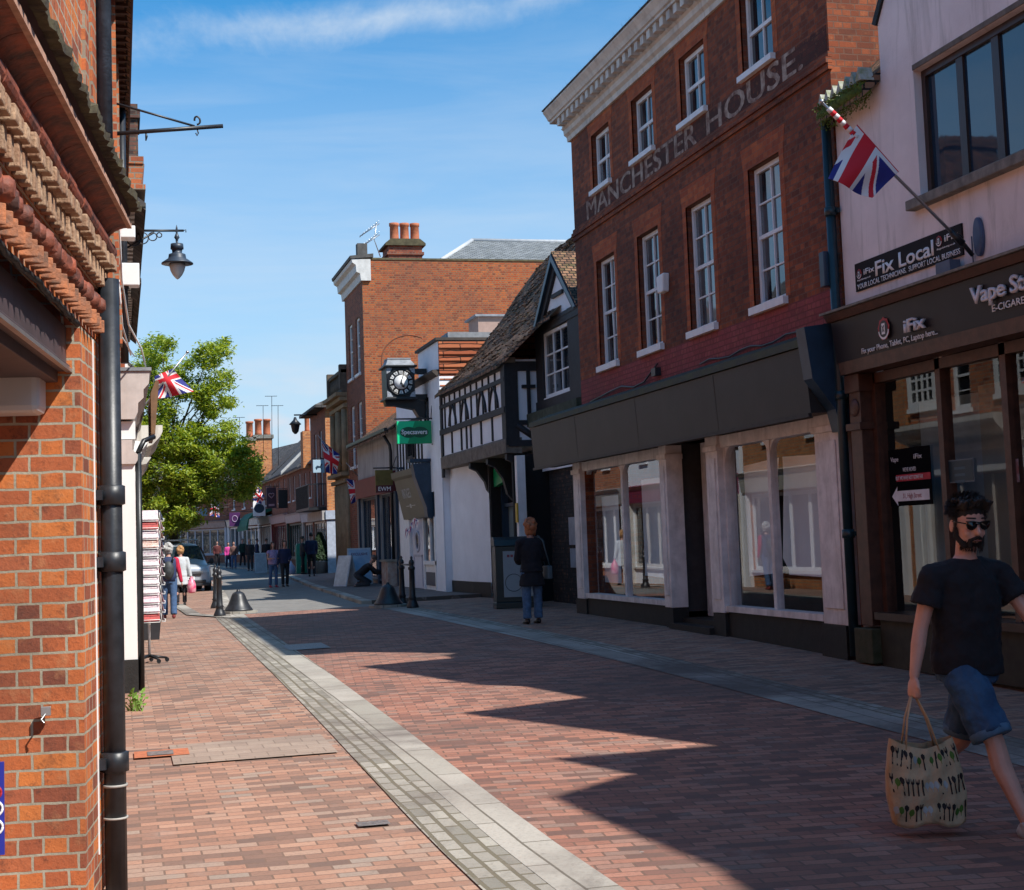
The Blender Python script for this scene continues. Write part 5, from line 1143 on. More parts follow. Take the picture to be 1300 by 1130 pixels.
mb.build('wall', BR_NEAR, lb)
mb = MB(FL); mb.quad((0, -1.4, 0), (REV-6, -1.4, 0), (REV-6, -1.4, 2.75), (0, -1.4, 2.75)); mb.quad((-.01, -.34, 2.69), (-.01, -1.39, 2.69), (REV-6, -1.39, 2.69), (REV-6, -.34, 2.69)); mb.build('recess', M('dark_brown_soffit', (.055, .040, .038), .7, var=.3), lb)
mb = MB(FL); mb.box(REV-6, -.004, -.34, -.06, 2.505, 2.70); mb.box(REV-6, -.004, -.10, -.045, 2.49, 2.520); mb.box(REV-6, -.004, -.33, -.10, 2.44, 2.503); mb.build('beam', BROWN_N, lb, bevel=.004)
mb = MB(FL); mb.box(REV-6, 0, -.06, -.035, 2.485, 2.502); mb.build('metal_trim', STEEL, lb)
mb = MB(FL); rr = random.Random(2)
pts = [(REV-6+i*.08, .0+rr.uniform(-.006, .008), 2.705+rr.uniform(-.007, .007)) for i in range(int((UE-REV+6)/.08)+1)]; pts = [p for p in pts if p[0] < .02]
mb.tube(pts, .014, 6); mb.build('tar_joint', BLACK_ROUGH, lb)
# corbel bands
U0_, U1_ = -5.6, UE
mb = MB(FL); mb.box(U0_-3, U1_, -.02, .004, 2.715, 2.80); mb.box(U0_-3, U1_, -.02, .012, 2.93, 2.968); mb.box(U0_-3, U1_, -.02, .02, 2.97, 3.13); mb.build('corbel_course', BR_NEAR, lb)
mb = MB(FL)
n = int((U1_-U0_)/.118)
for i in range(n):
    u = U0_+i*.118; j = rr.uniform(-.006, .006)
    mb.prof_v([(u+.008, .0), (u+.054, .062+j), (u+.10, .0)], 2.735+rr.uniform(-.008, .008), 2.80)     # dog-tooth bricks
mb.build('dog_tooth_bricks', CORBEL_O, lb, bevel=.004)
mb = MB(FL)
for i in range(n):
    u = U0_+i*.118+.05; q = rr.uniform(-.012, .010); z = 2.868+rr.uniform(-.008, .008); s_ = rr.uniform(.85, 1.08); mb.tube([(u, -.03, z), (u+rr.uniform(-.006, .006), .042+q, z), (u, .060+q, z)], [.047*s_, .045*s_, .028*s_], 9)
mb.build('rounded_bricks', TERRA_D, lb)
mb = MB(FL)
for i in range(n):
    u = U0_+i*.118; h = rr.uniform(-.008, .008)
    mb.box(u+.02, u+.082, .02, .062+rr.uniform(-.004, .008), 2.972, 3.10+h); mb.box(u+.01, u+.09, .02, .10+rr.uniform(-.01, .01), 3.065+h, 3.125+h)
mb.build('dentil_bricks', CORBEL, lb, bevel=.006)
mb = MB(FL)   # moulded terracotta cornice in short lengths: roll, then hollow
def mould(u0, u1, j):
    roll = [(.03, 3.14)]+[(.055+.04*math.cos(t), 3.185+.045*math.sin(t)) for t in [-PI/2+PI*k/7 for k in range(8)]]+[(.03, 3.24)]
    mb.prof_u([(w+j, v) for w, v in roll], u0, u1)
    cove = [(-.02, 3.235), (.05, 3.235)]+[(.05+.11*(1-math.cos(t)), 3.24+.075*math.sin(t)) for t in [PI/2*k/6 for k in range(7)]]+[(.165, 3.335), (-.02, 3.335)]
    mb.prof_u([(w+j*.6, v) for w, v in cove], u0, u1)
u = U0_-3; mb.smooth = False
while u < U1_-.02:
    l = min(.225, U1_-u); mould(u+.0015, u+l-.0015, rr.uniform(-.004, .004)); u += l
mb.build('moulded_cornice', TERRA_D, lb)
mb = MB(FL); mb.box(U0_-3, U1_+.004, .150, .172, 3.312, 3.338); mb.build('cornice_edge', M('pale_salmon_arris', (.55, .31, .22), .8, var=.35, scale=20), lb)
mb = MB(FL); mb.prof_u([(-.02, 3.34), (.15, 3.34), (.17, 3.40), (-.02, 3.40)], U0_-3, U1_); mb.build('cornice_fascia', M('dark_purple_course', (.075, .035, .03), .85, var=.4), lb)  # dark purple band between the pale edge and the ledge
# mossy tile ledge with a ragged edge
rr = random.Random(4); pts = []; F = []; nn = 190
for i in range(nn+1):
    u = U0_-1+(U1_+.03-U0_+1)*i/nn; e = .215+rr.uniform(-.016, .012); d = rr.uniform(-.014, .010)
    pts += [(u, -.01, 3.402), (u, e, 3.402+d*.6), (u, e+.004, 3.435+d), (u, e-.05, 3.455+d), (u, -.01, 3.49)]
for i in range(nn):
    for k in range(4): a = i*5+k; F.append((a, a+5, a+6, a+1))
F += [(0, 1, 2, 3, 4), tuple(nn*5+k for k in range(5))]
mb = MB(FL); mb.add(pts, F); mb.build('mossy_ledge', MOSSY, lb)
mb = MB(FL); mb.box(-.24, -.004, -.50, -.15, 2.285, 2.485); aw = mb.build('awning_box', M('white_plastic_casing', (.62, .60, .60), .5, var=.06), lb, bevel=.03)
pipe(lb, FL, .56, .068, -.1, 3.02, .054, IRON, (.62, 1.93, 1.60), 'downpipe')
mb = MB(FL); mb.tube([(.56, .068, .50), (.56, .068, .512)], .0605, 16); mb.tube([(.56, .068, .345), (.56, .068, .355)], .0605, 16); mb.build('pipe_band', M('pale_worn_band', (.42, .40, .37), .6), lb)
pipe(lb, FL, .56, .055, 3.5, 8.0, .046, PIPE_BLUE, (), 'upper_downpipe')
mb = MB(FL); mb.box(.35, .50, .0, .03, 3.5, 9.0); mb.box(.18, .3, .0, .02, 3.5, 9.0); mb.build('brick_pilaster', BR_LEFT, lb)
mb = MB(FL); mb.box(.44, .452, .0, .006, .2, 2.7); mb.build('white_cable', WHITE, lb)
mb = MB(FL); p = onY(59, 902, 7.2); mb.box(-.012, -.002, -.36, -.335, p.z-.02, p.z+.02)
o = MB(); c = onY(59, 901, 7.24); o.box(c.x-.022, c.x+.022, 7.165, 7.19, c.z-.02, c.z+.02); o.tube([(c.x, 7.17, c.z-.01), (c.x-.02, 7.15, c.z-.035), (c.x-.005, 7.14, c.z-.05)], .005, 5, raw=True); o.build('metal_socket', STEEL, lb, bevel=.003)
bs_ = MB(); c0 = onY(0, 967, 7.1); c1 = onY(6, 1040, 7.1)
bs_.box(c0.x-.30, c1.x, 7.08, 7.10, c1.z-.15, c0.z); bsn = bs_.build('blue_sign', M('blue_enamel_sign', (.02, .03, .30), .35, var=.05)); tag(bsn, 'blue sign panel with red and white rings at the foot of the left brick pier', 'sign')
for nm_, mt_, zz, rr_ in (('red_ring', RED, c0.z-.13, .04), ('white_ring', WHT, c0.z-.20, .045), ('white_ring', WHT, c0.z-.28, .045)):
    o = MB(); o.tube([(c1.x-.052+rr_*math.cos(t), 7.077, zz+rr_*.8*math.sin(t)) for t in [2*PI*k/18 for k in range(19)]], .006, 6, raw=True); o.build(nm_, mt_, bsn)

# ================================================================== second building on the left
lx = .0
FL2 = Frame((lx, 0, 0), (0, 1, 0), (1, 0, 0))
l2b = thing('brick_shop_building', 'orange brick building with deep eaves above the white shopfront on the left', 'building', (-.5, 14, 0))
mb = MB(FL2); facade(mb, 8.05, 20, 0, 6.6, [(18.2, 19.2, 4.4, 5.9)], .1); mb.quad((8.05, 0, 0), (8.05, -3, 0), (8.05, -3, 6.6), (8.05, 0, 6.6)); mb.quad((8.05, -3, 0), (20, -3, 0), (20, -3, 9), (8.05, -3, 9)); mb.quad((20, 0, 0), (20, -3, 0), (20, -3, 6.6), (20, 0, 6.6))
mb.build('wall', BR_LEFT, l2b)
for o in ((18.2, 19.2, 4.4, 5.9),): window(l2b, FL2, *o, -.09, 2, 2, True, WHITE, GLASS_D, .08, .06)
mb = MB(FL2); mb.box(15.2, 15.5, 0, .07, 3.7, 6.62); mb.box(13.3, 13.45, 0, .04, 3.2, 6.62); mb.build('brick_pilaster', BR_LEFT, l2b)
mb = MB(FL2)
mb.box(8.0, 20.2, -.05, .17, 6.63, 6.67); mb.box(8.0, 20.2, .175, .20, 6.60, 6.76)
for i in range(60): mb.box(8.1+i*.2, 8.14+i*.2, .0, .165, 6.60, 6.628)
mb.build('eaves_soffit', M('dark_brown_soffit_boards', (.085, .036, .022), .7, var=.4, scale=8), l2b)
gable_roof(l2b, FL2, 7.9, 20.1, 0, 6, 6.8, 9.0, TILE_T, .18, .08, rw=-3)
pipe(l2b, FL2, 17.0, .10, 3.72, 6.6, .045, IRON, (4.6, 5.7), 'downpipe')
mb = MB(FL2); mb.box(16.0, 16.2, .0, .22, 4.93, 5.06); mb.box(16.9, 17.1, .06, .27, 4.58, 4.83); mb.build('alarm_box', WHITE_SUN, l2b, bevel=.01)
mb = MB(FL2); mb.tube([(14.2, .05, 4.7), (15.0, .07, 4.3), (16.3, .14, 4.05), (17.1, .28, 3.9), (17.3, .33, 3.72)], .010, 5); mb.tube([(15, .04, 4.3), (15.4, .07, 3.9), (16.5, .16, 3.75)], .010, 5); mb.tube([(15.5, .01, 3.9), (17, .2, 3.80)], .007, 5); mb.build('loose_white_cable', WHITE, l2b)
# white shopfront with console and cornice, Y 17.3 onwards
mb = MB(FL2)
mb.box(17.3, 17.9, .0, .195, .45, 2.62); mb.box(22.4, 22.8, .0, .195, .45, 2.62); mb.box(27.4, 27.8, .0, .195, .45, 2.62)
mb.box(17.3, 27.8, .0, .205, 2.9, 3.1)
mb.build('shopfront', WHITE_SUN, l2b)
for a_, b_ in ((17.92, 22.38), (22.82, 27.38)): window(l2b, FL2, a_, b_, .46, 2.61, .08, 4, 1, False, CREAM, GLASS_D, 0, .06, name='shop_window', bar=.06)
mb = MB(FL2); mb.prof_u([(.0, 2.62), (.20, 2.62), (.225, 2.66), (.23, 2.72), (.17, 2.78), (.17, 2.89), (0, 2.89)], 17.26, 27.8); mb.prof_u([(0, 3.12), (.20, 3.12), (.235, 3.2), (.24, 3.3), (.30, 3.36), (.30, 3.45), (.36, 3.52), (.37, 3.66), (0, 3.66)], 17.22, 24.0)
mb.build('shop_cornice', M('pinkish_cream_cornice', (.58, .50, .46), .6, var=.2, scale=6, streak=.3, dirt=(.3, .25, .22)), l2b)
mb = MB(FL2); mb.box(17.2, 24.02, 0, .39, 3.662, 3.70); mb.build('lead_capping', LEAD, l2b)
mb = MB(FL2); mb.box(17.28, 27.8, .0, .20, .0, .449); mb.build('plinth', BLACK_ROUGH, l2b)
mb = MB(FL2); mb.tube([(17.5, .235, .08), (17.5, .235, 2.75)], .035, 8); mb.tube([(17.5, .23, 2.75), (17.6, .30, 2.9), (17.7, .42, 2.95)], .03, 6); mb.build('black_waste_pipe', BLACK, l2b)
mb = MB(FL2); mb.prof_u([(.205, 3.12), (.26, 3.18), (.55, 3.3), (.66, 3.42), (.70, 3.5), (.70, 3.6), (.205, 3.6)], 24.05, 27.8); mb.prof_u([(.205, 2.95), (.45, 3.0), (.52, 3.1), (.205, 3.11)], 24.05, 27.8); mb.build('projecting_cornice', CREAM, l2b)
mb = MB(FL2); mb.prof_u([(.45, 3.75), (.52, 3.92), (.56, 3.90), (.50, 3.2), (.45, 3.2)], 20.5, 22.4); mb.build('timber_hood', M('brown_timber_hood', (.22, .11, .05), .7, var=.4), l2b)
# weeds at the foot of the wall
mb = MB(); rr = random.Random(11)
for i in range(34):
    y = 15.9+rr.uniform(-.5, .4); x = .12+rr.uniform(-.05, .08); z = gz(x, y); h = rr.uniform(.05, .17); d = rr.uniform(-.07, .07)
    mb.add([(x, y, z), (x+.02, y, z), (x+d+.01, y+d, z+h)], [(0, 1, 2)], raw=True)
    mb.add([(x+d, y+d, z+h*.9), (x+d+.03, y+d, z+h*.98), (x+d+.02, y, z+h*.7), (x+d-.02, y, z+h*.75)], [(0, 1, 2, 3)], raw=True)
tag(mb.build('weed', M('weed_green', (.14, .26, .03), .7)), 'small green weed growing at the foot of the white shopfront', 'plant')

# further left-hand buildings, their sunlit fronts are what the shop windows opposite mirror
def left_house(x, y0, y1, ze, zr, mat, shop, fcol, label, wins, **k):
    return terrace(Frame((x, 0, 0), (0, 1, 0), (1, 0, 0)), y0, y1, .12, ze, zr, mat, shop, fcol, label, wins, depth=5, **k)
lh = left_house(.12, 20.25, 28.0, 6.5, 8.4, BR_LEFT, 'white', WHITE_SUN, 'brick house with bracket lamp and lattice windows beyond the white shopfront', [22.4, 26.0])
FL3 = Frame((.12, 0, 0), (0, 1, 0), (1, 0, 0))
for u in (24.2, 27.4):
    w_ = window(lh, FL3, u-.55, u+.55, 4.0, 5.35, .01, 4, 5, False, WHITE_SUN, GLASS_D, .1, .12, bar=.045, name='lattice_window')
mb = MB(FL3); mb.box(20.22, 27.5, .0, .30, 6.45, 6.52); mb.box(20.22, 27.5, .0, .28, 6.80, 6.9); mb.prof_u([(0, 6.52), (.24, 6.52), (.29, 6.8), (0, 6.8)], 20.24, 27.5); mb.build('brick_eaves', BR_LEFT, lh)
mb = MB(FL3); mb.box(25.6, 26.6, -.9, .30, 6.9, 9.2); mb.box(25.55, 26.65, -.95, .34, 8.95, 9.1); mb.build('chimney', brick('sooty_brick', [(0, (.05, .03, .025)), (1, (.16, .07, .05))], (.12, .1, .08)), lh)
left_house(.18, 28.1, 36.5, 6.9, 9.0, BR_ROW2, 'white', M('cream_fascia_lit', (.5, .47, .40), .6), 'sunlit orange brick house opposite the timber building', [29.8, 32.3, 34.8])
left_house(.25, 36.6, 45.5, 6.2, 8.6, WHITE_WALL, 'cream', M('maroon_fascia', (.25, .03, .08), .5), 'sunlit white rendered house opposite the clock', [38, 41, 44])
left_house(.30, 45.6, 56, 7.0, 9.4, BR_LEFT, 'white', M('grey_fascia', (.3, .3, .3), .5), 'sunlit brick house beside the street tree', [47.5, 50.5, 53.5])
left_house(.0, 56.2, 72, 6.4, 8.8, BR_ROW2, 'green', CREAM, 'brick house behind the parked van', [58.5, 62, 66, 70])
left_house(-3, 72.2, 92, 6.4, 8.8, BR_LEFT, 'white', CREAM, 'brick row beyond the tree on the left', [75, 79, 83, 88])
mb = MB(Frame((-.7, -14, 0), (0, 1, 0), (1, 0, 0)))
nb = thing('roadside_building', 'plain brick building behind the viewer on the left', 'building', (-3, -6, 0))
mb = MB(Frame((-1.9, 0, 0), (0, 1, 0), (1, 0, 0))); facade(mb, -25, -2, 0, 7, [(-22+4*i, -21+4*i, 4, 5.5) for i in range(5)], .1); mb.quad((-2, 0, 0), (-2, -3, 0), (-2, -3, 7), (-2, 0, 7)); mb.build('wall', BR_LEFT, nb)

# ================================================================== ironwork on the left
br = thing('sign_bracket', 'empty wrought iron sign bracket sticking out high on the left', 'bracket', (0, 14, 5.4))
r0 = onY(150, 171, 14); t0 = onY(283, 160, 14); m0 = onY(250, 161, 14); w0 = onY(166, 137, 14)
mb = MB(); mb.tube([(-.05, 14, r0.z), (t0.x, 14, t0.z)], .020, 8, raw=True); mb.tube([(-.05, 14, w0.z+.06), (m0.x-.02, 14, m0.z+.005)], .011, 6, raw=True)
sc_ = [(m0.x+.035*math.sin(a)*(1-a/12), 14, m0.z+.06-.038*math.cos(a)) for a in [k*.4 for k in range(13)]]; mb.tube(sc_, .009, 6, raw=True)
mb.tube([(m0.x, 14, m0.z-.015), (m0.x+.012, 14, m0.z-.06), (m0.x, 14, m0.z-.085), (m0.x-.012, 14, m0.z-.06)], .007, 6, raw=True); h0 = onY(185, 168, 14); mb.tube([(h0.x, 14, h0.z), (h0.x+.006, 14, h0.z-.04), (h0.x, 14, h0.z-.08)], [.006, .014, .006], 6, raw=True)
mb.build('bracket_arm', IRON, br)
mb = MB(); mb.box(-.03, .035, 13.97, 14.03, r0.z-.25, w0.z+.25); mb.build('wall_plate', IRON, br)
lm = thing('wall_lamp', 'black heritage wall lamp on a scrolled bracket against the sky at left', 'street lamp', (.12, 22, 5.7))
c = onY(225, 330, 22); X, Z = c.x, c.z
arm = onY(225, 294, 22).z
mb = MB(); mb.tube([(.1, 22, arm), (X+.10, 22, arm+.015)], .018, 8, raw=True); mb.tube([(.1, 22, arm-.30), (X-.32, 22, arm-.02)], .014, 6, raw=True)
for cx0, r in ((.40, .085), (.545, .060), (.64, .035), (.28, .10)):
    mb.tube([(cx0+r*math.cos(a), 22, arm-.02-r+r*math.sin(a)) for a in [2*PI*k/14 for k in range(15)]], .009, 5, raw=True)
mb.tube([(X+.10, 22, arm+.015), (X+.13, 22, arm+.03), (X+.13, 22, arm-.01)], .008, 5, raw=True)
mb.build('bracket_arm', IRON, lm)
mb = MB(); mb.lathe((X, 22, Z), [(.001, .52), (.012, .48), (.02, .42), (.012, .40), (.028, .36), (.04, .33), (.02, .30), (.015, .24), (.09, .235), (.095, .16), (.075, .15), (.07, .10), (.12, .08), (.125, .05), (.13, .02), (.225, -.045), (.23, -.06), (.10, -.055)], 20); mb.build('lamp_hood', M('blue_black_iron', (.035, .05, .075), .45, var=.3), lm)
mb = MB(); mb.lathe((X, 22, Z), [(.115, -.06), (.115, -.10), (.10, -.16), (.07, -.22), (.03, -.27), (.001, -.29)], 18); g_ = M('frosted_lamp_glass', (.55, .62, .62), .25, var=.05); mb.build('lamp_globe', g_, lm)

# ================================================================== flags
def uj(x, y):
    """x 0..60, y 0..30 -> 0 blue 1 white 2 red"""
    if abs(x-30) < 3 or abs(y-15) < 3: return 2
    if abs(x-30) < 5 or abs(y-15) < 5: return 1
    q = math.sqrt(5)
    for s in (1, -1):
        d = ((y-15)-s*(x-30)/2)*2/q
        if abs(d) < 3:
            side = -1 if x < 30 else 1
            dd = d*side*s
            if abs(d) < 3 and 0 < dd*1 < 2: return 2
            return 1
    return 0
FB = M('flag_blue', (.02, .025, .20), .8, var=.08); FW_ = M('flag_white', (.78, .76, .76), .8, var=.04); FRD = M('flag_red', (.62, .015, .03), .8, var=.06)
def flag(name, label, base, tip, c00, c10, c01, c11, Y, rx=(0, 30), ry=(0, 30), n=(48, 48), amp=.05, group='union flags on short poles', polemat=None, folds=2.0, slant=0, yy=None):
    """base/tip: pole; four pixel corners measured at depth Y (hoist c00-c10, fly c01-c11)"""
    f = thing(name, label, 'flag', base, group)
    base, tip = Vector(base), Vector(tip)
    L_ = tip-base
    mb = MB(); mb.tube([base, base+L_*.55, tip], [.016, .015, .011], 8, raw=True); mb.ball(tip, .024, 8, 6); mb.build('flag_pole', polemat or STEEL, f)
    c = [onY(*p, Y) for p in (c00, c10, c01, c11)]
    mb = MB(); nu, nv = n; pts = []
    for i in range(nu+1):
        for j in range(nv+1):
            s, t = i/nu, j/nv
            p = c[0]*(1-s)*(1-t)+c[1]*s*(1-t)+c[2]*(1-s)*t+c[3]*s*t
            p.y += amp*t*math.sin(folds*PI*(s+.35*t)+.6)+amp*.35*math.sin(7*s+5*t)*t
            p.z += -.02*math.sin(PI*s)*t*(c[0]-c[2]).length
            pts.append(p)
    mb.v = [tuple(p) for p in pts]
    for i in range(nu):
        for j in range(nv):
            k = i*(nv+1)+j; mb.f.append([k, k+nv+1, k+nv+2, k+1]); mb.sm.append(True)
            mb.m.append(uj(rx[0]+(rx[1]-rx[0])*(j+.5)/nv, ry[0]+(ry[1]-ry[0])*(i+.5)/nu))
    cl_ = mb.build('flag_cloth', [FB, FW_, FRD], f, merge=False)
    md = cl_.modifiers.new('s', 'SOLIDIFY'); md.thickness = .003
    return f
b0 = Vector((7.74, 12.52, onY(1232, 298, 12.52).z)); t0 = onY(1043, 129, 12.5)
fg = flag('union_flag', 'large union flag half furled on its pole in front of the pale pink wall', (b0.x, b0.y, b0.z), t0, (1088, 158), (1141, 218), (1051, 227), (1108, 251), 12.48, rx=(27.6, 3), ry=(8, 30), n=(90, 90), amp=.05)
# furled twist of red and white along the top of the pole and the wall socket
mb = MB(); d = (b0-t0)
for k in range(9):
    a = t0+d*(.05+k*.024); b = t0+d*(.05+(k+1)*.024); mb.mi = k % 2; mb.tube([a, b], [.026, .030], 8, raw=True)
mb.build('furled_cloth', [FW_, FRD], fg)
mb = MB(); mb.tube([b0+d*.0-d*.02, b0+d*.07], [.03, .035], 10, raw=True); mb.tube([b0-Vector((.02, 0, 0)), b0+Vector((.0, 0, .0))+(b0-t0)*.08, Vector((7.93, 12.52, b0.z-.20))], .022, 8, raw=True); mb.tube([b0+Vector((-.04, 0, .05)), b0+Vector((.10, 0, -.03))], .012, 6, raw=True)
mb.build('pole_socket', BLACK, fg)
mb = MB(); oz = b0.z-.02; mb.prof_v  # oval back plate on the wall
pl = [(.075*math.cos(t), .20*math.sin(t)*(1 if math.sin(t) > 0 else .9)) for t in [2*PI*k/20 for k in range(20)]]
mb = MB(FR); mb.prof_w([(12.42+a, oz-.03+b) for a, b in pl], .0, .05); mb.build('oval_wall_plate', M('blue_painted_plate', (.06, .09, .17), .45), fg, bevel=.015)
flag('union_flag', 'bright union flag hanging over the left shopfront in front of the tree', (.35, 22.5, 3.7), onY(238, 447, 22.5), (219, 468), (196, 478), (246, 497), (201, 506), 22.5, rx=(20, 56), ry=(0, 30), n=(60, 60), amp=.06)
flag('union_flag', 'union flag drooping beside the blue horse sign near the balcony house', onY(438, 596, 56), onY(404, 553, 56), (408, 558), (414, 600), (431, 577), (428, 602), 56, rx=(14, 46), ry=(2, 30), n=(40, 40), amp=.15)
flag('union_flag', 'small union flag among the hanging signs above the green awning', onY(331, 622, 94), onY(325, 617, 94), (328, 618), (320, 634), (336, 630), (332, 640), 94, rx=(10, 46), ry=(0, 30), n=(30, 30), amp=.15)
flag('union_flag', 'faded union flag under the right edge of the tree', onY(280, 640, 104), onY(274, 634, 104), (268, 636), (266, 655), (277, 640), (279, 657), 104, rx=(5, 46), ry=(0, 30), n=(30, 30), amp=.15)
flag('union_flag', 'grey union flag on the sandstone building above the striped shop window', onY(455, 605, 52), onY(440, 588, 52), (440, 608), (446, 640), (462, 612), (462, 632), 52, rx=(10, 50), ry=(0, 30), n=(30, 30), amp=.1)

# ================================================================== hanging signs
def hang_sign(label, px0, py0, px1, py1, Y, mat, wallX, **k):
    a = onY(px0, py0, Y); b = onY(px1, py1, Y)
    s = thing('hanging_sign', label, 'sign', (b.x, Y, a.z), k.get('group'))
    mb = MB(); mb.box(a.x, b.x, Y-.05, Y+.05, b.z, a.z); brd = mb.build('sign_board', mat, s, bevel=.01)
    mb = MB(); mb.tube([(a.x-.05, Y, a.z+.06), (wallX+.02, Y, a.z+.06)], .02, 6, raw=True); mb.tube([(b.x, Y, b.z-.02), (wallX+.02, Y, b.z-.02)], .015, 6, raw=True); mb.tube([(b.x, Y, a.z+.06), (wallX, Y, a.z+.4)], .012, 6, raw=True)
    mb.build('sign_bracket', IRON, s); return s, brd, Frame((a.x, Y-.05, 0), (1, 0, 0), (0, -1, 0)), a, b
s, brd, f_, a, b = hang_sign('green optician sign with two overlapping dark ovals on the timber building', 503, 535, 548, 563, 38.2, GREEN, 7.97)
w_, h_ = b.x-a.x, a.z-b.z
mb = MB(f_); mb.prof_w([(0.01, b.z+.01), (w_*.3, b.z+.01), (w_*.52, a.z-.01), (.01, a.z-.01)], .001, .004); mb.build('light_green_panel', GREEN_L, brd)
mb = MB(f_)
for cxx in (.34, .66):
    mb.lathe(f_(w_*cxx, .005, b.z+h_*.5), [(.001, 0)], 4) if False else mb.prof_w([(w_*cxx+w_*.25*math.cos(t), b.z+h_*.5+h_*.24*math.sin(t)) for t in [2*PI*k/24 for k in range(24)]], .005+.001*cxx, .008+.001*cxx)
mb.build('sign_ovals', GREEN_DD, brd)
text(brd, f_, 'Specsavers', w_*.5, b.z+h_*.42, .12, .010, WHT, 1, width=w_*.74, th=.004, align='CENTER', bold=.02)
s, brd, f_, a, b = hang_sign('square gold sign with red letters EWM on the woollen shop', 476, 597, 499, 625, 43.5, M('bronze_gold_panel', (.17, .12, .025), .4, var=.4, scale=6), 7.97)
w_, h_ = b.x-a.x, a.z-b.z
mb = MB(f_); mb.box(.0, w_, .001, .006, b.z, b.z+h_*.32); mb.build('maroon_panel', M('maroon_panel', (.10, .012, .02), .5), brd); text(brd, f_, 'EWM', w_*.5, b.z+.05, .12, .008, WHT, 1, width=w_*.7, th=.004, align='CENTER')
s, brd, f_, a, b = hang_sign('pale blue sign with a dark horse on the balcony house', 397, 584, 412, 600, 68.2, M('pale_blue_sign', (.38, .52, .62), .5, var=.05), 9.2)
w_, h_ = b.x-a.x, a.z-b.z
mb = MB(f_); mb.prof_w([(w_*.2, b.z+h_*.4), (w_*.35, b.z+h_*.55), (w_*.6, b.z+h_*.5), (w_*.72, b.z+h_*.72), (w_*.82, b.z+h_*.65), (w_*.7, b.z+h_*.45), (w_*.75, b.z+h_*.25), (w_*.62, b.z+h_*.38), (w_*.4, b.z+h_*.36), (w_*.3, b.z+h_*.2)], .001, .006); mb.build('horse_emblem', NAVY, brd)
s, brd, f_, a, b = hang_sign('dark maroon hanging sign with a pale heart, left of the balcony', 338, 619, 351, 645, 93, M('dark_maroon_sign', (.05, .015, .03), .5), 9.6)
w_, h_ = b.x-a.x, a.z-b.z
mb = MB(f_); mb.tube([(w_*.5+w_*.28*(16*math.sin(t)**3)/16, .02, b.z+h_*.62+w_*.28*(13*math.cos(t)-5*math.cos(2*t)-2*math.cos(3*t)-math.cos(4*t))/16) for t in [2*PI*k/20 for k in range(21)]], .03, 4); mb.box(w_*.2, w_*.8, .001, .01, b.z+h_*.1, b.z+h_*.2); mb.build('heart_emblem', M('dusty_pink', (.45, .25, .28), .6), brd)
s, brd, f_, a, b = hang_sign('white framed sign with a dark oval under the small union flag', 321, 636, 337, 655, 95, WHITE, 9.6)
w_, h_ = b.x-a.x, a.z-b.z
mb = MB(f_); mb.prof_w([(w_*.5+w_*.42*math.cos(t), b.z+h_*.5+h_*.3*math.sin(t)) for t in [2*PI*k/20 for k in range(20)]], .001, .01); mb.build('dark_oval', NAVY, brd)
s, brd, f_, a, b = hang_sign('purple hanging sign with a pale ring beside the green awning', 291, 651, 305, 668, 104, M('purple_sign', (.07, .01, .09), .5), 9.6)
w_, h_ = b.x-a.x, a.z-b.z
mb = MB(f_); mb.tube([(w_*.5+w_*.25*math.cos(t), .02, b.z+h_*.55+h_*.22*math.sin(t)) for t in [2*PI*k/14 for k in range(15)]], .03, 4); mb.build('pale_ring', M('lilac', (.4, .3, .45), .6), brd)
s, brd, f_, a, b = hang_sign('small navy hanging sign half hidden below the tree crown', 254, 646, 263, 655, 110, NAVY, 8.6)
s, brd, f_, a, b = hang_sign('large dark square sign hanging left of the balcony', 353, 622, 366, 645, 88, BLACK, 9.6)
# green canvas awning
aw_ = thing('awning', 'dark green canvas awning over a shop at the far bend of the terrace', 'awning', (9.4, 100, 3.4))
mb = MB(); p0 = onX(330, 658, 8.45); 
ya, yb = 97.2, 104.8
prof = [(9.59, 4.05), (9.1, 4.02), (8.5, 3.85), (8.1, 3.45), (7.95, 2.95), (7.95, 2.7), (8.03, 2.7), (8.15, 3.4), (9.59, 3.9)]
mb.prism(prof, lambda p, b: (p[0], b, p[1]), ya, yb); mb.build('canopy', M('green_canvas', (.01, .12, .07), .8, var=.1), aw_)
mb = MB(); mb.tube([(9.59, ya+.2, 2.9), (8.0, ya+.2, 2.75)], .02, 6, raw=True); mb.tube([(9.59, yb-.2, 2.9), (8.0, yb-.2, 2.75)], .02, 6, raw=True); mb.build('awning_arm', IRON, aw_)
# bunting over the tearoom door
bt = thing('bunting', 'short string of pink and union pattern pennants over the white round-window door', 'bunting', (7.6, 41, 2.3))
mb = MB(); rr = random.Random(1)
for i in range(9):
    y = 41.8-i*.32; z = 1.99-.08*math.sin(i/8*PI*2.2)+i*.03; x = 7.86-.02*i; mb.mi = i % 3
    mb.add([(x, y, z), (x, y-.27, z+.02), (x-.05, y-.13, z-.27)], [(0, 1, 2)], raw=True); mb.add([(x-.002, y-.05, z-.02), (x-.002, y-.2, z-.02), (x-.04, y-.13, z-.16)], [(0, 1, 2)], raw=True); mb.m[-1] = (i+1) % 3
mb.build('pennants', [M('bunting_pink', (.5, .05, .12), .7), FB, FW_], bt)
mb = MB(); mb.tube([(7.86-.02*i, 41.8-i*.32, 2.00-.08*math.sin(i/8*PI*2.2)+i*.03) for i in range(10)], .008, 4, raw=True); mb.build('string', WHITE, bt)

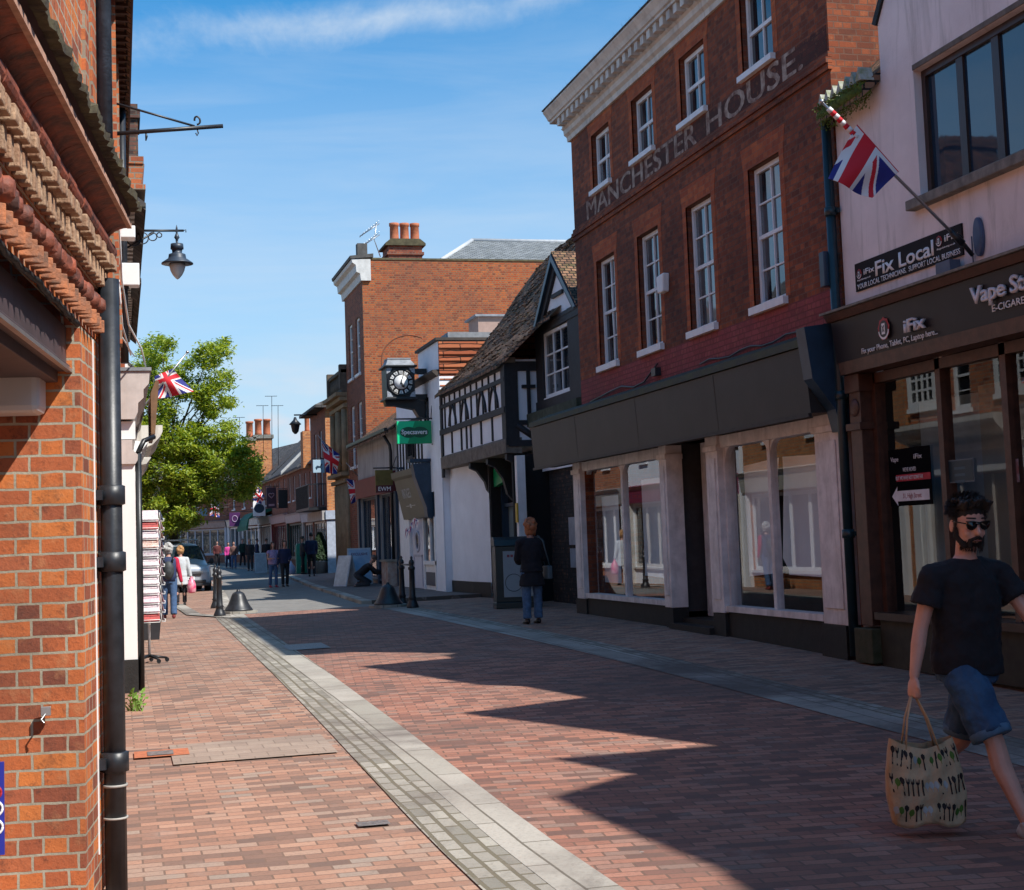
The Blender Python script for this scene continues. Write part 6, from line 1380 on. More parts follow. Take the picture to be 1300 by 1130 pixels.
# ================================================================== street furniture
def bell(loc, lab):
    b = thing('bell_bollard', lab, 'bollard', loc, 'bell shaped bollards')
    mb = MB(); mb.lathe((loc[0], loc[1], loc[2]+.06), [(r_*.78, h_*.74) for r_, h_ in ((.40, 0), (.405, .03), (.385, .06), (.34, .12), (.285, .22), (.235, .34), (.20, .44), (.17, .51), (.12, .555), (.06, .58), (.05, .60), (.045, .63), (.001, .65))], 28); mb.build('bell', IRON, b)
    mb = MB(); c = Vector(loc); mb.prism([(c.x+.42*math.cos(t)*(1+.03*math.sin(3*t)), c.y+.42*math.sin(t)) for t in [2*PI*k/12 for k in range(12)]], lambda p, z: (p[0], p[1], z), c.z-.02, c.z+.06); mb.build('stone_base', GRAN, b)
    return b
g1 = onG(303, 779); g2 = onG(493, 771)
b1 = bell(tuple(g1), 'black bell shaped bollard on a stone base in sunlight by the left kerb')
b2 = dup(b1, tuple(g2), 0, 'black bell shaped bollard in shade beside the two right hand posts')
def bollard(loc, lab):
    b = thing('bollard', lab, 'bollard', loc, 'black iron post bollards'); x, y, z = loc
    mb = MB(); mb.lathe((x, y, z-.01), [(.13, 0), (.13, .05), (.11, .10), (.085, .16), (.075, .2), (.095, .22), (.07, .26), (.06, .5), (.055, .80), (.075, .82), (.075, .86), (.05, .88), (.05, .92), (.062, .95), (.05, 1.0), (.02, 1.03), (.03, 1.06), (.015, 1.09), (.001, 1.10)], 14); mb.build('post', IRON, b); return b
q1 = bollard(tuple(onG(279, 783)), 'nearer of the two black post bollards at the left kerb')
dup(q1, tuple(onG(274, 772)), 0, 'farther of the two black post bollards at the left kerb')
g3 = onG(524, 772); g4 = onG(511, 769)
dup(q1, tuple(g3), 0, 'right-hand black post bollard beside the shaded bell bollard'); dup(q1, tuple(g4), 0, 'black post bollard between the shaded bell bollard and its twin post')
mb = MB(); mb.tube([g3+Vector((0, 0, .9)), g4+Vector((0, 0, .9))], .018, 6, raw=True); tag(mb.build('rail', IRON), 'thin iron rail joining the two right hand post bollards', 'rail')
# litter bin recycling unit by the entrance (framed panel)
g = onG(660, 772)
rb = thing('poster_panel_bin', 'black framed street bin with a pale poster panel beside the woman in dark coat', 'bin', tuple(g))
rot = Frame((g.x, g.y, g.z), (1, -.12, 0), (-.12, -1, 0))
mb = MB(rot); mb.box(-.46, .46, -.55, .0, .0, .12); mb.box(-.45, .45, -.54, -.02, .12, 1.22); mb.prof_u([(-.54, 1.222), (.02, 1.222), (-.02, 1.34), (-.15, 1.40), (-.45, 1.40), (-.54, 1.34)], -.47, .47); mb.build('bin_body', M('gloss_black_bin', (.012, .02, .024), .3), rb, bevel=.01)
mb = MB(rot); mb.box(-.30, .34, -.015, .002, .22, 1.12); pp = mb.build('poster', M('pale_grey_poster', (.33, .36, .38), .5, var=.08, scale=2), rb)
mb = MB(rot)
for k in range(4): mb.box(-.22+k*.07, -.17+k*.07, .003, .005, 1.0, 1.05)
mb.build('red_print', M('poster_ink_dull_red', (.3, .06, .08), .6), pp)
mb = MB(rot); mb.tube([(.30, .005, .9), (.2, .005, .92), (.16, .005, .82), (.24, .005, .76), (.3, .005, .74)], .012, 5); mb.tube([(-.1+.17*math.cos(t), .004, .5+.17*math.sin(t)) for t in [2*PI*k/18 for k in range(19)]], .006, 4); mb.build('poster_drawing', M('poster_ink_grey', (.06, .07, .08), .6), pp)
# postcard spinner
g = onG(190, 842); X, Y, Z = g.x, g.y, g.z
rk = thing('card_spinner', 'tall white wire spinner rack full of greetings cards on the left pavement', 'display rack', (X, Y, Z))
mb = MB(); mb.tube([(X, Y, Z+.07), (X, Y, Z+1.98)], .018, 8, raw=True); mb.build('rack_pole', WHITE, rk)
mb = MB()
for k in range(5):
    a = 2*PI*k/5+.2; e = (X+.24*math.cos(a), Y+.24*math.sin(a), Z+.06); mb.tube([(X, Y, Z+.10), e], [.022, .014], 6, raw=True); mb.tube([(e[0], e[1]-.01, Z+.035), (e[0], e[1]+.015, Z+.035)], .03, 10, raw=True)
mb.build('wheeled_base', BLACK, rk)
mb = MB(); R = .175
for i in range(12):
    z = Z+.56+i*.125
    for q in range(4):
        a = q*PI/2+.12; c_, s_ = math.cos(a), math.sin(a)
        def P(u, w, v): return (X+c_*u-s_*w, Y+s_*u+c_*w, v)
        for v in (z, z+.035): mb.tube([P(-.12, -R-.03, v), P(.12, -R-.03, v)], .004, 4, raw=True)
        for u in (-.12, .12): mb.tube([P(u, -R+.02, z), P(u, -R-.03, z), P(u, -R-.03, z+.035)], .004, 4, raw=True); mb.tube([P(u, -R+.02, z), P(u, -R+.03, z+.12)], .004, 4, raw=True)
mb.build('wire_pockets', WHITE_SUN, rk)
cm = [M('card_'+n_, c_, .6, var=.25, scale=40, col2=c2_) for n_, c_, c2_ in (('white', (.72, .70, .70), (.6, .4, .45)), ('cream', (.70, .58, .50), (.55, .2, .15)), ('red', (.50, .06, .05), (.3, .03, .03)), ('pink', (.68, .35, .42), (.8, .6, .65)), ('blue', (.12, .18, .32), (.3, .35, .45)), ('grey', (.45, .42, .44), (.3, .2, .25)))]
rr = random.Random(12); cols_ = [0, 2, 0, 1, 5, 0, 0, 0, 0, 3, 0, 2]
for i in range(12):
    z = Z+.575+i*.125
    for q in range(4):
        a = q*PI/2+.12; c_, s_ = math.cos(a), math.sin(a)
        mb = MB(); w = -R-.022
        pts = [(u, w+(0 if v < .02 else .045), v) for u, v in ((-.13+rr.uniform(0, .02), 0), (.12, 0), (.12, .135), (-.13, .135))]
        P3 = [(X+c_*u-s_*ww, Y+s_*u+c_*ww, z+v) for u, ww, v in pts]; n3 = Vector((s_, -c_, 0))*.003
        mb.add(P3+[tuple(Vector(p)-n3) for p in P3], [(0, 1, 2, 3), (7, 6, 5, 4), (0, 4, 5, 1), (1, 5, 6, 2), (2, 6, 7, 3), (3, 7, 4, 0)], raw=True)
        mb.build('card', cm[cols_[11-i] if q == 0 else rr.randrange(6)], rk)
g = onG(189, 812); pl_ = thing('planter', 'dark square planter box behind the card spinner', 'planter', tuple(g))
mb = MB(Frame(g, (1, 0, 0), (0, 1, 0))); mb.add([(-.17, -.17, 0), (.17, -.17, 0), (.17, .17, 0), (-.17, .17, 0), (-.21, -.21, .45), (.21, -.21, .45), (.21, .21, .45), (-.21, .21, .45)], [(0, 3, 2, 1), (4, 5, 6, 7), (0, 1, 5, 4), (1, 2, 6, 5), (2, 3, 7, 6), (3, 0, 4, 7)]); mb.box(-.225, .225, -.225, .225, .451, .5); mb.build('box', M('charcoal_plastic', (.03, .03, .035), .6), pl_)
# A-boards
def aboard(g, w, h, mat, lab, face=(0, -1, 0), u=(1, 0, 0), words=None, ink=None):
    b = thing('pavement_sign', lab, 'A-board', tuple(g), 'pavement A-boards'); f_ = Frame(g, u, face)
    mb = MB(f_); mb.prof_u([(.25, 0), (.0, h), (-.03, h), (.21, 0)], -w/2, w/2); mb.prof_u([(-.25, 0), (-.01, h), (-.04, h), (-.29, 0)], -w/2, w/2); mb.build('board', M('aboard_frame', (.55, .58, .62), .5), b)
    mb = MB(f_); mb.prof_u([(.245, .06), (.018, h-.05), (.013, h-.05), (.239, .06)], -w/2+.04, w/2-.04); p_ = mb.build('poster', mat, b)
    if words:
        for k, s_ in enumerate(words):
            class SF(Frame):
                def __call__(s, uu, ww, vv): return s.o+s.u*uu+s.n*(ww+.25-(.25)*vv/h+.006)+Vector((0, 0, vv))
            text(p_, SF(g, u, face), s_, 0, h*.80-k*h*.13, h*.07, .0, ink or NAVY, 1, width=w*.7, th=.003, align='CENTER', bold=.02)
    return b
aboard(onP(457, 742), .75, 1.15, M('pale_blue_poster', (.40, .52, .64), .6, col2=(.25, .38, .55), scale=4), 'pale blue A-board behind the kneeling man', words=['EXCLUSIVE'], ink=M('poster_plum_ink', (.15, .05, .12), .6))
aboard(onP(439, 744), .6, .95, M('white_poster', (.6, .6, .58), .6), 'white A-board seen almost edge-on left of the pale blue one', face=(-.75, -.5, 0), u=(.5, -.75, 0))
aboard(onP(331, 727), .6, 1.0, M('grey_white_poster', (.4, .42, .44), .6), 'small grey A-board by the green awning')
g = onP(383, 728); mb = MB(); mb.prism([(-.25, 0), (.25, 0), (.25, 1.3), (.2, 1.4), (-.2, 1.4), (-.25, 1.3)], lambda p, b: (g.x+p[0], g.y+b, g.z+p[1]), -.15, .15)
tag(mb.build('street_bin', M('jade_green_plastic', (.02, .28, .20), .5), bevel=.02), 'jade green street bin behind the couple', 'bin')
# potted conical shrub
g = onP(407, 728); ps = thing('potted_shrub', 'clipped cone shrub in a pale round pot by the balcony house door', 'plant', tuple(g))
mb = MB(); mb.lathe(tuple(g), [(.32, 0), (.40, .5), (.43, .52), (.43, .58), (.36, .58)], 16); mb.build('pot', M('pale_grey_pot', (.38, .38, .38), .7), ps)
mb = MB(); rr = random.Random(6)
for i in range(1500):
    t = rr.random()**.8; r = .42*(1-t)**.8+.05; a = rr.uniform(0, 2*PI); c = g+Vector((r*math.cos(a), r*math.sin(a), .58+1.25*t)); d = Vector((rr.uniform(-1, 1), rr.uniform(-1, 1), rr.uniform(-1, 1))).normalized()*.05; e = d.orthogonal().normalized()*.04
    mb.add([c-d-e, c+d-e, c+d+e, c-d+e], [(0, 1, 2, 3)], raw=True)
mb.lathe(tuple(g+Vector((0, 0, .56))), [(.3, 0), (.34, .15), (.2, .7), (.02, 1.2)], 10); mb.build('foliage', M('dark_shrub_leaf', (.02, .05, .015), .7, var=.4, scale=8), ps)
# ================================================================== the street tree
def tree():
    Yc = 60.0; base = Vector((2.15, 60, gz(2.15, 60)))
    t = thing('street_tree', 'leafy green street tree rising behind the parked van on the left', 'tree', tuple(base))
    bark = M('grey_brown_bark', (.10, .08, .055), .9, var=.4, scale=6, bmp=.6)
    blobs = []   # centre pixel, radius in metres
    for px, py, r in ((205, 452, .80), (262, 458, .55), (232, 478, .75), (283, 442, .35), (190, 470, .5), (277, 488, .50), (215, 500, .85), (255, 510, .55), (287, 510, .32), (200, 530, .8), (250, 545, .42), (270, 562, .30), (215, 560, .75), (185, 560, .7),
                      (300, 565, .45), (285, 548, .4), (245, 565, .7), (262, 520, .4), (310, 625, .35), (262, 585, .65), (235, 585, .8), (290, 590, .65), (205, 595, .9), (312, 598, .5), (250, 610, .85), (285, 612, .75), (318, 612, .40), (225, 625, .85), (190, 625, .8), (262, 632, .6), (205, 650, .8), (240, 648, .55), (185, 655, .7), (215, 672, .5), (300, 580, .35), (175, 600, .8), (165, 520, .8), (320, 590, .3), (240, 660, .35)):
        c = onY(px, py, 60); blobs.append((c, r))
    rr = random.Random(21)
    mb = MB(); top = Vector((1.9, 60, 6.5))
    mb.tube([base-Vector((0, 0, .1)), base+Vector((.02, 0, .9)), base+Vector((-.05, 0, 2.2)), base+Vector((-.12, .05, 3.6)), top], [.24, .19, .17, .14, .09], 12, raw=True); mb.build('trunk', bark, t)
    mb = MB(); fork = base+Vector((-.08, .02, 2.6))
    for c, r in blobs:
        yy = rr.uniform(-1.6, 1.6)*min(1, .4+r)
        tgt = Vector((c.x, 60+yy, c.z)); s0 = fork.lerp(top, rr.uniform(0, .8)); m = s0.lerp(tgt, .5)+Vector((rr.uniform(-.2, .2), rr.uniform(-.2, .2), .35))
        mb.tube([s0, m, tgt], [.06, .035, .012], 6, raw=True)
    mb.build('limbs', bark, t)
    mb = MB(); V = []; Fs = []; Ms = []
    for c, r in blobs:
        n = int(2900*r*r)+300
        sub = [(Vector((c.x+rr.uniform(-.8, .8)*r, 60+rr.uniform(-2.0, 2.0)*min(1, .35+r), c.z+rr.uniform(-.8, .8)*r)), rr.uniform(.16, .34)*(.6+.5*r)) for _ in range(int(6+10*r))]
        for i in range(n):
            sc, sr = sub[rr.randrange(len(sub))]
            p = sc+Vector((rr.gauss(0, 1)*sr*.72, rr.gauss(0, 1)*sr*.72, rr.gauss(0, 1)*sr*.55))
            d = Vector((rr.uniform(-1, 1), rr.uniform(-1, 1), rr.uniform(-.6, .3))).normalized(); e = d.cross(Vector((rr.uniform(-.4, .4), rr.uniform(-.4, .4), 1))).normalized()
            L_ = rr.uniform(.055, .12); w = L_*.42; b = len(V)
            V += [tuple(p-d*L_), tuple(p+e*w+Vector((0, 0, .01))), tuple(p+d*L_-Vector((0, 0, L_*.3))), tuple(p-e*w+Vector((0, 0, .01)))]
            Fs.append([b, b+1, b+2, b+3]); q = rr.random(); Ms.append(0 if q < .58 else 1 if q < .80 else 2)
    mb.v = V; mb.f = Fs; mb.m = Ms; mb.sm = [False]*len(Fs)
    def leaf(name, c):
        m, nt, bs = new_mat(name); bs.inputs['Base Color'].default_value = (*c, 1); bs.inputs['Roughness'].default_value = .5
        tr = N(nt, 'ShaderNodeBsdfTranslucent'); tr.inputs[0].default_value = (c[0]*1.6, c[1]*1.5, c[2]*.5, 1)
        mx = N(nt, 'ShaderNodeMixShader'); mx.inputs[0].default_value = .4; L(nt, bs.outputs[0], mx.inputs[1]); L(nt, tr.outputs[0], mx.inputs[2]); L(nt, mx.outputs[0], nt.nodes['Material Output'].inputs[0]); return m
    mb.build('crown', [leaf('leaf_mid', (.28, .36, .05)), leaf('leaf_dark', (.13, .22, .035)), leaf('leaf_light', (.42, .47, .09))], t, merge=False)
tree()

# ================================================================== parked van
def van():
    # local: x across (left = -), y forward (towards the viewer = -Y world), z up; nose faces the viewer
    ox, oy = 2.47, 57.0; z0 = gz(2.5, 57); ang = math.radians(4)
    v = thing('parked_van', 'grey blue small van with roof bars parked facing the viewer on the left', 'van', (ox, oy, z0))
    R_ = Matrix.Rotation(ang, 3, 'Z')
    class VF(Frame):
        def __call__(s, u, w, vv): return Vector((ox, oy, z0))+R_ @ Vector((u, -w, vv))
    F_ = VF((0, 0, 0), (1, 0, 0), (0, 1, 0))
    paint = M('metallic_grey_blue_paint', (.46, .50, .55), .3, metal=.2, var=.08, scale=2); dark = M('black_trim', (.02, .02, .023), .5); 
    # stations along w (0 = front bumper, negative = rearwards): (w, half width, z bottom, z shoulder, z top, half width top)
    st = [(.0, .62, .32, .62, .80, .55), (-.05, .80, .24, .66, .93, .70), (-.22, .90, .20, .78, 1.02, .78), (-.55, .92, .20, .88, 1.09, .80), (-.95, .92, .20, .95, 1.17, .78),
          (-1.25, .92, .20, .98, 1.42, .72), (-1.6, .92, .20, 1.0, 1.70, .66), (-2.0, .92, .20, 1.0, 1.80, .64), (-3.0, .92, .20, 1.0, 1.82, .64), (-4.0, .91, .22, 1.0, 1.80, .63), (-4.35, .88, .3, .98, 1.70, .60), (-4.4, .84, .4, .95, 1.6, .56)]
    mb = MB(F_); rings = []; pts = []
    for (w, hw, zb, zs, zt, ht) in st:
        ring = [(-hw*.92, w, zb), (-hw, w, zb+.15), (-hw, w, zs*.8), (-hw*.985, w, zs), (-ht-.03, w, zt-.09), (-ht+.06, w, zt-.015), (-ht*.5, w, zt+.012), (0, w, zt+.02),
                (ht*.5, w, zt+.012), (ht-.06, w, zt-.015), (ht+.03, w, zt-.09), (hw*.985, w, zs), (hw, w, zs*.8), (hw, w, zb+.15), (hw*.92, w, zb)]
        pts += ring
    n = 15; F = []
    for i in range(len(st)-1):
        for k in range(n): F.append((i*n+k, i*n+(k+1) % n, (i+1)*n+(k+1) % n, (i+1)*n+k))
    F += [tuple(range(n))[::-1], tuple(range((len(st)-1)*n, len(st)*n))]
    mb.smooth = True; mb.add(pts, F); body = mb.build('body', paint, v)
    md = body.modifiers.new('s', 'SUBSURF'); md.levels = 1; md.render_levels = 2
    gm = dark_glass('van_window_glass', (.02, .035, .05), .01)
    mb = MB(F_); mb.add([(-.72, -.90, 1.17), (.72, -.90, 1.17), (.62, -1.60, 1.715), (-.62, -1.60, 1.715), (-.70, -.97, 1.17), (.70, -.97, 1.17), (.60, -1.67, 1.69), (-.60, -1.67, 1.69)], [(0, 1, 2, 3), (7, 6, 5, 4), (0, 4, 5, 1), (1, 5, 6, 2), (2, 6, 7, 3), (3, 7, 4, 0)]); mb.build('windscreen', gm, v)
    mb = MB(F_)
    for s in (-1, 1):
        mb.add([(s*.935, -1.35, 1.06), (s*.94, -2.3, 1.06), (s*.72, -2.3, 1.68), (s*.73, -1.75, 1.68)], [(0, 1, 2, 3)]); mb.add([(s*.94, -2.4, 1.06), (s*.94, -3.9, 1.06), (s*.72, -3.8, 1.68), (s*.72, -2.4, 1.68)], [(0, 1, 2, 3)])
    mb.build('side_window', gm, v)
    mb = MB(F_); mb.box(-.68, .68, -.12, .045, .33, .44); mb.box(-.80, .80, -.15, .05, .22, .31); mb.box(-.5, .5, -.1, .035, .60, .70); mb.build('grille', dark, v, bevel=.015)
    mb = MB(F_); mb.box(-.55, .55, -.1, .05, .735, .765); mb.box(-.5, .5, -.1, .048, .69, .71); mb.build('chrome_bar', STEEL, v)
    hl = M('headlamp_glass', (.62, .64, .66), .15, var=.2, scale=20)
    for s in (-1, 1):
        mb = MB(F_); mb.add([(s*.52, .035, .70), (s*.80, -.10, .72), (s*.90, -.38, .86), (s*.86, -.42, .98), (s*.72, -.17, .96), (s*.56, -.01, .84)], [(0, 1, 2, 3, 4, 5)]); mb.add([(s*.53, .02, .72), (s*.86, -.42, .94), (s*.6, -.2, .9)], [(0, 1, 2)])
        o = mb.build('headlight', hl, v); md = o.modifiers.new('s', 'SOLIDIFY'); md.thickness = .03; md.offset = 0
        mb = MB(F_); mb.ball(F_(s*1.04, -1.15, 1.12), (.09, .07, .12), 10, 8); mb.tube([F_(s*.88, -1.15, 1.05), F_(s*1.0, -1.15, 1.08)], .025, 6, raw=True); mb.build('wing_mirror', dark, v)
        mb = MB(F_); mb.tube([F_(s*.62, -1.7, 1.93), F_(s*.62, -3.9, 1.93)], .022, 8, raw=True)
        for w in (-1.8, -2.8, -3.8): mb.tube([F_(s*.62, w, 1.80), F_(s*.62, w, 1.93)], .02, 6, raw=True)
        mb.build('roof_rail', STEEL, v)
        for w in (-.85, -3.55):
            mb = MB(); c = F_(s*.84, w, .31); ax = R_ @ Vector((s, 0, 0)); mb.lathe(c-ax*.10, [(.20, 0), (.30, .0), (.315, .03), (.315, .17), (.30, .20), (.20, .20)], 24, ax); wh = mb.build('wheel', M('tyre_rubber', (.018, .018, .019), .85), v)
            mb = MB(); mb.lathe(c-ax*.08, [(.199, 0), (.199, .16), (.18, .165), (.06, .15), (.001, .16)], 20, ax); mb.build('rim', STEEL, wh)
    mb = MB(F_); mb.tube([F_(-.62, -1.95, 1.95), F_(.62, -1.95, 1.95)], .03, 8, raw=True); mb.tube([F_(-.62, -3.2, 1.95), F_(.62, -3.2, 1.95)], .03, 8, raw=True); mb.build('roof_bar', M('pale_roof_bar', (.6, .6, .6), .4), v)
    mb = MB(F_); mb.box(-.26, .26, .051, .062, .46, .575); npl = mb.build('number_plate', WHT, v)
    mb = MB(F_)
    for k in range(7): mb.box(-.22+k*.06+(.02 if k > 3 else 0), -.18+k*.06+(.02 if k > 3 else 0), .0622, .0635, .48, .55)
    mb.build('plate_characters', BLACK, npl)
    mb = MB(F_); rr = random.Random(2)
    for i in range(10): x = -.5+i*.1; mb.box(x, x+.07, -1.0-.05, -1.0, 1.19, 1.20+rr.uniform(.01, .05))
    mb.build('dashboard_papers', M('pale_papers', (.5, .6, .5), .7), v)
    mb = MB(F_); mb.tube([F_(-.5, -.90, 1.20), F_(.1, -.97, 1.26)], .01, 4, raw=True); mb.tube([F_(.0, -.90, 1.20), F_(.55, -.97, 1.26)], .01, 4, raw=True); mb.build('wiper', dark, v)
van()

# ================================================================== people
SKIN = M('skin', (.42, .22, .165), .5, var=.08, scale=12); SKIN_R = M('ruddy_skin', (.66, .36, .28), .5, var=.14, scale=9, bmp=.1, bscale=120)
def remesh(obj, vox, mat, smooth=2, parent=None, name=None, crease=0):
    md = obj.modifiers.new('r', 'REMESH'); md.mode = 'VOXEL'; md.voxel_size = vox; md.use_smooth_shade = True
    if smooth: m2 = obj.modifiers.new('s', 'SMOOTH'); m2.iterations = smooth; m2.factor = .6
    if crease:
        tx = bpy.data.textures.get('cloth_creases') or bpy.data.textures.new('cloth_creases', 'CLOUDS'); tx.noise_scale = .085; tx.noise_depth = 3
        m3 = obj.modifiers.new('d', 'DISPLACE'); m3.texture = tx; m3.strength = crease; m3.mid_level = .45; m3.texture_coords = 'LOCAL'
    dg = bpy.context.evaluated_depsgraph_get(); me = bpy.data.meshes.new_from_object(obj.evaluated_get(dg)); nm = name or obj.name
    par = obj.parent; old = obj.data; bpy.data.objects.remove(obj); bpy.data.meshes.remove(old)
    o = bpy.data.objects.new(nm, me); me.name = nm; COL.objects.link(o); me.materials.clear(); me.materials.append(mat)
    me.polygons.foreach_set('use_smooth', [True]*len(me.polygons))
    if parent is not None: o.parent = parent
    return o
def cap(mb, a, b, ra, rb, n=10):
    """tapered capsule"""
    a, b = Vector(a), Vector(b); d = (b-a)
    if d.length < 1e-5: mb.ball(a, ra, n, 6); return
    d.normalize(); mb.tube([a-d*ra*.8, a-d*ra*.45, a, b, b+d*rb*.45, b+d*rb*.8], [ra*.45, ra*.85, ra, rb, rb*.85, rb*.45], n, raw=True)
def oval(mb, pts, n=14, side=None):
    """loft of ellipses: (centre, half width, half depth), width direction = side"""
    side = Vector(side).normalized(); V = []; F = []
    P = [(Vector(c), a, b) for c, a, b in pts]
    for i, (c, a, b) in enumerate(P):
        t = (P[min(i+1, len(P)-1)][0]-P[max(i-1, 0)][0]).normalized(); f = t.cross(side).normalized(); s2 = f.cross(t).normalized()
        V += [c+s2*a*math.cos(2*PI*k/n)+f*b*math.sin(2*PI*k/n) for k in range(n)]
    for i in range(len(P)-1):
        for k in range(n): F.append((i*n+k, i*n+(k+1) % n, (i+1)*n+(k+1) % n, (i+1)*n+k))
    F += [tuple(range(n))[::-1], tuple(range((len(P)-1)*n, len(P)*n))]; mb.smooth = True; mb.add(V, F, raw=True)
class Pose:
    def __init__(s, loc, head, H, legs, arms, lean=0, hyaw=0, hpitch=0, foot_clear=0.0, twist=0, shw=1.0, centre=True):
        """head: facing azimuth (radians, 0 = +Y, positive towards +X). legs (thigh, knee) in degrees forward; arms (swing, abduct, elbow, inward)"""
        k = H/1.78; s.k = k; s.H = H
        fw = Vector((math.sin(head), math.cos(head), 0)); rt = Vector((math.cos(head), -math.sin(head), 0)); up = Vector((0, 0, 1)); s.fw, s.rt, s.up = fw, rt, up
        th, sh_, an = .43*k, .42*k, .085*k
        D = math.radians
        def leg(side, t, b):
            hip = rt*side*.095*k
            d1 = fw*math.sin(D(t))-up*math.cos(D(t)); kn = hip+d1*th+rt*side*.01
            d2 = fw*math.sin(D(t-b))-up*math.cos(D(t-b)); ak = kn+d2*sh_; return hip, kn, ak, t-b
        s.L = leg(-1, *legs[0]); s.R = leg(1, *legs[1])
        low = min(s.L[2].z, s.R[2].z); base = Vector(loc)+up*(-low+an+foot_clear)
        # centre the feet over loc
        mid = (s.L[2]+s.R[2])/2 if centre else Vector((0, 0, 0)); base -= Vector((mid.x, mid.y, 0))
        s.pel = base; s.L = [base+q for q in s.L[:3]]+[s.L[3]]; s.R = [base+q for q in s.R[:3]]+[s.R[3]]
        ld = (up*math.cos(D(lean))+fw*math.sin(D(lean))); s.sp = ld; s.shw = shw
        s.waist = base+ld*.12*k; s.chest = base+ld*.34*k; s.shc = base+ld*.50*k; s.neck = base+ld*.565*k
        rt2 = (rt*math.cos(D(twist))+fw*math.sin(D(twist))).normalized(); s.rt2 = rt2; f2 = up.cross(rt2).normalized()
        if f2.dot(fw) < 0: f2 = -f2
        s.f2 = f2
        s.headc = s.neck+ld*.075*k+up*.10*k+fw*.02*k
        hd = head+D(hyaw); s.hf = (Vector((math.sin(hd), math.cos(hd), 0))*math.cos(D(hpitch))-up*math.sin(D(hpitch))).normalized(); s.hr = s.hf.cross(up).normalized(); s.hu = s.hr.cross(s.hf).normalized()
        def arm(side, sw, ab, el, inw):
            shp = s.shc+rt2*side*.185*k*shw-ld*.02*k
            d = (-ld*math.cos(D(sw))*math.cos(D(ab))+f2*math.sin(D(sw))+rt2*side*math.sin(D(ab))).normalized(); e = shp+d*.29*k
            d2 = (-ld*math.cos(D(sw+el))+f2*math.sin(D(sw+el))+rt2*side*(math.sin(D(ab))-math.sin(D(inw)))).normalized(); w = e+d2*.255*k; return shp, e, w, d2
        s.AL = arm(-1, *arms[0]); s.AR = arm(1, *arms[1])
def fig(name, label, P, spec, vox=.02, group=None, skin=None):
    """body is one remeshed surface; hair and clothes are children"""
    k = P.k; skin = skin or SKIN; sl = spec
    mb = MB(); up = P.up
    # torso, neck
    fem = sl.get('fem', 0); fat = sl.get('fat', 1.0)
    T = [(P.pel-P.sp*.07*k, .13*k, .10*k), (P.pel, .165*k, .115*k), (P.waist, .145*k*fat, .105*k*fat), (P.waist.lerp(P.chest, .5), .15*k*fat, .11*k*fat), (P.chest, .172*k, .118*k), (P.shc-P.sp*.05*k, .165*k, .10*k), (P.shc+P.sp*.02*k, .10*k, .068*k), (P.neck, .060*k, .06*k)]
    def torso(m, g=0, lo=0, hi=8, flare=0):
        oval(m, [(c, a+g+flare*max(0, 2-i)*.5, b+g+flare*max(0, 2-i)*.4) for i, (c, a, b) in enumerate(T) if lo <= i < hi], 18, P.rt2)
    torso(mb); cap(mb, P.neck-P.sp*.03*k, P.headc-P.hu*.06*k, .058*k, .055*k)
    h = P.headc; s = k*sl.get('head', 1.0)
    def hp(x, y, z): return h+P.hr*x*s+P.hf*y*s+P.hu*z*s
    Rm = Matrix((P.hr, P.hf, P.hu)).transposed()
    mb.ball(hp(0, -.012, .03), (.076*s, .094*s, .092*s), 18, 12, Rm); mb.ball(hp(0, .022, -.045), (.060*s, .070*s, .068*s), 16, 10, Rm); mb.ball(hp(0, .055, -.088), (.030*s, .028*s, .024*s), 10, 8, Rm)
    mb.ball(hp(0, .080, -.012), (.020*s, .022*s, .03*s), 8, 6, Rm); cap(mb, hp(0, .085, .018), hp(0, .104, -.020), .010*s, .015*s, 8); mb.ball(hp(0, .085, -.055), (.024*s, .014*s, .010*s), 8, 6, Rm)
    for q in (-1, 1): mb.ball(hp(q*.076, -.005, -.008), (.012*s, .020*s, .033*s), 8, 6, Rm); mb.ball(hp(q*.034, .066, -.028), (.022*s, .02*s, .02*s), 8, 6, Rm); mb.ball(hp(q*.03, .074, .026), (.026*s, .014*s, .010*s), 8, 6, Rm)
    for side, A in ((-1, P.AL), (1, P.AR)):
        sh, e, w, d2 = A; cap(mb, P.shc+P.rt2*side*.08*k-P.sp*.01*k, sh-P.sp*.01*k, .050*k, .054*k); cap(mb, sh, e, .052*k, .040*k); cap(mb, e, e.lerp(w, .35), .040*k, .041*k); cap(mb, e.lerp(w, .35), w, .041*k, .026*k)
        hand = sl.get('hands')
        if hand: hand(mb, side, A, P)
        else:
            d = d2; pm = w+d*.05*k; mb.ball(w+d*.055*k, (.030*k, .022*k, .048*k), 8, 6, d.to_track_quat('Z', 'Y').to_matrix())
            for f in range(4): o = P.f2*(.024-.016*f)*k; cap(mb, pm+o*1.0+d*.02*k, pm+o+d*(.085-.006*abs(f-1.3))*k+P.rt2*-side*.012*k, .009*k, .007*k, 6)
            cap(mb, w+P.f2*.02*k+d*.03*k, w+P.f2*.05*k+d*.065*k, .011*k, .009*k, 6)
    for side, (hip, kn, ak, sa) in ((-1, P.L), (1, P.R)):
        cap(mb, hip.lerp(kn, .12), hip.lerp(kn, .5), .082*k, .072*k); cap(mb, hip.lerp(kn, .5), kn, .072*k, .052*k); d = (ak-kn).normalized(); bk = -P.fw*.018*k
        cap(mb, kn, kn.lerp(ak, .32)+bk, .052*k, .056*k); cap(mb, kn.lerp(ak, .32)+bk, ak, .056*k, .036*k)
        a_ = math.radians(max(-50, min(25, sa))) if sl.get('flexfoot') else 0
        fd = (P.fw*math.cos(a_)+up*math.sin(a_)).normalized(); 
        cap(mb, ak-up*.03*k, ak+fd*.13*k-up*.05*k, .036*k, .026*k)
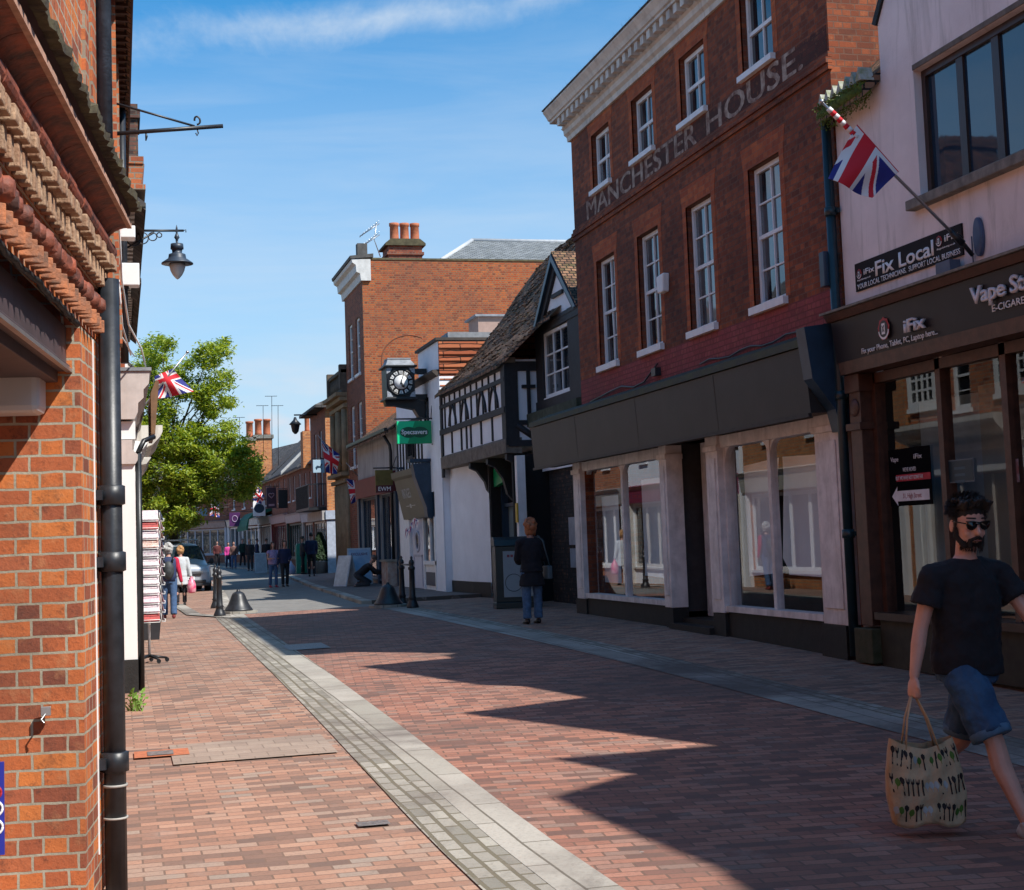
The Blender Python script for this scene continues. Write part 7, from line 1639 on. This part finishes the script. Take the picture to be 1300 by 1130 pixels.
    body = mb.build(name, skin, None, merge=False); body = remesh(body, vox, skin, 2, None, name)
    body['label'] = label; body['category'] = 'person'
    if group: body['group'] = group
    def child(nm, mat, fn, v=None, sm=2, crease=0):
        m = MB(); fn(m); o = m.build(nm, mat, None, merge=False); return remesh(o, v or vox, mat, sm, body, nm, crease)
    child.body = body
    # upper garment
    slv = sl.get('sleeve', 1.0); tl = sl.get('top_len', 0)
    def top(m):
        g = sl.get('top_g', .012)*k*1.0
        oval(m, [(P.pel-P.sp*(.03+tl)*k, (.178+tl*.06)*k*1+g, (.138+tl*.06)*k+g), (P.pel-P.sp*(.028+tl)*k, (.178+tl*.06)*k*1+g, (.138+tl*.06)*k+g), (P.pel+P.sp*.02*k, .172*k*max(1, fat*.97)+g, .125*k*max(1, fat*.97)+g), (P.waist, (.152*fat)*k+g, .112*k*fat+g), (P.waist.lerp(P.chest, .5), .158*k*fat+g, .117*k*fat+g), (P.chest, .176*k+g, .122*k+g), (P.shc-P.sp*.05*k, .165*k+g, .10*k+g), (P.shc+P.sp*.0*k, .125*k+g, .078*k+g), (P.shc+P.sp*.03*k, .082*k+g, .062*k+g), (P.shc+P.sp*.05*k, .060*k+g*.6, .056*k+g*.6)], 20, P.rt2)
        for side, A in ((-1, P.AL), (1, P.AR)):
            sh, e, w, _ = A; cap(m, P.shc+P.rt2*side*.07*k-P.sp*.012*k, sh-P.sp*.012*k, .050*k+g, .054*k+g)
            if slv <= .6: m.tube([sh-P.sp*.01*k, sh.lerp(e, slv*.5), sh.lerp(e, slv)], [.054*k+g, .056*k+g*.9, .062*k+g*1.2], 12, raw=True)
            else: cap(m, sh, e, .055*k+g, .044*k+g); cap(m, e, e.lerp(w, slv), .044*k+g, .032*k+g)
        if sl.get('skirt'):
            ln = sl['skirt']; oval(m, [(P.pel+P.sp*.02*k, .18*k, .13*k), (P.pel-up*ln*.5*k, (.19+ln*.08)*k, (.15+ln*.06)*k), (P.pel-up*ln*k, (.20+ln*.10)*k, (.16+ln*.10)*k)], 18, P.rt2)
    child(sl.get('top_name', 'jacket'), sl['top'], top, crease=sl.get('wrinkle', .010))
    def bot(m):
        g = sl.get('bot_g', .012)*k; bl = sl.get('bot_len', 1.0)
        oval(m, [(P.pel-P.sp*.09*k, .15*k+g, .11*k+g), (P.pel, .172*k+g, .122*k+g), (P.pel+P.sp*.06*k, .155*k+g, .112*k+g)], 18, P.rt2)
        for (hip, kn, ak, _) in (P.L, P.R):
            if bl < .5: e = hip.lerp(kn, bl*2); m.tube([hip-up*.035*k, hip.lerp(kn, .3), hip.lerp(kn, .7), e], [.080*k+g, .088*k+g, .079*k+g*1.3, .080*k+g*1.5], 14, raw=True)
            else: cap(m, hip, kn, .088*k+g, .056*k+g); m.tube([kn, kn.lerp(ak, .5), kn.lerp(ak, .97)], [.058*k+g, .054*k+g, .050*k+g*1.2], 12, raw=True)
    if sl.get('bottom'): child(sl.get('bot_name', 'trousers'), sl['bottom'], bot, crease=sl.get('wrinkle', .008))
    if sl.get('hair'):
        hl = sl.get('hair_len', 0)
        def hair(m):
            m.ball(hp(0, -.026, .045), (.086*s, .096*s, .088*s), 18, 12, Rm); m.ball(hp(0, .03, .092), (.066*s, .050*s, .034*s), 12, 8, Rm)
            for q in (-1, 1): m.ball(hp(q*.072, -.03, .01), (.018*s, .045*s, .05*s), 8, 6, Rm)
            if hl: m.ball(hp(0, -.055, -.02-hl*.4), (.085*s, .055*s, (.075+hl*.5)*s), 14, 10, Rm); [m.ball(hp(q*.07, -.02, -.03-hl*.4), (.03*s, .055*s, (.07+hl*.5)*s), 10, 8, Rm) for q in (-1, 1)]
            if sl.get('hair_puff'): rr = random.Random(5); [m.ball(hp(.092*math.cos(a)*math.sin(b), -.035+.10*math.sin(a)*math.sin(b), .035+.10*math.cos(b)), .036*s, 6, 5) for a, b in [(rr.uniform(0, 6.3), rr.uniform(0, 2.3)) for _ in range(50)]]
        if sl.get('hair_fn'): sl['hair_fn'](child, hp, Rm, s)
        else: child('hair', sl['hair'], hair, sm=1)
    for side, (hip, kn, ak, sa) in ((-1, P.L), (1, P.R)):
        a_ = math.radians(max(-50, min(25, sa))) if sl.get('flexfoot') else 0; fd = (P.fw*math.cos(a_)+up*math.sin(a_)).normalized(); nd = P.rt.cross(fd).normalized(); nd = nd if nd.z > 0 else -nd
        def shoe(m):
            oval(m, [(ak-fd*.07*k-nd*.045*k, .022*k, .025*k), (ak-fd*.045*k-nd*.04*k, .038*k, .044*k), (ak+fd*.05*k-nd*.045*k, .043*k, .042*k), (ak+fd*.13*k-nd*.056*k, .048*k, .030*k), (ak+fd*.19*k-nd*.064*k, .038*k, .021*k), (ak+fd*.21*k-nd*.068*k, .018*k, .014*k)], 12, P.rt)
            m.tube([ak-nd*.05*k, ak+nd*.005*k], [.048*k, .044*k], 10, raw=True)
        child('shoe', sl.get('shoe', BLACK), shoe, sm=1)
    return body, P, hp, Rm, child

DENIM = M('mid_blue_denim', (.055, .115, .24), .85, var=.35, scale=22, bmp=.3, bscale=120); DENIM_L = M('light_blue_denim', (.09, .17, .30), .85, var=.35, scale=18)
NAVYC = M('navy_cloth', (.012, .018, .06), .9, var=.3); BLKC = M('black_cloth', (.014, .013, .018), .9, var=.3, scale=20, bmp=.4, bscale=30); DGREY = M('charcoal_cloth', (.03, .032, .04), .9)
def H(a): return math.radians(a)

# --- man with the shopping bag
BAGC = {}
def man():
    g = Vector((4.49, 7.40, gz(4.5, 7.4)))
    head = math.radians(148)                      # facing, towards the viewer and to the right
    P = Pose(g, head, 1.83, legs=[(-14, 36), (25, 4)], arms=[(26, 20, 12, 0), (-4, 13, 8, 0)], lean=3, hyaw=34, hpitch=14, twist=-27, shw=1.12, centre=False)
    def hands(mb, side, A, P):
        sh, e, w, d = A; k = P.k
        if side == 1:   # right hand closed on the handles: palm faces the thigh, fingers curl under
            f = P.f2; inn = -P.rt2*side
            pc = w+d*.048*k
            mb.ball(pc, (.019, .042, .050), 12, 8, Matrix((inn, f, -d)).transposed())
            for i, L_ in enumerate((.9, 1.0, .95, .80)):
                b = w+d*.082+f*(.031-.0205*i); o1 = b+d*.030*L_+inn*.006; o2 = o1+d*.010*L_+inn*.024*L_; o3 = o2-d*.018*L_+inn*.008
                cap(mb, b, o1, .0098, .0092, 8); cap(mb, o1, o2, .0092, .0085, 8); cap(mb, o2, o3, .0085, .0075, 8)
            t0 = w+f*.030+d*.025; t1 = t0+f*.022+d*.035; t2 = t1+d*.030+inn*.016-f*.004; t3 = t2+d*.020+inn*.014-f*.008
            cap(mb, t0, t1, .015, .012, 8); cap(mb, t1, t2, .012, .0105, 8); cap(mb, t2, t3, .0105, .0085, 8)
            BAGC['grip'] = w+d*.112+inn*.012
        else:
            f = P.f2; inn = -P.rt2*side
            mb.ball(w+d*.048*k, (.018, .042, .050), 12, 8, Matrix((inn, f, -d)).transposed())
            for i, L_ in enumerate((.9, 1.0, .95, .80)):
                b = w+d*.082+f*(.031-.0205*i); o1 = b+d*.034*L_+inn*.006; o2 = o1+d*.022*L_+inn*.014; o3 = o2+d*.008+inn*.016
                cap(mb, b, o1, .0098, .0092, 8); cap(mb, o1, o2, .0092, .0085, 8); cap(mb, o2, o3, .0085, .0075, 8)
            t0 = w+f*.030+d*.02; t1 = t0+f*.02+d*.03; t2 = t1+d*.028; cap(mb, t0, t1, .015, .012, 8); cap(mb, t1, t2, .012, .009, 8)
    HAIRM = M('dark_brown_hair', (.016, .011, .009), .55, var=.5, scale=60, bmp=.9, bscale=160)
    def hair_fn(child, hp, Rm, s):
        def hr(m):
            m.ball(hp(0, -.022, .052), (.080*s, .098*s, .082*s), 20, 14, Rm)
            rr = random.Random(4)
            for i in range(120):          # swept-up tufts on the top and front
                x = rr.uniform(-.060, .060); y = rr.uniform(-.07, .075); z = .105-.5*(x*x)/.1-.22*max(0, -y)
                a = hp(x, y, z); b = hp(x*1.05+rr.uniform(-.012, .012), y+.024+rr.uniform(-.008, .01), z+.026+rr.uniform(0, .012)); cap(m, a, b, .014*s, .006*s, 6)
            for q in (-1, 1): m.ball(hp(q*.070, -.022, .018), (.012*s, .040*s, .045*s), 10, 8, Rm); m.ball(hp(q*.074, .018, .012), (.007*s, .012*s, .032*s), 8, 6, Rm)
            m.ball(hp(0, -.085, -.015), (.05*s, .02*s, .045*s), 10, 8, Rm)
        child('hair', HAIRM, hr, v=.0045, sm=1)
        mb = MB(); rr = random.Random(9)
        for i in range(1500):
            th = rr.uniform(0, 6.283); ph = math.acos(rr.uniform(-.15, 1)); x, y, z = math.sin(ph)*math.cos(th), math.sin(ph)*math.sin(th), math.cos(ph)
            if y > .55 and z < .5: continue
            a = hp(x*.080, -.022+y*.098, .052+z*.083); top_ = max(0, z); L_ = rr.uniform(.012, .026)+.022*top_*max(0, y+.4)
            d = (P.hr*x*.5+P.hf*(y*.4+.55*top_)+P.hu*(z*.9-.35*(1-top_))+P.hr*rr.uniform(-.4, .4)+P.hf*rr.uniform(-.3, .3)).normalized()
            mb.tube([a, a+d*L_*.6*s, a+d*L_*s+P.hf*.004*top_], [.0022, .0016, .0005], 3, raw=True, cap=False)
        o = mb.build('hair_strands', HAIRM, None, merge=False); o.parent = child.body
        BEARD = M('dark_beard', (.018, .011, .009), .75, var=.5, scale=90, bmp=1, bscale=200)
        def bd(m):
            m.ball(hp(0, .032, -.078), (.047*s, .055*s, .031*s), 16, 10, Rm)
            for q in (-1, 1):
                cap(m, hp(q*.071, .016, -.012), hp(q*.064, .022, -.055), .010*s, .015*s, 8); cap(m, hp(q*.064, .022, -.055), hp(q*.040, .06, -.088), .014*s, .018*s, 8); cap(m, hp(q*.032, .085, -.060), hp(q*.006, .1035, -.041), .009*s, .008*s, 8); cap(m, hp(q*.032, .085, -.058), hp(q*.026, .085, -.085), .009*s, .014*s, 8)
        child('beard', BEARD, bd, v=.0045, sm=1)
        mb = MB()
        for i in range(900):
            q = rr.choice((-1, 1)); t = rr.random()
            if t < .45: a = Vector((q*(.071-.008*t*2), .017+.01*t, -.012-.09*t)); n = Vector((q, .25, -.3))
            else: ang = rr.uniform(0, 1.5); a = Vector((q*.050*math.cos(ang), .036+.058*math.sin(ang), -.080+rr.uniform(-.028, .018))); n = Vector((q*math.cos(ang), math.sin(ang), -.5))
            a = hp(*a); d = (P.hr*n.x*.6+P.hf*n.y*.6-P.hu*.8+P.hr*rr.uniform(-.3, .3)).normalized(); mb.tube([a, a+d*rr.uniform(.008, .017)*s], [.0016, .0004], 3, raw=True, cap=False)
        o = mb.build('beard_strands', BEARD, None, merge=False); o.parent = child.body
    TEE = M('black_tshirt', (.010, .009, .014), .9, var=.3, scale=10, bmp=.5, bscale=9)
    SHORT = M('blue_denim_shorts', (.035, .095, .19), .85, var=.5, scale=7, bmp=.5, bscale=24, col2=(.018, .055, .125))
    b, P, hp, Rm, child = fig('person', 'bearded man in black T-shirt, denim shorts and sunglasses walking with a patterned shopping bag', P,
        dict(top=TEE, top_name='tshirt', sleeve=.58, bottom=SHORT, bot_name='shorts', bot_len=.44, bot_g=.02, top_g=.020, top_len=.02, hair=HAIRM, hair_fn=hair_fn, shoe=M('white_trainer', (.55, .55, .55), .6), hands=hands, flexfoot=1, fat=1.10, head=1.14, wrinkle=.03), vox=.0075, skin=SKIN_R)
    # turned-up hems
    mb = MB()
    for (hip, kn, ak, _) in (P.L, P.R): a = hip.lerp(kn, .84); c = hip.lerp(kn, .95); mb.tube([a, a.lerp(c, .1), a.lerp(c, .9), c], [.106, .113, .112, .104], 22, raw=True)
    o = mb.build('turned_up_hem', M('pale_denim_turnup', (.085, .17, .27), .85, var=.3, scale=20), None); o.parent = b
    # sunglasses
    mb = MB()
    for q in (-1, 1):
        c = [hp(q*.034+.027*math.cos(t)*(1 if math.sin(t) > 0 else .88), .1005-.25*(q*.034+.027*math.cos(t))**2*6, .014+.021*math.sin(t)) for t in [2*PI*k/16 for k in range(16)]]
        ctr = hp(q*.034, .108, .014); base = len(mb.v); mb.add(c+[ctr]+[p-P.hf*.006 for p in c], [(k, (k+1) % 16, 16) for k in range(16)]+[(k, 17+k, 17+(k+1) % 16, (k+1) % 16) for k in range(16)], raw=True)
        mb.tube([hp(q*.062, .092, .024), hp(q*.078, .04, .020), hp(q*.080, -.01, .012)], .0035, 6, raw=True)
    mb.tube([hp(-.012, .104, .022), hp(0, .108, .026), hp(.012, .104, .022)], .004, 6, raw=True); mb.tube([hp(-.062, .092, .032), hp(-.03, .104, .036), hp(0, .106, .030), hp(.03, .104, .036), hp(.062, .092, .032)], .0035, 6, raw=True)
    o = mb.build('sunglasses', M('gloss_black_acetate', (.004, .004, .005), .08), None, merge=False); o.parent = b
    mb = MB()
    for q in (-1, 1): cap(mb, hp(q*.016, .096, .048), hp(q*.052, .080, .047), .0045, .004, 6)
    o = mb.build('eyebrows', HAIRM, None); o.parent = b
    mb = MB(); cap(mb, hp(-.016, .1015, -.056), hp(.016, .1015, -.056), .0045, .0045, 6); o = mb.build('lips', M('lips', (.30, .12, .10), .5), None); o.parent = b
    return b, P
manb, manP = man()
def bag():
    G = BAGC['grip']; bg_ = thing('shopping_bag', 'beige fabric shopping bag printed with cutlery and leaves, carried by the walking man', 'bag', tuple(G-Vector((0, 0, .75))), None)
    cloth = M('beige_canvas', (.52, .37, .23), .9, var=.2, scale=9, bmp=.4, bscale=70)
    # bag plane: faces the viewer, wide along image right
    rt = Vector((.968, -.25, 0)); fr_ = Vector((-.25, -.968, 0)); 
    top = G.z-.235; hgt = .43; C_ = Vector((G.x, G.y, 0))+rt*.02+fr_*.02
    def shp(s, t, side):   # s -1..1 across, t 0..1 down
        w = .165+.045*math.sin(t*2.4)-.01*t; dp = (.045+.055*math.sin(min(1, t*1.3)*PI*.5))*(1-.55*abs(s)**3)
        sag = .035*(1-s*s)*(1-t)*(1 if side > 0 else .5); z = top-sag-hgt*t+.012*math.sin(5*s+2*t)*t+.02*abs(s)*(1-t)
        wr = .006*math.sin(14*s+9*t)+.005*math.sin(23*t+5*s)
        return C_+rt*(s*w+.02*t)+fr_*(side*dp+wr)+Vector((0, 0, z))
    mb = MB(); mb.smooth = True; n = 26; m = 20; pts = []; F = []
    for side in (1, -1):
        for j in range(m+1):
            for i in range(n+1): pts.append(shp(-1+2*i/n, j/m, side))
    K = (n+1)*(m+1)
    for o_ in (0, K):
        for j in range(m):
            for i in range(n): a = o_+j*(n+1)+i; F.append((a, a+1, a+n+2, a+n+1))
    for i in range(n): a = m*(n+1)+i; F.append((a, a+1, K+a+1, K+a))
    for j in range(m):
        for e in (0, n): a = j*(n+1)+e; F.append((a, a+n+1, K+a+n+1, K+a))
    mb.add(pts, F, raw=True); body = mb.build('bag_body', cloth, bg_)
    # printed motifs as thin appliques following the cloth
    pr = {0: MB(), 1: MB(), 2: MB()}; rr = random.Random(3)
    def stamp(k, poly, s, t, sc, rot):
        c_, s_ = math.cos(rot), math.sin(rot); V = []
        for (x, y) in poly:
            X_, Y_ = (x*c_-y*s_)*sc, (x*s_+y*c_)*sc; q = shp(s+X_/.19, min(1, max(0, t-Y_/hgt)), 1); V.append(q+fr_*.0025)
        pr[k].add(V, [tuple(range(len(V)))], raw=True)
    spoon = [(-.004, -.05), (.004, -.05), (.003, .01), (.011, .025), (.011, .04), (0, .05), (-.011, .04), (-.011, .025), (-.003, .01)]
    fork = [(-.003, -.05), (.004, -.05), (.003, .015), (.010, .025), (.010, .05), (.005, .05), (.004, .032), (.001, .032), (0, .05), (-.002, .032), (-.006, .032), (-.007, .05), (-.010, .05), (-.010, .025), (-.003, .015)]
    knife = [(-.004, -.05), (.004, -.05), (.004, .0), (.008, .01), (.006, .05), (-.004, .045), (-.004, .0)]
    leafp = [(-.0015, -.04), (.0015, -.04), (.002, -.02), (.014, -.005), (.016, .012), (.010, .028), (0, .038), (-.010, .028), (-.016, .012), (-.014, -.005), (-.002, -.02)]
    for row, t in enumerate((.17, .50, .82)):
        for i in range(16):
            s = -.93+i*.124
            if abs(s-.08) < .05 and row != 1: continue
            q = rr.random(); rot = rr.uniform(-.12, .12) + (-.25 if row == 2 and s < -.3 else 0)
            if q < .30: stamp(0, spoon, s, t, .92, rot)
            elif q < .50: stamp(0, fork, s, t, .92, rot)
            elif q < .72: stamp(0, knife, s, t, .92, rot)
            elif q < .90: stamp(1, leafp, s, t+rr.uniform(-.02, .02), .75, rot)
            else: stamp(2, leafp, s, t, .75, rot)
    pr[0].build('cutlery_print', M('black_print', (.015, .010, .010), .8), body, merge=False); pr[1].build('leaf_print', M('green_print', (.07, .16, .02), .8), body, merge=False); pr[2].build('pale_leaf_print', M('pale_print', (.42, .44, .44), .8), body, merge=False)
    for side in (1, -1):
        mb = MB()
        for s in (-.55, .5):
            a = shp(s, .02, side); g = G+rt*(.012*(1 if s > 0 else -1))+fr_*(side*.010); mid = a.lerp(g, .55)+rt*(-.008 if s < 0 else .008)
            mb.tube([a-Vector((0, 0, .02)), mid, g], [(.010, .004)]*3, 6, raw=True)
        mb.tube([G-rt*.012+fr_*side*.01, G+Vector((0, 0, .012))+fr_*side*.008, G+rt*.012+fr_*side*.01], .007, 6, raw=True)
        mb.build('handle', cloth, bg_)
bag()

# --- woman in the dark coat, seen from behind
g = onG(677, 792)
P = Pose(g, H(-4), 1.68, legs=[(1, 2), (3, 3)], arms=[(18, 6, 55, 30), (12, 8, 70, 25)], lean=1, hyaw=-10, hpitch=8)
HR = M('auburn_hair', (.50, .17, .065), .6, var=.4, scale=40, bmp=.8, bscale=90)
wb, *_ = fig('person', 'woman with auburn hair, dark coat and blue jeans standing with her back to the viewer', P, dict(top=M('black_wool_coat', (.016, .015, .022), .95, var=.4, bmp=.6, bscale=25), top_name='coat', skirt=.28, sleeve=.95, bottom=DENIM_L, bot_g=.022, hair=HR, hair_len=.05, hair_puff=1, top_g=.028, wrinkle=.022, head=1.06), vox=.011)
hb = thing('handbag', 'small grey blue handbag hanging at the right side of the woman in the dark coat', 'bag', tuple(P.pel+P.rt*.25))
c = P.pel+P.rt*.26-P.fw*.05
mb = MB(Frame(c, P.fw, P.rt)); mb.box(-.13, .13, -.045, .045, -.16, .06); mb.build('bag_body', M('grey_blue_leather', (.075, .11, .13), .5), hb, bevel=.02)
mb = MB(); mb.tube([c+P.fw*.1+Vector((0, 0, .05)), P.shc+P.rt*.17+P.fw*.09, P.shc+P.rt*.13+Vector((0, 0, .085)), P.shc+P.rt*.17-P.fw*.13, c-P.fw*.12+Vector((0, 0, .05))], [(.012, .004)]*5, 6, raw=True); mb.build('strap', M('blue_grey_strap', (.05, .09, .11), .5), hb)

# --- the couple walking towards the viewer
g = onG(347, 746)
fig('person', 'woman in striped top, jeans and red shoes walking on the left of the couple', Pose(g, H(165), 1.64, [(4, 4), (-3, 5)], [(12, 12, 80, 55), (12, 12, 80, 55)], lean=0), dict(top=M('lilac_striped_top', (.38, .30, .48), .9, col2=(.22, .12, .22), scale=30), top_name='top', sleeve=.35, bottom=DENIM, hair=M('brown_hair', (.06, .03, .02), .6), hair_len=.12, shoe=M('red_shoe', (.5, .02, .06), .5), fat=1.2), vox=.02)
g = onG(362, 745)
fig('person', 'person in navy jacket and dark trousers walking on the right of the couple', Pose(g, H(170), 1.66, [(-5, 6), (6, 4)], [(5, 8, 60, 40), (-6, 10, 12, 0)], lean=0), dict(top=NAVYC, bottom=BLKC, hair=M('dark_brown_hair_short', (.05, .03, .02), .6), hair_len=.03, fat=1.1), vox=.02)
c = onY(371, 722, 57.3); cb2 = thing('carrier_bag', 'pale blue plastic carrier bag held by the person in navy', 'bag', tuple(c))
mb = MB(); mb.lathe((c.x-.05, 57.2, c.z-.22), [(.10, 0), (.16, .06), (.17, .18), (.13, .32), (.05, .42), (.02, .52)], 12); mb.build('bag_body', M('pale_blue_plastic', (.38, .45, .62), .4), cb2)
# --- pair in dark clothes from behind
fig('person', 'man in dark suit jacket seen from behind near the potted shrub', Pose(onP(396, 732), H(10), 1.86, [(6, 3), (-6, 6)], [(0, 8, 30, 20), (0, 8, 30, 20)]), dict(top=NAVYC, bottom=BLKC, hair=M('near_black_hair', (.012, .010, .010), .6)), vox=.022)
fig('person', 'slim person in grey and dark clothes beside the man in the dark jacket', Pose(onP(384.5, 729), H(90), 1.72, [(4, 3), (-2, 4)], [(15, 6, 60, 20), (10, 6, 50, 20)]), dict(top=DGREY, bottom=BLKC, hair=M('dark_hair_b', (.02, .015, .012), .6)), vox=.022)
# --- kneeling man
g = onP(452, 745)
P = Pose(g+Vector((0, 0, .0)), H(100), 1.72, [(62, 146), (52, 138)], [(50, 4, 30, 10), (58, 4, 25, 10)], lean=50, hpitch=50, foot_clear=-.04)
fig('person', 'man in dark clothes kneeling and bent over on the right pavement', P, dict(top=BLKC, bottom=DGREY, hair=M('cropped_grey_hair', (.16, .11, .09), .7)), vox=.02)
# --- two older women on the left pavement
g = onG(215, 786)
P = Pose(g, H(2), 1.60, [(8, 4), (-8, 8)], [(6, 10, 15, 0), (-6, 12, 10, 0)], lean=4)
fig('person', 'grey haired woman in navy gilet with red sleeves and jeans, seen from behind', P, dict(top=M('red_sleeved_jumper', (.50, .01, .05), .85), top_name='jumper', sleeve=.95, bottom=DENIM, hair=M('silver_hair', (.48, .47, .45), .7, var=.25, scale=50, bmp=.6), hair_len=.04, hair_puff=1, bot_g=.025, shoe=M('red_brown_shoe', (.25, .03, .03), .5)), vox=.014)
gl = bpy.data.objects['person'] if False else [o for o in bpy.data.objects if o.get('label', '').startswith('grey haired woman')][0]
mb = MB(); k = P.k; oval(mb, [(P.pel-P.sp*.04*k, .20*k, .15*k), (P.waist, .185*k, .145*k), (P.chest, .205*k, .15*k), (P.shc, .20*k, .12*k), (P.shc+P.sp*.05*k, .10*k, .085*k)], 20, P.rt2); o = mb.build('gilet', M('navy_quilted_gilet', (.02, .035, .10), .75, bmp=.4, scale=8), None); o.parent = gl
bp = thing('backpack', 'small grey and black backpack on the grey haired woman', 'backpack', tuple(P.chest-P.fw*.2))
mb = MB(); mb.ball(P.chest-P.fw*.20-Vector((0, 0, .10)), (.12, .09, .20), 14, 10); mb.build('pack', M('dark_grey_nylon', (.05, .06, .065), .6, var=.5, scale=14), bp)
mb = MB()
for q in (-1, 1): mb.tube([P.chest-P.fw*.19+P.rt*q*.08+Vector((0, 0, .06)), P.shc-P.fw*.13+P.rt*q*.11+Vector((0, 0, .04)), P.shc+P.rt*q*.12+Vector((0, 0, .09))], .015, 6, raw=True)
mb.build('strap', BLACK, bp)
tb_ = thing('shoulder_bag', 'grey woven bag hanging at the left side of the grey haired woman', 'bag', tuple(P.pel-P.rt*.28))
mb = MB(); mb.ball(P.pel-P.rt*.27-P.fw*.04+Vector((0, 0, .02)), (.13, .09, .12), 12, 8); mb.tube([P.pel-P.rt*.27+Vector((0, 0, .1)), P.shc-P.rt*.21+Vector((0, 0, .04))], .012, 5, raw=True); mb.build('bag_body', M('grey_tweed', (.22, .22, .22), .9, var=.6, scale=40), tb_)
g = onG(230, 769)
P = Pose(g, H(4), 1.60, [(-7, 6), (8, 4)], [(4, 8, 12, 0), (-4, 12, 6, 0)], lean=2)
fig('person', 'fair haired woman in a long pale grey coat walking away on the left', P, dict(top=M('pale_grey_coat', (.50, .52, .54), .85, var=.12), top_name='coat', skirt=.30, sleeve=.95, bottom=BLKC, hair=M('ginger_blonde_hair', (.48, .25, .10), .7), hair_len=.01, hair_puff=1, top_g=.022), vox=.016)
w = P.AR[2]; pb = thing('pink_bag', 'bright pink carrier bag in the hand of the fair haired woman', 'bag', tuple(w-Vector((0, 0, .3))))
mb = MB(); mb.lathe(w+Vector((.02, 0, -.46)), [(.08, 0), (.12, .04), (.12, .24), (.09, .32), (.03, .42), (.015, .47)], 12); mb.build('bag_body', M('hot_pink_plastic', (.75, .04, .16), .4, col2=(.7, .35, .4), scale=9), pb)
# --- figures in the distance
far = [(276, 720, 1.70, 'person in dark red top standing far off by the pale shutter', M('dark_red_cloth', (.10, .02, .02), .9), BLKC, 180), (290, 722, 1.62, 'distant woman in bright pink top walking up the street', M('pink_cloth', (.60, .05, .28), .9), NAVYC, 170), (297, 723, 1.66, 'distant person with brown bag just right of the pink top', M('brown_cloth', (.12, .06, .05), .9), DENIM, 175),
       (308, 720, 1.78, 'distant person in dark green coat under the green awning', M('dark_green_cloth', (.015, .04, .03), .9), BLKC, 150), (318, 725, 1.80, 'distant man in black at the right of the green coat', BLKC, DGREY, 200), (326, 720, 1.74, 'distant person in navy right below the awning edge', NAVYC, BLKC, 90), (339, 724, 1.76, 'distant person in black beside the maroon shopfront', BLKC, BLKC, 0)]
for i, (px, py, h_, lab, t_, b_, hd) in enumerate(far):
    g = onG(px, py); fig('person', lab, Pose(g, H(hd), h_, [(6, 4), (-6, 6)] if i % 2 else [(2, 3), (-3, 4)], [(8, 8, 20, 0), (-6, 9, 30, 10)]), dict(top=t_, bottom=b_, hair=M('hair_far', (.05, .03, .02), .6)), vox=.03, group='people far down the street')

# ================================================================== loose pieces of a part become parts of their own
def split_loose(names):
    for o in list(bpy.data.objects):
        if o.type != 'MESH' or o.parent is None or o.name.split('.')[0] not in names or o.data.users > 1: continue
        bm = bmesh.new(); bm.from_mesh(o.data); seen = set(); isl = []
        bm.verts.ensure_lookup_table()
        for v in bm.verts:
            if v.index in seen: continue
            st = [v]; comp = []; seen.add(v.index)
            while st:
                q = st.pop(); comp.append(q.index)
                for e in q.link_edges:
                    w = e.other_vert(q)
                    if w.index not in seen: seen.add(w.index); st.append(w)
            isl.append(set(comp))
        bm.free()
        # pieces whose boxes touch stay together
        V = o.data.vertices; boxes = []
        for s in isl:
            c = [V[i].co for i in s]; boxes.append([s, [min(p[k] for p in c) for k in range(3)], [max(p[k] for p in c) for k in range(3)]])
        ch = True; T_ = .03
        while ch:
            ch = False
            for i in range(len(boxes)):
                for j in range(i+1, len(boxes)):
                    a, b = boxes[i], boxes[j]
                    if all(a[1][k] <= b[2][k]+T_ and b[1][k] <= a[2][k]+T_ for k in range(3)):
                        boxes[i] = [a[0] | b[0], [min(a[1][k], b[1][k]) for k in range(3)], [max(a[2][k], b[2][k]) for k in range(3)]]; del boxes[j]; ch = True; break
                if ch: break
        if len(boxes) < 2 or len(boxes) > 40: continue
        kids = [c for c in bpy.data.objects if c.parent == o]
        for n, (s, lo, hi) in enumerate(boxes):
            bm = bmesh.new(); bm.from_mesh(o.data); bm.verts.ensure_lookup_table()
            bmesh.ops.delete(bm, geom=[v for v in bm.verts if v.index not in s], context='VERTS')
            me = bpy.data.meshes.new(o.data.name); bm.to_mesh(me); bm.free()
            for m in o.data.materials: me.materials.append(m)
            c = o.copy(); c.data = me; COL.objects.link(c); c.matrix_parent_inverse = o.matrix_parent_inverse.copy()
            if n == 0:
                for q in kids: q.parent = c
        bpy.data.objects.remove(o)
split_loose({'pilasters', 'pilaster', 'shopfront', 'console', 'stall_riser', 'wall', 'columns', 'jetty_bracket', 'green_shop_sign', 'notice', 'dust_sheet', 'display_board', 'brick_pilaster', 'alarm_box', 'shelf_box', 'door_frame', 'plinth', 'entrance_recess', 'cornice', 'shop_cornice', 'timber_moulding', 'side_window', 'spandrels', 'old_arch', 'shopfront_return', 'roof', 'dormer_verge', 'dormer_roof', 'wall_plate', 'window_frame', 'roof_bar', 'grille', 'chrome_bar', 'pipe_band', 'eaves_soffit', 'brick_eaves', 'clothes_display', 'turned_up_hem', 'eyebrows', 'awning_arm', 'loose_white_cable', 'gable_wall', 'strap', 'bracket_arm', 'projecting_cornice', 'bay_ledge', 'stone_cap', 'wiper'})
for o in bpy.data.objects:
    for a, b in (('pilasters', 'pilaster'), ('columns', 'column'), ('eyebrows', 'eyebrow')):
        if o.name.split('.')[0] == a: o.name = b
